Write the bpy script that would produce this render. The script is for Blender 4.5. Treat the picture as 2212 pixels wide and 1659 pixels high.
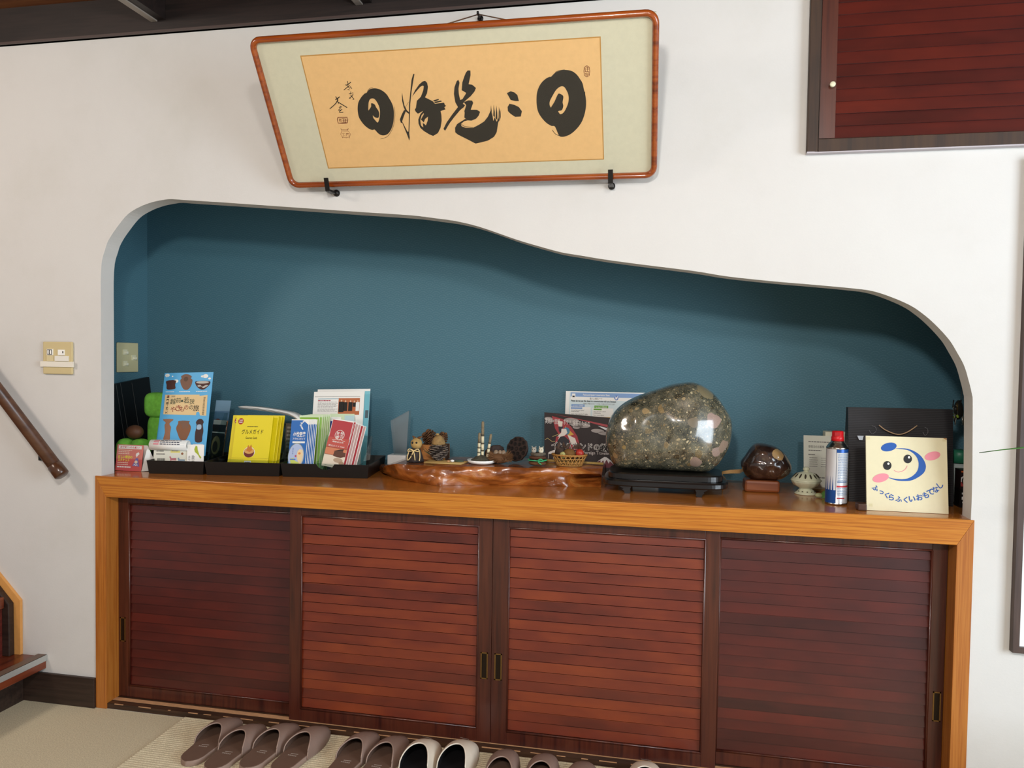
import bpy, bmesh, math, random
from mathutils import Vector, Matrix, noise
from mathutils.geometry import tessellate_polygon

for _o in list(bpy.data.objects):
    bpy.data.objects.remove(_o)
SC = bpy.context.scene
COL = SC.collection
PI = math.pi

# ---------------------------------------------------------------- camera
cam_d = bpy.data.cameras.new('camera')
cam = bpy.data.objects.new('camera', cam_d)
COL.objects.link(cam)
_yaw, _pit, _rol = 0.1982, -0.0329, 0.0144
_f = Vector((-math.sin(_yaw) * math.cos(_pit), math.cos(_yaw) * math.cos(_pit), math.sin(_pit)))
_r = _f.cross(Vector((0, 0, 1))).normalized()
_u = _r.cross(_f)
_r2 = math.cos(_rol) * _r + math.sin(_rol) * _u
_u2 = -math.sin(_rol) * _r + math.cos(_rol) * _u
_m = Matrix((_r2, _u2, -_f)).transposed().to_4x4()
_m.translation = Vector((1.9017, -2.2723, 1.2221))
cam.matrix_world = _m
cam_d.sensor_fit = 'HORIZONTAL'
cam_d.sensor_width = 36.0
cam_d.lens = 36.0 * 1653.24 / 2212.0
cam_d.clip_start = 0.05
SC.camera = cam

# ---------------------------------------------------------------- world and lights
SC.view_settings.view_transform = 'Standard'
SC.view_settings.look = 'None'
SC.view_settings.gamma = 1.0
SC.view_settings.use_curve_mapping = False
SC.view_settings.exposure = 0.18
wd = bpy.data.worlds.new('hall_ambient_fill')  # even ambient fill from all sides, added to lighten niche and doors
SC.world = wd
wd.use_nodes = True
wd.node_tree.nodes['Background'].inputs[0].default_value = (1.0, 0.975, 0.96, 1)
wd.node_tree.nodes['Background'].inputs[1].default_value = 0.29


def lamp(name, kind, loc, energy, color, target=None, **kw):
    d = bpy.data.lights.new(name, kind)
    d.energy = energy
    d.color = color
    for k, v in kw.items():
        setattr(d, k, v)
    o = bpy.data.objects.new(name, d)
    COL.objects.link(o)
    o.location = loc
    if target is not None:
        o.rotation_euler = (Vector(target) - Vector(loc)).to_track_quat('-Z', 'Y').to_euler()
    return o


# hanging lamp of the entrance hall, behind and above the camera
lamp('hall_lamp', 'POINT', (1.69, -2.45, 1.93), 82, (1.0, 0.975, 0.92), shadow_soft_size=0.085)
# glazed entrance doors on the right
lamp('entrance_daylight', 'AREA', (4.7, -2.0, 1.25), 92, (0.78, 0.90, 1.0), (1.6, 0.0, 0.9), shape='RECTANGLE', size=1.5, size_y=1.8)
# unseen lamp right of the camera, added for top light and a stone highlight
lamp('added_top_lamp', 'AREA', (2.5, -3.1, 2.3), 18, (1.0, 0.96, 0.9), (2.3, -0.2, 0.9), shape='DISK', size=0.25)
# lamp over the stair on the left
lamp('stair_lamp', 'AREA', (-0.9, -1.7, 2.25), 15, (1.0, 0.86, 0.74), (-0.2, 0.0, 0.9), shape='DISK', size=0.4)

# niche opening outline on the plaster wall (x, z), metres
ARCH = [(0.022, 0.804), (0.022, 1.288), (0.023, 1.502), (0.039, 1.571), (0.055, 1.606), (0.087, 1.647), (0.126, 1.687), (0.17, 1.71), (0.215, 1.724), (0.258, 1.731), (0.289, 1.733), (0.345, 1.728), (0.49, 1.716), (0.726, 1.695), (0.954, 1.675), (1.118, 1.661), (1.199, 1.65), (1.258, 1.641), (1.318, 1.627), (1.377, 1.608), (1.455, 1.58), (1.531, 1.557), (1.589, 1.541), (1.645, 1.531), (1.719, 1.518), (1.829, 1.502), (1.976, 1.482), (2.069, 1.466), (2.198, 1.451), (2.305, 1.441), (2.411, 1.43), (2.456, 1.423), (2.498, 1.409), (2.549, 1.386), (2.584, 1.362), (2.618, 1.331), (2.653, 1.291), (2.673, 1.258), (2.692, 1.222), (2.704, 1.184), (2.714, 1.144), (2.717, 1.111), (2.722, 0.908), (2.722, 0.808)]
# brush writing, metres in the plane of the hanging frame
DAY_L = [(-0.2517, 0.2755), (-0.2408, 0.2847), (-0.2262, 0.2872), (-0.2128, 0.2845), (-0.2018, 0.2784), (-0.1924, 0.2686), (-0.1869, 0.2569), (-0.1823, 0.2452), (-0.1802, 0.2336), (-0.1805, 0.2187), (-0.1845, 0.2004), (-0.1898, 0.1854), (-0.1982, 0.1704), (-0.2108, 0.1571), (-0.2245, 0.1525), (-0.2349, 0.1546), (-0.2426, 0.161), (-0.2496, 0.1708), (-0.2562, 0.1697), (-0.2654, 0.1731), (-0.2762, 0.1822), (-0.2843, 0.1945), (-0.2895, 0.2075), (-0.2898, 0.2218), (-0.2872, 0.2368), (-0.2811, 0.2515), (-0.2702, 0.2641), (-0.2573, 0.2742)]
DAY_L_HOLE = [(-0.2557, 0.2254), (-0.2549, 0.2353), (-0.2503, 0.25), (-0.2441, 0.258), (-0.2357, 0.2596), (-0.2295, 0.2556), (-0.2246, 0.2455), (-0.2218, 0.2338), (-0.2224, 0.2205), (-0.2268, 0.2056), (-0.2354, 0.1907), (-0.242, 0.1978), (-0.2466, 0.2056), (-0.2467, 0.2132)]
DAY_L_DOT = [(-0.2561, 0.225), (-0.2461, 0.2366), (-0.2434, 0.2464), (-0.2341, 0.2427), (-0.2314, 0.2343), (-0.227, 0.2257), (-0.2256, 0.2156), (-0.2306, 0.2049), (-0.2402, 0.2058), (-0.2481, 0.215)]
DAY_R = [(0.28, 0.2918), (0.292, 0.3019), (0.3066, 0.3069), (0.3228, 0.3076), (0.3388, 0.3033), (0.3505, 0.2939), (0.3581, 0.2828), (0.3647, 0.2707), (0.368, 0.2528), (0.3714, 0.2366), (0.3722, 0.2164), (0.3686, 0.1942), (0.3593, 0.1697), (0.3458, 0.1514), (0.3281, 0.1363), (0.3128, 0.1294), (0.2999, 0.1278), (0.2916, 0.1324), (0.2825, 0.1572), (0.2721, 0.1598), (0.2578, 0.1699), (0.2442, 0.1872), (0.237, 0.2042), (0.2355, 0.2248), (0.2381, 0.2491), (0.2451, 0.2668), (0.2555, 0.2802), (0.2685, 0.2894), (0.278, 0.2925)]
DAY_R_HOLE = [(0.2744, 0.2103), (0.2719, 0.2252), (0.2819, 0.2429), (0.2933, 0.2584), (0.3061, 0.2658), (0.3162, 0.2623), (0.3236, 0.247), (0.3252, 0.2308), (0.3208, 0.2148), (0.3103, 0.1968), (0.2995, 0.191), (0.2927, 0.1996)]
DAY_R_DOT = [(0.2732, 0.2077), (0.2848, 0.2246), (0.2943, 0.2423), (0.2998, 0.2471), (0.3107, 0.2395), (0.3077, 0.2235), (0.3092, 0.2132), (0.3044, 0.2022), (0.2959, 0.2005), (0.2915, 0.1976), (0.279, 0.2002)]
BRUSH = [[(-0.1039, 0.3199), (-0.1005, 0.3197), (-0.1073, 0.3012), (-0.1176, 0.273), (-0.127, 0.241), (-0.1345, 0.2083), (-0.1419, 0.1749), (-0.1462, 0.1563), (-0.147, 0.1425), (-0.1504, 0.134), (-0.152, 0.1445), (-0.1617, 0.1876), (-0.1656, 0.1861), (-0.1672, 0.1963), (-0.1593, 0.2094), (-0.1498, 0.2223), (-0.1428, 0.222), (-0.1529, 0.2057), (-0.1611, 0.191), (-0.1508, 0.1608), (-0.1476, 0.1606), (-0.1409, 0.1918), (-0.1305, 0.2412), (-0.121, 0.2732), (-0.1118, 0.3046)], [(-0.1457, 0.2712), (-0.1465, 0.2534), (-0.1456, 0.2353), (-0.1411, 0.2219), (-0.1345, 0.2149), (-0.1354, 0.21), (-0.1437, 0.217), (-0.1491, 0.2305), (-0.15, 0.2486), (-0.1484, 0.2616)], [(-0.0805, 0.2983), (-0.0734, 0.2998), (-0.0684, 0.2945), (-0.0677, 0.2833), (-0.0732, 0.266), (-0.0811, 0.2551), (-0.0685, 0.248), (-0.0607, 0.2436), (-0.055, 0.236), (-0.028, 0.238), (-0.0265, 0.2315), (-0.0235, 0.2289), (-0.0292, 0.225), (-0.0267, 0.2192), (-0.042, 0.215), (-0.0411, 0.2042), (-0.0429, 0.1876), (-0.0495, 0.1677), (-0.0598, 0.1528), (-0.0753, 0.1449), (-0.0867, 0.1505), (-0.101, 0.1605), (-0.1099, 0.1702), (-0.1055, 0.1751), (-0.1006, 0.1707), (-0.1005, 0.1833), (-0.0965, 0.1815), (-0.0921, 0.1762), (-0.0846, 0.1894), (-0.0814, 0.201), (-0.0915, 0.1947), (-0.0968, 0.1849), (-0.1008, 0.1901), (-0.104, 0.1936), (-0.0927, 0.2081), (-0.0927, 0.2181), (-0.1098, 0.2105), (-0.115, 0.2157), (-0.1173, 0.2225), (-0.1129, 0.2272), (-0.1068, 0.2466), (-0.0988, 0.2527), (-0.0928, 0.2573), (-0.0829, 0.2745), (-0.0793, 0.2855), (-0.0824, 0.2873), (-0.0898, 0.2844), (-0.1059, 0.2708), (-0.1186, 0.2585), (-0.1068, 0.2757), (-0.092, 0.2909)], [(-0.1099, 0.1702), (-0.1131, 0.1822), (-0.1119, 0.1939), (-0.1031, 0.2086), (-0.0927, 0.2181), (-0.0878, 0.2162), (-0.1002, 0.2051), (-0.1061, 0.192), (-0.1067, 0.1785), (-0.1049, 0.1734)], [(-0.0607, 0.2436), (-0.055, 0.2466), (-0.0426, 0.2488), (-0.0412, 0.2468), (-0.0523, 0.2424)], [(-0.0576, 0.241), (-0.0365, 0.2441), (-0.0335, 0.2415), (-0.053, 0.2376)], [(0.0521, 0.3209), (0.0596, 0.3201), (0.0585, 0.3083), (0.0497, 0.2842), (0.0598, 0.2825), (0.0693, 0.2732), (0.0637, 0.2637), (0.0514, 0.252), (0.0346, 0.2404), (0.0258, 0.2325), (0.0318, 0.228), (0.0278, 0.223), (0.0157, 0.2152), (-0.0048, 0.1959), (-0.0206, 0.1795), (-0.0373, 0.1585), (-0.0414, 0.1641), (-0.0292, 0.182), (-0.0104, 0.2026), (0.0104, 0.2238), (0.0047, 0.2376), (0.0041, 0.2604), (0.0085, 0.2786), (0.0173, 0.2944), (0.0221, 0.2977), (0.0247, 0.29), (0.0193, 0.274), (0.0182, 0.2597), (0.0197, 0.2432), (0.0265, 0.2449), (0.0396, 0.2608), (0.0377, 0.2629), (0.0278, 0.2695), (0.0324, 0.2896), (0.0403, 0.3052), (0.0459, 0.3149)], [(0.0297, 0.2365), (0.0434, 0.241), (0.054, 0.2395), (0.056, 0.2332), (0.0464, 0.2148), (0.0638, 0.214), (0.0728, 0.2078), (0.0671, 0.197), (0.0583, 0.1889), (0.0445, 0.1842), (0.0337, 0.1857), (0.0248, 0.1936), (0.0278, 0.2072), (0.0273, 0.2115), (0.035, 0.2279)], [(-0.0078, 0.1529), (-0.0065, 0.1659), (0.0013, 0.1764), (0.0277, 0.1903), (0.0337, 0.1857), (0.0222, 0.183), (0.0123, 0.1759), (0.0136, 0.1694), (0.0241, 0.1647), (0.0462, 0.1637), (0.0649, 0.1716), (0.0815, 0.1805), (0.094, 0.1938), (0.1036, 0.2102), (0.1073, 0.1953), (0.1077, 0.1804), (0.1133, 0.1908), (0.1173, 0.1779), (0.1239, 0.1882), (0.1253, 0.1818), (0.1214, 0.1756), (0.1139, 0.148), (0.1048, 0.1354), (0.0858, 0.1252), (0.0629, 0.1205), (0.048, 0.1178), (0.0303, 0.1284), (-0.0009, 0.1461)], [(0.1036, 0.2102), (0.1063, 0.2246), (0.1063, 0.2058), (0.1083, 0.1952)], [(0.1094, 0.1952), (0.1141, 0.2263), (0.1149, 0.2055), (0.1133, 0.1908)], [(0.1152, 0.1886), (0.1214, 0.2239), (0.1216, 0.2031), (0.1199, 0.1821)], [(0.1236, 0.1861), (0.1284, 0.2195), (0.1296, 0.2048), (0.1253, 0.1818)], [(0.1313, 0.2047), (0.1335, 0.213), (0.1302, 0.1901), (0.1249, 0.1776)], [(0.1547, 0.2552), (0.1658, 0.2597), (0.176, 0.2562), (0.1837, 0.2487), (0.1864, 0.2322), (0.1758, 0.2327), (0.1634, 0.2364)], [(0.1529, 0.2173), (0.1592, 0.2263), (0.1727, 0.2226), (0.1849, 0.2158), (0.1923, 0.2041), (0.1878, 0.1897), (0.1716, 0.1893), (0.1596, 0.1982), (0.1528, 0.2059)]]
HAIR = [([(-0.1767, 0.2334), (-0.1792, 0.2102), (-0.1891, 0.1803), (-0.2042, 0.1586), (-0.2183, 0.147), (-0.2374, 0.1425)], 0.00082), ([(-0.2482, 0.2794), (-0.2403, 0.2871), (-0.2292, 0.2898)], 0.00082), ([(-0.1428, 0.222), (-0.1474, 0.2255), (-0.1316, 0.2445)], 0.00065), ([(-0.2912, 0.3074), (-0.3034, 0.3008), (-0.3096, 0.3008)], 0.00196), ([(-0.3009, 0.3111), (-0.3006, 0.2998)], 0.0018), ([(-0.2968, 0.2988), (-0.3174, 0.2869)], 0.0018), ([(-0.3055, 0.2993), (-0.298, 0.29)], 0.00163), ([(-0.2966, 0.2956), (-0.2924, 0.2894)], 0.00196), ([(-0.3058, 0.2884), (-0.3003, 0.286)], 0.00163), ([(-0.305, 0.2753), (-0.2958, 0.2768)], 0.00147), ([(-0.2981, 0.2818), (-0.2988, 0.2737)], 0.00147), ([(-0.2919, 0.2796), (-0.293, 0.2734)], 0.00147), ([(-0.2922, 0.2731), (-0.3072, 0.2623)], 0.00163), ([(-0.3013, 0.2722), (-0.2956, 0.2662)], 0.00147), ([(-0.2987, 0.268), (-0.2922, 0.2599)], 0.00163), ([(-0.3057, 0.265), (-0.3022, 0.263)], 0.00147), ([(-0.2972, 0.2592), (-0.293, 0.2603)], 0.00147), ([(-0.3498, 0.261), (-0.3344, 0.2689)], 0.00229), ([(-0.3466, 0.2703), (-0.3423, 0.2573)], 0.00245), ([(-0.3392, 0.2674), (-0.3504, 0.2514), (-0.3733, 0.2365)], 0.00212), ([(-0.3464, 0.2565), (-0.3334, 0.2473), (-0.3191, 0.2374)], 0.00245), ([(-0.3429, 0.2527), (-0.3427, 0.249)], 0.00147), ([(-0.3444, 0.2391), (-0.3346, 0.2406)], 0.00147), ([(-0.3397, 0.2434), (-0.3374, 0.2404)], 0.00147), ([(-0.3379, 0.2383), (-0.3483, 0.2308), (-0.337, 0.2324)], 0.00147), ([(-0.3357, 0.234), (-0.347, 0.2252), (-0.3344, 0.2247)], 0.0018), ([(0.3144, 0.2673), (0.3246, 0.2469), (0.327, 0.2267), (0.3193, 0.2066), (0.3055, 0.1866)], 0.00147), ([(0.3225, 0.2649), (0.3288, 0.2487), (0.3295, 0.2346)], 0.00105), ([(0.2846, 0.1561), (0.2926, 0.1473), (0.3041, 0.1436)], 0.00168), ([(0.2745, 0.148), (0.2833, 0.1359), (0.3, 0.1288)], 0.00126), ([(0.3699, 0.2487), (0.3706, 0.2327)], 0.00126), ([(0.292, 0.3029), (0.3025, 0.3072), (0.3188, 0.3086)], 0.00084), ([(0.0134, 0.1759), (0.0225, 0.169), (0.0464, 0.1648)], 0.00126)]
SEAL = [([(-0.3541, 0.2111), (-0.3261, 0.2099), (-0.3256, 0.2031), (-0.3291, 0.1938), (-0.3469, 0.192), (-0.3573, 0.1945), (-0.3583, 0.2036), (-0.3541, 0.2111)], 0.00196), ([(-0.3535, 0.2026), (-0.3458, 0.2039)], 0.00147), ([(-0.3495, 0.2075), (-0.3515, 0.1956)], 0.00147), ([(-0.3434, 0.2064), (-0.3291, 0.2049)], 0.00131), ([(-0.343, 0.2004), (-0.3285, 0.1998)], 0.00131), ([(-0.3377, 0.207), (-0.3399, 0.1943)], 0.00131), ([(-0.3318, 0.205), (-0.3354, 0.1941)], 0.00131), ([(-0.3459, 0.1962), (-0.3307, 0.1947)], 0.00114), ([(-0.3459, 0.2074), (-0.3481, 0.1946)], 0.00114), ([(-0.3539, 0.1785), (-0.3513, 0.174), (-0.334, 0.1733), (-0.3299, 0.1775)], 0.00082), ([(-0.3531, 0.1781), (-0.3521, 0.1706), (-0.3357, 0.1699), (-0.3301, 0.1766)], 0.00065), ([(-0.3523, 0.1701), (-0.3581, 0.1612), (-0.3548, 0.1524), (-0.3421, 0.151), (-0.3325, 0.1524), (-0.327, 0.16), (-0.3307, 0.168), (-0.3348, 0.1699)], 0.00082), ([(-0.3548, 0.1524), (-0.3545, 0.1497)], 0.00082), ([(-0.343, 0.151), (-0.3437, 0.1484)], 0.00082), ([(-0.3325, 0.1524), (-0.332, 0.1483)], 0.00082), ([(-0.352, 0.1636), (-0.3454, 0.1642), (-0.3512, 0.1592), (-0.3471, 0.1573), (-0.3531, 0.1554)], 0.00098), ([(-0.3412, 0.1623), (-0.331, 0.1628)], 0.00082), ([(-0.3392, 0.1631), (-0.3422, 0.1545)], 0.00082), ([(-0.3321, 0.162), (-0.3328, 0.155)], 0.00082), ([(-0.3353, 0.1638), (-0.3368, 0.1578)], 0.00082), ([(0.378, 0.3156), (0.3845, 0.3114), (0.3857, 0.3008), (0.3837, 0.2903), (0.3769, 0.2867), (0.371, 0.2909), (0.3696, 0.3016), (0.3719, 0.3121), (0.378, 0.3156)], 0.00126), ([(0.3734, 0.3111), (0.3735, 0.3014)], 0.00105), ([(0.3765, 0.3119), (0.3825, 0.3106)], 0.00105), ([(0.3763, 0.3071), (0.3833, 0.3067)], 0.00105), ([(0.3795, 0.3117), (0.3791, 0.3011)], 0.00105), ([(0.372, 0.3006), (0.3841, 0.2999)], 0.00105), ([(0.3729, 0.2966), (0.3757, 0.2917)], 0.00105), ([(0.3769, 0.2974), (0.3746, 0.2888)], 0.00105), ([(0.382, 0.2981), (0.3776, 0.2886)], 0.00105), ([(0.3788, 0.2954), (0.3838, 0.2922)], 0.00105)]
# sign board emblem, metres on the board
SIGN = {'blue': [[(0.078, 0.1787), (0.1031, 0.1803), (0.1265, 0.1742), (0.1467, 0.1592), (0.1579, 0.1376), (0.1561, 0.1187), (0.1442, 0.1041), (0.1222, 0.0905), (0.1017, 0.0871), (0.0782, 0.0882), (0.0577, 0.0955), (0.0783, 0.0923), (0.1017, 0.0928), (0.1194, 0.0998), (0.1342, 0.1146), (0.1395, 0.1337), (0.1364, 0.1525), (0.1264, 0.1663), (0.1089, 0.1761)], [(0.0821, 0.1881), (0.0821, 0.1853), (0.081, 0.1824), (0.0789, 0.1796), (0.076, 0.1768), (0.0723, 0.1744), (0.068, 0.1723), (0.0634, 0.1708), (0.0587, 0.1699), (0.0541, 0.1695), (0.0499, 0.1699), (0.0462, 0.1709), (0.0433, 0.1724), (0.0413, 0.1745), (0.0403, 0.177), (0.0403, 0.1798), (0.0414, 0.1827), (0.0435, 0.1856), (0.0464, 0.1883), (0.0502, 0.1908), (0.0544, 0.1928), (0.059, 0.1943), (0.0638, 0.1953), (0.0684, 0.1956), (0.0726, 0.1952), (0.0762, 0.1942), (0.0791, 0.1926), (0.0811, 0.1906)]], 'pink': [[(0.1967, 0.1676), (0.1968, 0.1649), (0.1958, 0.162), (0.1938, 0.1591), (0.191, 0.1562), (0.1874, 0.1537), (0.1833, 0.1515), (0.1788, 0.1498), (0.1742, 0.1487), (0.1697, 0.1482), (0.1656, 0.1484), (0.162, 0.1492), (0.1591, 0.1507), (0.157, 0.1526), (0.156, 0.155), (0.1559, 0.1577), (0.1569, 0.1606), (0.1589, 0.1636), (0.1617, 0.1664), (0.1653, 0.169), (0.1695, 0.1711), (0.1739, 0.1728), (0.1785, 0.1739), (0.183, 0.1744), (0.1872, 0.1742), (0.1908, 0.1734), (0.1937, 0.172), (0.1957, 0.17)], [(0.0598, 0.0997), (0.0598, 0.0969), (0.0588, 0.094), (0.0567, 0.091), (0.0537, 0.0882), (0.05, 0.0855), (0.0457, 0.0833), (0.041, 0.0815), (0.0362, 0.0803), (0.0315, 0.0798), (0.0272, 0.0799), (0.0234, 0.0807), (0.0203, 0.0821), (0.0182, 0.084), (0.0171, 0.0864), (0.017, 0.0892), (0.0181, 0.0921), (0.0201, 0.0951), (0.0231, 0.098), (0.0268, 0.1006), (0.0312, 0.1029), (0.0359, 0.1046), (0.0407, 0.1058), (0.0454, 0.1063), (0.0497, 0.1062), (0.0535, 0.1054), (0.0565, 0.104), (0.0587, 0.1021)]], 'black': [[(0.0676, 0.1298), (0.0673, 0.1269), (0.0664, 0.1242), (0.0651, 0.1218), (0.0632, 0.1197), (0.0611, 0.1181), (0.0587, 0.117), (0.0562, 0.1166), (0.0537, 0.1168), (0.0513, 0.1177), (0.0492, 0.1191), (0.0475, 0.121), (0.0462, 0.1234), (0.0454, 0.126), (0.0451, 0.1288), (0.0454, 0.1317), (0.0463, 0.1344), (0.0477, 0.1368), (0.0495, 0.1389), (0.0516, 0.1405), (0.054, 0.1416), (0.0565, 0.142), (0.059, 0.1418), (0.0614, 0.1409), (0.0635, 0.1395), (0.0653, 0.1376), (0.0666, 0.1352), (0.0674, 0.1326)], [(0.1223, 0.1507), (0.122, 0.1479), (0.1211, 0.1453), (0.1197, 0.1429), (0.1179, 0.1409), (0.1158, 0.1393), (0.1134, 0.1383), (0.111, 0.1379), (0.1085, 0.1381), (0.1061, 0.1389), (0.1041, 0.1403), (0.1023, 0.1422), (0.101, 0.1444), (0.1002, 0.147), (0.1, 0.1498), (0.1003, 0.1525), (0.1012, 0.1552), (0.1026, 0.1576), (0.1044, 0.1596), (0.1065, 0.1611), (0.1089, 0.1621), (0.1114, 0.1625), (0.1138, 0.1623), (0.1162, 0.1615), (0.1183, 0.1601), (0.12, 0.1582), (0.1213, 0.156), (0.1221, 0.1534)]], 'white': [[(0.0624, 0.1346), (0.0623, 0.1339), (0.062, 0.1332), (0.0617, 0.1326), (0.0612, 0.1321), (0.0606, 0.1317), (0.06, 0.1314), (0.0594, 0.1313), (0.0587, 0.1314), (0.0581, 0.1316), (0.0575, 0.1319), (0.0571, 0.1324), (0.0567, 0.133), (0.0565, 0.1337), (0.0564, 0.1344), (0.0565, 0.1351), (0.0568, 0.1358), (0.0571, 0.1364), (0.0576, 0.1369), (0.0582, 0.1373), (0.0588, 0.1376), (0.0594, 0.1377), (0.0601, 0.1376), (0.0607, 0.1374), (0.0613, 0.137), (0.0617, 0.1366), (0.0621, 0.136), (0.0623, 0.1353)], [(0.1174, 0.1552), (0.1173, 0.1544), (0.1171, 0.1537), (0.1167, 0.153), (0.1162, 0.1524), (0.1157, 0.152), (0.1151, 0.1517), (0.1144, 0.1516), (0.1138, 0.1517), (0.1131, 0.1519), (0.1126, 0.1523), (0.1121, 0.1528), (0.1118, 0.1535), (0.1116, 0.1542), (0.1115, 0.155), (0.1116, 0.1557), (0.1118, 0.1565), (0.1122, 0.1572), (0.1127, 0.1577), (0.1132, 0.1582), (0.1139, 0.1584), (0.1145, 0.1586), (0.1152, 0.1585), (0.1158, 0.1583), (0.1163, 0.1579), (0.1168, 0.1573), (0.1171, 0.1567), (0.1173, 0.156)]], 'smile': [(0.0742, 0.1168), (0.0844, 0.1118), (0.0977, 0.1156), (0.1057, 0.1228), (0.1094, 0.1309)]}
SIGN_LETTERS = [('ふ', 0.0242, 0.064, -30), ('っ', 0.0394, 0.0521, -26), ('く', 0.0541, 0.045, -20), ('ら', 0.0663, 0.0393, -14), ('ふ', 0.0856, 0.0355, -6), ('く', 0.1037, 0.0343, 0), ('い', 0.1207, 0.0373, 4), ('お', 0.1402, 0.043, 10), ('も', 0.1563, 0.05, 18), ('て', 0.1686, 0.0584, 24), ('な', 0.182, 0.0668, 30), ('し', 0.1944, 0.0798, 35)]
H = 0.803          # height of the counter


# ================================================================ materials
def lin(h):
    h = h.lstrip('#')
    out = []
    for i in (0, 2, 4):
        c = int(h[i:i + 2], 16) / 255.0
        out.append(c / 12.92 if c <= 0.04045 else ((c + 0.055) / 1.055) ** 2.4)
    return (out[0], out[1], out[2], 1.0)


_MATS = {}


class NT:
    """small helper around a node tree"""

    def __init__(self, m):
        self.t = m.node_tree
        self.n = self.t.nodes
        self.b = self.n['Principled BSDF']

    def new(self, kind, **kw):
        n = self.n.new(kind)
        for k, v in kw.items():
            setattr(n, k, v)
        return n

    def link(self, a, b):
        self.t.links.new(a, b)

    def val(self, x, sock):
        if isinstance(x, (int, float)):
            sock.default_value = x
        else:
            self.link(x, sock)

    def math(self, op, a, b=0.0, c=0.0, clamp=False):
        n = self.new('ShaderNodeMath', operation=op, use_clamp=clamp)
        self.val(a, n.inputs[0])
        self.val(b, n.inputs[1])
        self.val(c, n.inputs[2])
        return n.outputs[0]

    def coords(self, scale=(1, 1, 1), rot=(0, 0, 0), loc=(0, 0, 0)):
        g = self.new('ShaderNodeNewGeometry') if False else self.new('ShaderNodeTexCoord')
        mp = self.new('ShaderNodeMapping')
        mp.inputs['Scale'].default_value = scale
        mp.inputs['Rotation'].default_value = rot
        mp.inputs['Location'].default_value = loc
        self.link(g.outputs['Object'], mp.inputs['Vector'])
        return mp.outputs['Vector']

    def noise(self, vec, scale, detail=3.0, rough=0.5, dist=0.0):
        n = self.new('ShaderNodeTexNoise')
        self.link(vec, n.inputs['Vector'])
        n.inputs['Scale'].default_value = scale
        n.inputs['Detail'].default_value = detail
        n.inputs['Roughness'].default_value = rough
        n.inputs['Distortion'].default_value = dist
        return n.outputs['Fac']

    def ramp(self, fac, stops):
        n = self.new('ShaderNodeValToRGB')
        e = n.color_ramp.elements
        while len(e) < len(stops):
            e.new(0.5)
        for el, (p, c) in zip(e, stops):
            el.position = p
            el.color = lin(c) if isinstance(c, str) else c
        self.link(fac, n.inputs['Fac'])
        return n.outputs['Color']

    def mix(self, fac, a, b, blend='MIX'):
        n = self.new('ShaderNodeMix', data_type='RGBA', blend_type=blend)
        self.val(fac, n.inputs[0])
        for x, s in ((a, n.inputs[6]), (b, n.inputs[7])):
            if isinstance(x, str):
                s.default_value = lin(x)
            elif isinstance(x, tuple):
                s.default_value = x
            else:
                self.link(x, s)
        return n.outputs[2]

    def bump(self, height, strength=0.3, dist=0.002):
        n = self.new('ShaderNodeBump')
        n.inputs['Strength'].default_value = strength
        n.inputs['Distance'].default_value = dist
        self.link(height, n.inputs['Height'])
        self.link(n.outputs['Normal'], self.b.inputs['Normal'])


def base_mat(name, color='#808080', rough=0.5, metal=0.0, spec=0.5, coat=0.0, coat_rough=0.08):
    m = bpy.data.materials.new(name)
    m.use_nodes = True
    b = m.node_tree.nodes['Principled BSDF']
    b.inputs['Base Color'].default_value = lin(color)
    b.inputs['Roughness'].default_value = rough
    b.inputs['Metallic'].default_value = metal
    b.inputs['Specular IOR Level'].default_value = spec
    b.inputs['Coat Weight'].default_value = coat
    b.inputs['Coat Roughness'].default_value = coat_rough
    return m


def flat(color, rough=0.5, metal=0.0, spec=0.4, coat=0.0, mottle=0.0):
    """plain colour with a faint procedural mottling"""
    key = (color, rough, metal, spec, coat, mottle)
    if key in _MATS:
        return _MATS[key]
    m = base_mat('plain_' + color.strip('#'), color, rough, metal, spec, coat)
    if mottle:
        k = NT(m)
        f = k.noise(k.coords(), 60, 4, 0.6)
        c = lin(color)
        d = tuple(x * (1 - mottle) for x in c[:3]) + (1,)
        k.link(k.ramp(f, [(0.3, d), (0.65, c)]), k.b.inputs['Base Color'])
    _MATS[key] = m
    return m


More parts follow.
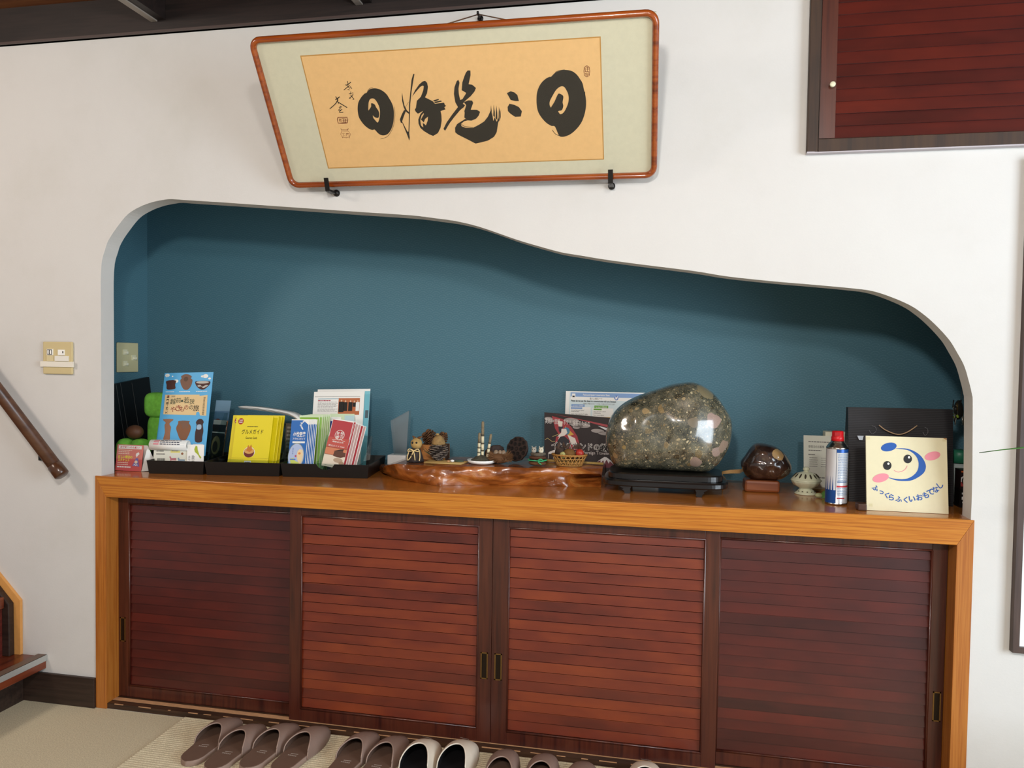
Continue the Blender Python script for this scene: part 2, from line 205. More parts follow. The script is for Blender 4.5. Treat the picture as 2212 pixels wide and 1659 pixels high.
def wood(name, dark, mid, light, axis='X', rings=55, rough=0.35, coat=0.3, bump=0.15, stretch=0.06, warp=1.0, blotch=0.35):
    if name in _MATS:
        return _MATS[name]
    m = base_mat(name, mid, rough, coat=coat, coat_rough=0.12)
    k = NT(m)
    sc = {'X': (stretch, 1, 1), 'Y': (1, stretch, 1), 'Z': (1, 1, stretch)}[axis]
    v = k.coords(sc)
    wv = k.new('ShaderNodeTexNoise')
    k.link(v, wv.inputs['Vector'])
    wv.inputs['Scale'].default_value = 9
    off = k.new('ShaderNodeVectorMath', operation='MULTIPLY_ADD')
    k.link(wv.outputs['Color'], off.inputs[0])
    off.inputs[1].default_value = (0.02 * warp,) * 3
    k.link(v, off.inputs[2])
    g1 = k.noise(off.outputs[0], rings * 1.6, 3, 0.6)
    g2 = k.noise(off.outputs[0], rings * 4.5, 2, 0.5)
    g = k.math('ADD', k.math('MULTIPLY', g1, 0.62), k.math('MULTIPLY', g2, 0.38))
    c = k.ramp(g, [(0.36, dark), (0.47, mid), (0.58, light), (0.70, mid)])
    bl = k.noise(k.coords({'X': (0.35, 1, 1), 'Y': (1, 0.35, 1), 'Z': (1, 1, 0.35)}[axis]), 6, 3, 0.55)
    c = k.mix(k.math('MULTIPLY', k.ramp(bl, [(0.35, (0, 0, 0, 1)), (0.7, (1, 1, 1, 1))]), blotch), c, dark, 'MIX')
    k.link(c, k.b.inputs['Base Color'])
    if bump:
        k.bump(g, bump, 0.0008)
    _MATS[name] = m
    return m


def clear(name, tint='#eef6f6', ior=1.45, rough=0.02, alpha=0.06):
    """thin clear plastic or glass: lets light straight through, reflects by angle"""
    if name in _MATS:
        return _MATS[name]
    m = bpy.data.materials.new(name)
    m.use_nodes = True
    t = m.node_tree
    t.nodes.clear()
    out = t.nodes.new('ShaderNodeOutputMaterial')
    tr = t.nodes.new('ShaderNodeBsdfTransparent')
    tr.inputs[0].default_value = lin(tint)
    gl = t.nodes.new('ShaderNodeBsdfGlossy')
    gl.inputs['Roughness'].default_value = rough
    lw = t.nodes.new('ShaderNodeLayerWeight')
    lw.inputs['Blend'].default_value = 0.5
    fr = t.nodes.new('ShaderNodeMath')
    fr.operation = 'POWER'
    fr.inputs[1].default_value = 5.0
    t.links.new(lw.outputs['Facing'], fr.inputs[0])
    sc = t.nodes.new('ShaderNodeMath')
    sc.operation = 'MULTIPLY'
    sc.inputs[1].default_value = 0.6
    t.links.new(fr.outputs[0], sc.inputs[0])
    fr = sc
    ad = t.nodes.new('ShaderNodeMath')
    ad.operation = 'ADD'
    ad.inputs[1].default_value = alpha + 0.03
    mx = t.nodes.new('ShaderNodeMixShader')
    t.links.new(fr.outputs[0], ad.inputs[0])
    t.links.new(ad.outputs[0], mx.inputs[0])
    t.links.new(tr.outputs[0], mx.inputs[1])
    t.links.new(gl.outputs[0], mx.inputs[2])
    t.links.new(mx.outputs[0], out.inputs[0])
    _MATS[name] = m
    return m


def m_plaster():
    m = base_mat('white_plaster', '#f1eee8', 0.85, spec=0.2)
    k = NT(m)
    v = k.coords()
    st = k.noise(v, 2.3, 5, 0.65)
    c = k.ramp(st, [(0.25, '#cac8c3'), (0.5, '#d0cecb'), (0.8, '#d3d2cf')])
    k.link(c, k.b.inputs['Base Color'])
    k.bump(k.noise(v, 160, 4, 0.6), 0.12, 0.002)
    return m


def m_wallpaper(axis=0):
    """blue paper with the overlapping-wave pattern in slightly paler lines"""
    m = base_mat('blue_wave_paper_' + 'xy'[axis], '#456f86', 0.6, spec=0.3)
    k = NT(m)
    tc = k.new('ShaderNodeTexCoord')
    sp = k.new('ShaderNodeSeparateXYZ')
    k.link(tc.outputs['Object'], sp.inputs[0])
    R = 0.026
    x = k.math('DIVIDE', sp.outputs[axis], R)
    y = k.math('DIVIDE', sp.outputs[2], R)
    j0 = k.math('CEIL', k.math('MULTIPLY', k.math('SUBTRACT', y, 1.0), 2.0))
    res = None
    for i in (3, 2, 1, 0):
        j = k.math('ADD', j0, float(i))
        odd = k.math('FLOORED_MODULO', j, 2.0)
        xs = k.math('SUBTRACT', k.math('FLOORED_MODULO', k.math('ADD', k.math('SUBTRACT', x, odd), 1.0), 2.0), 1.0)
        ys = k.math('SUBTRACT', y, k.math('MULTIPLY', j, 0.5))
        d = k.math('SQRT', k.math('ADD', k.math('MULTIPLY', xs, xs), k.math('MULTIPLY', ys, ys)))
        if res is None:
            res = d
        else:
            ins = k.math('LESS_THAN', d, 1.0)
            res = k.math('ADD', k.math('MULTIPLY', d, ins), k.math('MULTIPLY', res, k.math('SUBTRACT', 1.0, ins)))
    ring = k.math('ABSOLUTE', k.math('SUBTRACT', k.math('FRACT', k.math('MULTIPLY', res, 3.0)), 0.5))
    line = k.math('GREATER_THAN', ring, 0.40)
    keep = k.math('GREATER_THAN', res, 0.30)
    line = k.math('MULTIPLY', line, keep)
    gr = k.noise(tc.outputs['Object'], 420, 2, 0.6)
    line = k.math('MULTIPLY', line, k.ramp(gr, [(0.38, (0.2, 0.2, 0.2, 1)), (0.6, (1, 1, 1, 1))]))
    c = k.mix(k.math('MULTIPLY', line, 0.5), '#48707f', '#6e929c')
    c = k.mix(k.math('MULTIPLY', gr, 0.18), c, '#3a5c69')
    k.link(c, k.b.inputs['Base Color'])
    k.bump(k.math('ADD', line, k.math('MULTIPLY', gr, 0.6)), 0.15, 0.0008)
    return m


def m_carpet():
    m = base_mat('beige_carpet', '#cfc19b', 0.95, spec=0.1)
    k = NT(m)
    v = k.coords()
    a = k.noise(v, 260, 4, 0.7)
    b = k.noise(v, 5, 3, 0.6)
    c = k.ramp(a, [(0.3, '#bdb092'), (0.6, '#e4dabd')])
    c = k.mix(k.math('MULTIPLY', b, 0.25), c, '#cabf9f')
    k.link(c, k.b.inputs['Base Color'])
    k.bump(a, 0.6, 0.006)
    return m


def m_rock():
    """polished conglomerate: dark ground, tan and grey pebbles of many sizes"""
    m = base_mat('polished_conglomerate', '#3a382e', 0.25, coat=1.0, coat_rough=0.07)
    k = NT(m)
    v = k.coords()
    wob = k.new('ShaderNodeTexNoise')
    wob.inputs['Scale'].default_value = 14
    k.link(v, wob.inputs['Vector'])
    ad = k.new('ShaderNodeVectorMath', operation='MULTIPLY_ADD')
    k.link(wob.outputs['Color'], ad.inputs[0])
    ad.inputs[1].default_value = (0.05, 0.05, 0.05)
    k.link(v, ad.inputs[2])
    v2 = ad.outputs[0]
    col = k.ramp(k.noise(v, 30, 6, 0.7), [(0.3, '#232520'), (0.5, '#545346'), (0.72, '#7c7766')])
    for sc, th, stops in ((62, 0.42, [(0.0, '#24251f'), (0.35, '#5f5844'), (0.7, '#a08c68'), (1.0, '#b8a47c')]),
                          (110, 0.3, [(0.0, '#2e2e28'), (0.4, '#7d7156'), (0.75, '#bdad88'), (1.0, '#d8c9a4')]),
                          (30, 0.62, [(0.0, '#1b1d18'), (0.4, '#4a4637'), (0.75, '#8a7550'), (1.0, '#a08a66')])):
        vo = k.new('ShaderNodeTexVoronoi')
        vo.inputs['Scale'].default_value = sc
        k.link(v2, vo.inputs['Vector'])
        sepc = k.new('ShaderNodeSeparateColor')
        k.link(vo.outputs['Color'], sepc.inputs[0])
        size = k.math('MULTIPLY', sepc.outputs[1], 0.45)
        inside = k.math('LESS_THAN', vo.outputs['Distance'], size)
        pick = k.math('GREATER_THAN', sepc.outputs[0], th)
        pc = k.ramp(sepc.outputs[2], stops)
        pc = k.mix(k.math('MULTIPLY', k.noise(v, 180, 3, 0.7), 0.5), pc, '#3a3222')
        col = k.mix(k.math('MULTIPLY', inside, pick), col, pc)
    spk = k.noise(v, 330, 2, 0.6)
    col = k.mix(k.math('MULTIPLY', k.math('GREATER_THAN', spk, 0.62), 0.75), col, '#a89870')
    # the few large pale pebbles, where the stone shows them
    for (px, py, pz), r, cc in (((2.052, 0.165, 1.044), 0.029, '#b0968a'), ((2.065, 0.17, 0.95), 0.020, '#ab968a'), ((2.085, 0.19, 0.965), 0.022, '#a08a78'),
                                ((2.005, 0.165, 0.895), 0.022, '#a08a7c'), ((1.985, 0.15, 1.03), 0.020, '#7d745f'),
                                ((2.02, 0.22, 1.12), 0.030, '#8f8565'), ((1.842, 0.17, 1.06), 0.013, '#b0996e'), ((1.775, 0.165, 0.955), 0.012, '#a38b52'), ((1.80, 0.145, 0.96), 0.010, '#a38b52')):
        dn = k.new('ShaderNodeVectorMath', operation='DISTANCE')
        k.link(v2, dn.inputs[0])
        dn.inputs[1].default_value = (px - ROCK_AT[0] + 0.025, py - ROCK_AT[1] + 0.025, pz - ROCK_AT[2] + 0.025)
        pc = k.mix(k.math('MULTIPLY', k.noise(v, 260, 3, 0.7), 0.6), cc, '#5d4c40')
        col = k.mix(k.math('LESS_THAN', dn.outputs['Value'], r), col, pc)
    k.link(col, k.b.inputs['Base Color'])
    return m


ROCK_AT = (1.91, 0.255, 0.868)
PLASTER = m_plaster()
PAPER_X, PAPER_Y = m_wallpaper(0), m_wallpaper(1)
CARPET = m_carpet()
ROCK = m_rock()
FASCIA = wood('golden_pine', '#995612', '#b66c1a', '#c6822a', 'X', 120, 0.32, 0.3, 0.2, 0.018, 0.5, 0.3)
POST = wood('golden_pine_upright', '#94521a', '#a86424', '#b4722e', 'Z', 90, 0.35, 0.25, 0.2, 0.02, 0.5, 0.25)
TOPWOOD = wood('countertop_pine', '#9a5a22', '#b8702e', '#c67e3a', 'X', 40, 0.2, 0.4, 0.05, 0.05, 1.0, 0.3)
STILE = wood('dark_red_lacquer', '#331410', '#4a2015', '#55281a', 'Z', 25, 0.33, 0.25, 0.05, 0.05, 1.0, 0.4)


def slat_mat(name, cols, pitch, z0):
    """lacquered boards: every board its own tone, long soft grain"""
    m = base_mat(name, cols[1], 0.34, coat=0.3, coat_rough=0.15)
    k = NT(m)
    tc = k.new('ShaderNodeTexCoord')
    sp = k.new('ShaderNodeSeparateXYZ')
    k.link(tc.outputs['Object'], sp.inputs[0])
    idx = k.math('FLOOR', k.math('DIVIDE', k.math('SUBTRACT', sp.outputs[2], z0), pitch))
    wn = k.new('ShaderNodeTexWhiteNoise', noise_dimensions='1D')
    k.link(idx, wn.inputs['W'])
    cb = k.new('ShaderNodeCombineXYZ')
    k.link(k.math('ADD', k.math('MULTIPLY', sp.outputs[0], 2.2), k.math('MULTIPLY', idx, 7.3)), cb.inputs[0])
    k.link(k.math('MULTIPLY', sp.outputs[2], 5.0), cb.inputs[2])
    bl = k.noise(cb.outputs[0], 1.6, 3, 0.55)
    gv = k.coords((0.03, 1, 1))
    gr = k.noise(gv, 160, 3, 0.6)
    f = k.math('ADD', k.math('MULTIPLY', wn.outputs['Value'], 0.2), k.math('ADD', k.math('MULTIPLY', bl, 0.85), k.math('MULTIPLY', gr, 0.12)))
    c = k.ramp(f, [(0.25, cols[0]), (0.58, cols[1]), (0.95, cols[2])])
    k.link(c, k.b.inputs['Base Color'])
    return m


SLAT_UP = slat_mat('red_lacquer_slats_upper', ('#2c0b08', '#4a1610', '#641f12'), 0.0335, 1.8415)
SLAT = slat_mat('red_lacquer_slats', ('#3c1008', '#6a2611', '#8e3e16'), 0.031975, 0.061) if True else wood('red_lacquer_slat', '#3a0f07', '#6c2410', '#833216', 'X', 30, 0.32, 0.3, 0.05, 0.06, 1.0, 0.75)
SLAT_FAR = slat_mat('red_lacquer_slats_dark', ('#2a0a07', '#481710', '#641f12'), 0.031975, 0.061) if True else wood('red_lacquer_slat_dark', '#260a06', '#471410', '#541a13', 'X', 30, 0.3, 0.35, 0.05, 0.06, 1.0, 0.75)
DARKTRIM = wood('dark_brown_trim', '#211510', '#2e1f17', '#382820', 'X', 30, 0.5, 0.1, 0.1)
SILLWOOD = wood('worn_sill_wood', '#2a1a10', '#41291a', '#4e3422', 'X', 30, 0.5, 0.1, 0.1)
RAW = flat('#c99a70', 0.7, mottle=0.2)
BLACK = flat('#15120f', 0.45, mottle=0.2)
BLACKSAT = flat('#1a1613', 0.35, spec=0.5)
WHITE = flat('#efeee9', 0.6)
PAPERW = flat('#f2f1ec', 0.65)
INK = flat('#221f1c', 0.7)
GREYINK = flat('#6d6a66', 0.7)
BRASS = flat('#8a6a3c', 0.35, metal=0.8)
DARKMETAL = flat('#1b1817', 0.4, metal=0.4)
CHROME = flat('#b9b7b0', 0.22, metal=1.0)


# ================================================================ mesh building
_FONT = {}


def glyphs(s, bold):
    key = (s, bold)
    if key in _FONT:
        return _FONT[key]
    cu = bpy.data.curves.new('lettering', 'FONT')
    cu.body = s
    cu.size = 1.0
    cu.resolution_u = 3
    cu.offset = bold
    o = bpy.data.objects.new('lettering', cu)
    COL.objects.link(o)
    dg = bpy.context.evaluated_depsgraph_get()
    me = bpy.data.meshes.new_from_object(o.evaluated_get(dg))
    vs = [(v.co.x, v.co.y) for v in me.vertices]
    fs = [list(p.vertices) for p in me.polygons]
    bpy.data.objects.remove(o)
    bpy.data.curves.remove(cu)
    bpy.data.meshes.remove(me)
    _FONT[key] = (vs, fs)
    return vs, fs


class MB:
    def __init__(self):
        self.v, self.f, self.mi, self.sm = [], [], [], []
        self.mats = []

    def slot(self, m):
        if m not in self.mats:
            self.mats.append(m)
        return self.mats.index(m)

    def add(self, vs, fs, m, smooth=False):
        n = len(self.v)
        self.v += [tuple(x) for x in vs]
        s = self.slot(m)
        for f in fs:
            self.f.append([n + i for i in f])
            self.mi.append(s)
            self.sm.append(smooth)
        return self

    def box(self, x0, x1, y0, y1, z0, z1, m, M=None):
        vs = [(x, y, z) for z in (z0, z1) for y in (y0, y1) for x in (x0, x1)]
        if M is not None:
            vs = [M @ Vector(p) for p in vs]
        return self.add(vs, [(0, 2, 3, 1), (4, 5, 7, 6), (0, 1, 5, 4), (1, 3, 7, 5), (3, 2, 6, 7), (2, 0, 4, 6)], m)

    def poly(self, pts, m):
        """one planar polygon, concave allowed"""
        t = tessellate_polygon([[Vector(p) for p in pts]])
        return self.add(pts, [list(x) for x in t], m)

    def prism(self, a, b, m, m_side=None, smooth_side=False):
        """two matching polygons a and b joined by a side wall"""
        n = len(a)
        t = tessellate_polygon([[Vector(p) for p in a]])
        self.add(list(a), [list(x) for x in t], m)
        self.add(list(b), [list(reversed(x)) for x in t], m)
        self.add(list(a) + list(b), [(i, (i + 1) % n, n + (i + 1) % n, n + i) for i in range(n)], m_side or m, smooth_side)
        return self

    def lathe(self, prof, c, m, n=32, M=None, smooth=True, a0=0.0, a1=2 * PI, wob=None):
        vs, fs = [], []
        full = abs(a1 - a0 - 2 * PI) < 1e-6
        k = n if full else n + 1
        for (r, z) in prof:
            for i in range(k):
                a = a0 + (a1 - a0) * i / n
                rr = r * (wob(a, z) if wob else 1.0)
                vs.append(Vector((rr * math.cos(a), rr * math.sin(a), z)))
        for j in range(len(prof) - 1):
            for i in range(n):
                i2 = (i + 1) % k
                fs.append((j * k + i, j * k + i2, (j + 1) * k + i2, (j + 1) * k + i))
        vs = [(M @ p if M is not None else p) + Vector(c) for p in vs]
        return self.add(vs, fs, m, smooth)

    def tube(self, path, r, m, n=8, smooth=True, closed=False, flatten=1.0, up=None):
        P = [Vector(p) for p in path]
        k = len(P)
        vs = []
        for i, p in enumerate(P):
            if closed:
                d = (P[(i + 1) % k] - P[i - 1])
            else:
                d = P[min(i + 1, k - 1)] - P[max(i - 1, 0)]
            d.normalize()
            ref = Vector(up) if up else (Vector((0, 0, 1)) if abs(d.z) < 0.9 else Vector((1, 0, 0)))
            a = d.cross(ref).normalized()
            b = a.cross(d)
            ri = r[i] if isinstance(r, (list, tuple)) else r
            for j in range(n):
                t = 2 * PI * j / n
                vs.append(p + a * (ri * math.cos(t)) + b * (ri * flatten * math.sin(t)))
        fs = []
        for i in range(k if closed else k - 1):
            i2 = (i + 1) % k
            for j in range(n):
                j2 = (j + 1) % n
                fs.append((i * n + j, i * n + j2, i2 * n + j2, i2 * n + j))
        if not closed:
            fs.append(tuple(reversed(range(n))))
            fs.append(tuple((k - 1) * n + j for j in range(n)))
        return self.add(vs, fs, m, smooth)

    def ball(self, c, rad, m, n=20, k=12, M=None, fn=None, p=1.0):
        """ellipsoid; p below 1 makes it boxier; fn(direction) scales the radius"""
        vs, fs = [], []
        sg = lambda x: math.copysign(abs(x) ** p, x)
        for j in range(k + 1):
            la = -PI / 2 + PI * j / k
            for i in range(n):
                lo = 2 * PI * i / n
                d = Vector((sg(math.cos(la)) * sg(math.cos(lo)), sg(math.cos(la)) * sg(math.sin(lo)), sg(math.sin(la))))
                s = fn(d) if fn else 1.0
                q = Vector((d.x * rad[0], d.y * rad[1], d.z * rad[2])) * s
                vs.append((M @ q if M is not None else q) + Vector(c))
        for j in range(k):
            for i in range(n):
                i2 = (i + 1) % n
                fs.append((j * n + i, j * n + i2, (j + 1) * n + i2, (j + 1) * n + i))
        return self.add(vs, fs, m, True)

    def build(self, name, parent=None, bevel=0.0, solid=0.0, subd=0, label=None, cat=None, group=None, kind=None):
        me = bpy.data.meshes.new(name)
        me.from_pydata(self.v, [], self.f)
        for m in self.mats:
            me.materials.append(m)
        me.polygons.foreach_set('material_index', self.mi)
        me.polygons.foreach_set('use_smooth', self.sm)
        bm = bmesh.new()
        bm.from_mesh(me)
        bmesh.ops.remove_doubles(bm, verts=bm.verts, dist=1e-6)
        if not getattr(self, 'keep_normals', False):
            bmesh.ops.recalc_face_normals(bm, faces=bm.faces)
        bm.to_mesh(me)
        bm.free()
        o = bpy.data.objects.new(name, me)
        COL.objects.link(o)
        if parent is not None:
            o.parent = parent
            if parent.type == 'EMPTY' and parent.parent is None:
                o.matrix_parent_inverse = Matrix.Translation(-Vector(parent.location))
        elif kind != 'structure':
            xs = [p.co for p in me.vertices]
            c = Vector(((min(p.x for p in xs) + max(p.x for p in xs)) / 2, (min(p.y for p in xs) + max(p.y for p in xs)) / 2, min(p.z for p in xs)))
            me.transform(Matrix.Translation(-c))
            o.location = c
        if solid:
            md = o.modifiers.new('thickness', 'SOLIDIFY')
            md.thickness = solid
            md.offset = -1
        if bevel:
            md = o.modifiers.new('edges', 'BEVEL')
            md.width = bevel
            md.segments = 2
            md.limit_method = 'ANGLE'
        if subd:
            md = o.modifiers.new('smooth', 'SUBSURF')
            md.levels = md.render_levels = subd
        tag(o, label, cat, group, kind)
        return o


def tag(o, label=None, cat=None, group=None, kind=None):
    for k, v in (('label', label), ('category', cat), ('group', group), ('kind', kind)):
        if v:
            o[k] = v
    return o


def thing(name, label, cat, loc, group=None):
    o = bpy.data.objects.new(name, None)
    o.empty_display_size = 0.05
    COL.objects.link(o)
    o.location = loc
    return tag(o, label, cat, group)


def copy_thing(root, loc, rz=0.0, label=None):
    r = root.copy()
    COL.objects.link(r)
    r.location = loc
    r.rotation_euler = (0, 0, rz)
    if label:
        r['label'] = label
    for ch in [c for c in bpy.data.objects if c.parent == root]:
        c = ch.copy()
        COL.objects.link(c)
        c.parent = r
    return r


class Sheet(MB):
    """a sheet, board or booklet standing in space: u to the right, v up, n towards the viewer"""

    def __init__(self, bl, br, tl, th=0.0008, m=None, foot=None):
        super().__init__()
        bl, br, tl = Vector(bl), Vector(br), Vector(tl)
        self.w = (br - bl).length
        self.U = (br - bl).normalized()
        v = tl - bl
        v -= self.U * v.dot(self.U)
        self.V = v.normalized()
        self.h = v.length
        self.N = self.U.cross(self.V)
        self.o = bl
        self.m = m or PAPERW
        if foot is not None:
            e = (bl.z - foot) / self.V.z
            self.o = bl - self.V * e
            self.h += e
            self.e = e
        if th:
            a = [self.P(0, 0), self.P(self.w, 0), self.P(self.w, self.h), self.P(0, self.h)]
            b = [p - self.N * th for p in a]
            self.prism(a, b, self.m)
        self.th = th

    def P(self, u, v, l=0.0):
        return self.o + self.U * u + self.V * v + self.N * (l * 0.00025)

    def F(self, u, v, l=0.0):
        return self.P(u * self.w, v * self.h, l)

    def rect(self, u0, u1, v0, v1, m, l=1):
        return self.add([self.F(u0, v0, l), self.F(u1, v0, l), self.F(u1, v1, l), self.F(u0, v1, l)], [(0, 1, 2, 3)], m)

    def shape(self, pts, m, l=1):
        return self.poly([self.F(u, v, l) for u, v in pts], m)

    def ell(self, u, v, ru, rv, m, l=1, n=24, rot=0.0):
        c, s = math.cos(rot), math.sin(rot)
        pts = []
        for i in range(n):
            a = 2 * PI * i / n
            x, y = ru * self.w * math.cos(a), rv * self.h * math.sin(a)
            pts.append(self.P(u * self.w + x * c - y * s, v * self.h + x * s + y * c, l))
        return self.add(pts, [tuple(range(n))], m)

    def line(self, pts, wd, m, l=1):
        """ribbon through (u, v) points, width in metres"""
        return ribbon(self, [(u * self.w, v * self.h) for u, v in pts], wd, m, l, self.P)

    def text(self, s, u0, u1, v0, v1, m, l=2, bold=0.01, rot=0):
        vs, fs = glyphs(s, bold)
        if not vs:
            return self
        x0, x1 = min(p[0] for p in vs), max(p[0] for p in vs)
        y0, y1 = min(p[1] for p in vs), max(p[1] for p in vs)
        out = []
        for x, y in vs:
            a, b = (x - x0) / max(x1 - x0, 1e-6), (y - y0) / max(y1 - y0, 1e-6)
            if rot == 90:
                a, b = 1 - b, a
            out.append(self.F(u0 + (u1 - u0) * a, v0 + (v1 - v0) * b, l))
        return self.add(out, fs, m)

    def column(self, s, u0, u1, v0, v1, m, l=2, bold=0.01):
        """vertical writing"""
        n = len(s)
        st = (v1 - v0) / n
        for i, ch in enumerate(s):
            self.text(ch, u0, u1, v1 - st * (i + 0.92), v1 - st * (i + 0.08), m, l, bold)
        return self

    def lines(self, u0, u1, v0, v1, n, m, l=1, seed=1, fill=0.5):
        """small print too fine to read: broken strokes"""
        rnd = random.Random(seed)
        st = (v1 - v0) / n
        for i in range(n):
            v = v1 - st * (i + 0.5)
            u = u0
            end = u1 - (u1 - u0) * rnd.uniform(0, 0.25)
            while u < end:
                du = (u1 - u0) * rnd.uniform(0.05, 0.16)
                self.rect(u, min(u + du, end), v - st * fill / 2, v + st * fill / 2, m, l)
                u += du + (u1 - u0) * 0.02
        return self


def ribbon(mb, pts, wd, m, l, P):
    n = len(pts)
    vs = []
    for i, (x, y) in enumerate(pts):
        a, b = pts[max(i - 1, 0)], pts[min(i + 1, n - 1)]
        d = Vector((b[0] - a[0], b[1] - a[1]))
        if d.length < 1e-9:
            d = Vector((1, 0))
        d.normalize()
        nx, ny = -d.y * wd / 2, d.x * wd / 2
        vs += [P(x + nx, y + ny, l), P(x - nx, y - ny, l)]
    return mb.add(vs, [(2 * i, 2 * i + 1, 2 * i + 3, 2 * i + 2) for i in range(n - 1)], m)


def smooth_closed(pts, k=3):
    """Catmull-Rom through a closed outline"""
    n = len(pts)
    out = []
    for i in range(n):
        p0, p1, p2, p3 = (Vector(pts[(i + d) % n]) for d in (-1, 0, 1, 2))
        for s in range(k):
            t = s / k
            out.append(tuple(0.5 * ((2 * p1) + (p2 - p0) * t + (2 * p0 - 5 * p1 + 4 * p2 - p3) * t * t + (3 * p1 - p0 - 3 * p2 + p3) * t ** 3)))
    return out


def smooth_open(pts, k=4):
    out = []
    n = len(pts)
    for i in range(n - 1):
        p0, p1, p2, p3 = (Vector(pts[min(max(i + d, 0), n - 1)]) for d in (-1, 0, 1, 2))
        for s in range(k):
            t = s / k
            out.append(tuple(0.5 * ((2 * p1) + (p2 - p0) * t + (2 * p0 - 5 * p1 + 4 * p2 - p3) * t * t + (3 * p1 - p0 - 3 * p2 + p3) * t ** 3)))
    out.append(tuple(pts[-1]))
    return out


# ================================================================ the setting
arch = smooth_open(ARCH, 4)
outer = [(-2.6, 0.0), (0.0, 0.0), (0.0, 0.765), (0.022, 0.765)] + arch + [(2.722, 0.765), (2.73, 0.765), (2.73, 0.0), (3.7, 0.0), (3.7, 2.45), (-2.6, 2.45)]
mb = MB()
mb.prism([(x, 0.0, z) for x, z in outer], [(x, 0.062, z) for x, z in outer], PLASTER)
mb.build('wall_back', kind='structure')
NX0, NX1, NY = -0.198, 2.93, 0.53
MB().box(NX0 - 0.05, NX1 + 0.05, NY, NY + 0.06, 0.0, 2.0, PAPER_X).build('wall_niche_back', kind='structure')
MB().box(NX0 - 0.06, NX0, 0.0621, NY, 0.0, 2.0, PAPER_Y).build('wall_niche_left', kind='structure')
MB().box(NX1, NX1 + 0.06, 0.0621, NY, 0.0, 2.0, PAPER_Y).build('wall_niche_right', kind='structure')
MB().box(NX0, NX1, 0.0621, NY, 1.93, 2.0, PAPER_X).build('ceiling_niche', kind='structure')
MB().box(-2.6, 3.7, -3.4, 0.0, -0.05, 0.0, CARPET).build('floor', kind='structure')
BOARD = wood('ceiling_board', '#54290f', '#6c3a18', '#7c4a22', 'X', 14, 0.6, 0.0, 0.05)
MB().box(-2.6, 3.7, -3.4, 0.0, 2.395, 2.45, BOARD).build('ceiling', kind='structure')
BEAM = wood('dark_beam', '#140d0b', '#1d1412', '#261b18', 'X', 30, 0.55, 0.0, 0.1)
mb = MB()
mb.box(-2.6, 3.7, -0.012, -0.0005, 2.2715, 2.395, BEAM)
mb.box(-2.6, 3.7, -0.018, -0.0005, 2.2715, 2.279, flat('#4a3d3a', 0.5))
mb.build('trim_1', kind='structure')
LIT_UNDERSIDE = flat('#8b837b', 0.6)  # grey strip colour stands for floor light on the joist undersides
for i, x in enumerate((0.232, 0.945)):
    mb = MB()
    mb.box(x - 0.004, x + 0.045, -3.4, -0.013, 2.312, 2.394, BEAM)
    mb.box(x - 0.006, x + 0.016, -3.4, -0.014, 2.307, 2.3118, LIT_UNDERSIDE)
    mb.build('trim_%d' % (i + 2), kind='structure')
mb = MB()
mb.box(-0.283, -0.0005, -0.012, -0.0004, 0.0004, 0.104, DARKTRIM)
mb.build('baseboard_back', kind='structure', bevel=0.0015)

# ---- the stair on the left
st = thing('staircase', 'dark brown wooden staircase foot with metal edged tread at the left wall', 'stairs', (-0.45, -0.6, 0))
TREAD = wood('stair_tread', '#4a2012', '#6a2f1a', '#7c3a20', 'Y', 25, 0.3, 0.3, 0.05)
MB().box(-1.2, -0.2, -1.5, -0.0006, 0.118, 0.160, TREAD).build('tread', st, bevel=0.003)
mb = MB()
mb.box(-0.232, -0.197, -1.5, -0.0008, 0.160, 0.1665, flat('#6b584c', 0.45))
mb.box(-0.200, -0.1965, -1.5, -0.0008, 0.146, 0.1665, flat('#b9bbb8', 0.35, metal=0.5))
mb.build('nosing', st, label='grey metal edge strip')
MB().box(-0.6, -0.284, -1.5, -0.0006, 0.0005, 0.117, DARKTRIM).build('riser', st)
mb = MB()
q = [(-0.296, 0.1605), (-0.296, 0.3525), (-0.55, 0.607), (-0.9, 0.607), (-0.9, 0.1605)]
mb.prism([(x, -0.012, z) for x, z in q], [(x, -0.0007, z) for x, z in q], flat('#d79a55', 0.5, mottle=0.08))
mb.build('skirt_board', st, label='tan board against the wall')
mb = MB()
q = [(-0.318, 0.1605), (-0.320, 0.3444), (-0.52, 0.552), (-0.62, 0.552), (-0.62, 0.51), (-0.40, 0.29), (-0.40, 0.1605)]
mb.prism([(x, -0.036, z) for x, z in q], [(x, -0.0125, z) for x, z in q], DARKTRIM)
mb.build('string_board', st, bevel=0.003)
MB().box(-0.38, -0.345, -1.5, -0.037, 0.1605, 0.33, wood('stair_riser', '#38130c', '#54201a', '#6b2c24', 'Y', 25, 0.3, 0.3, 0.05)).build('riser', st)
MB().box(-1.2, -0.335, -1.5, -0.037, 0.33, 0.37, TREAD).build('tread', st, bevel=0.003)

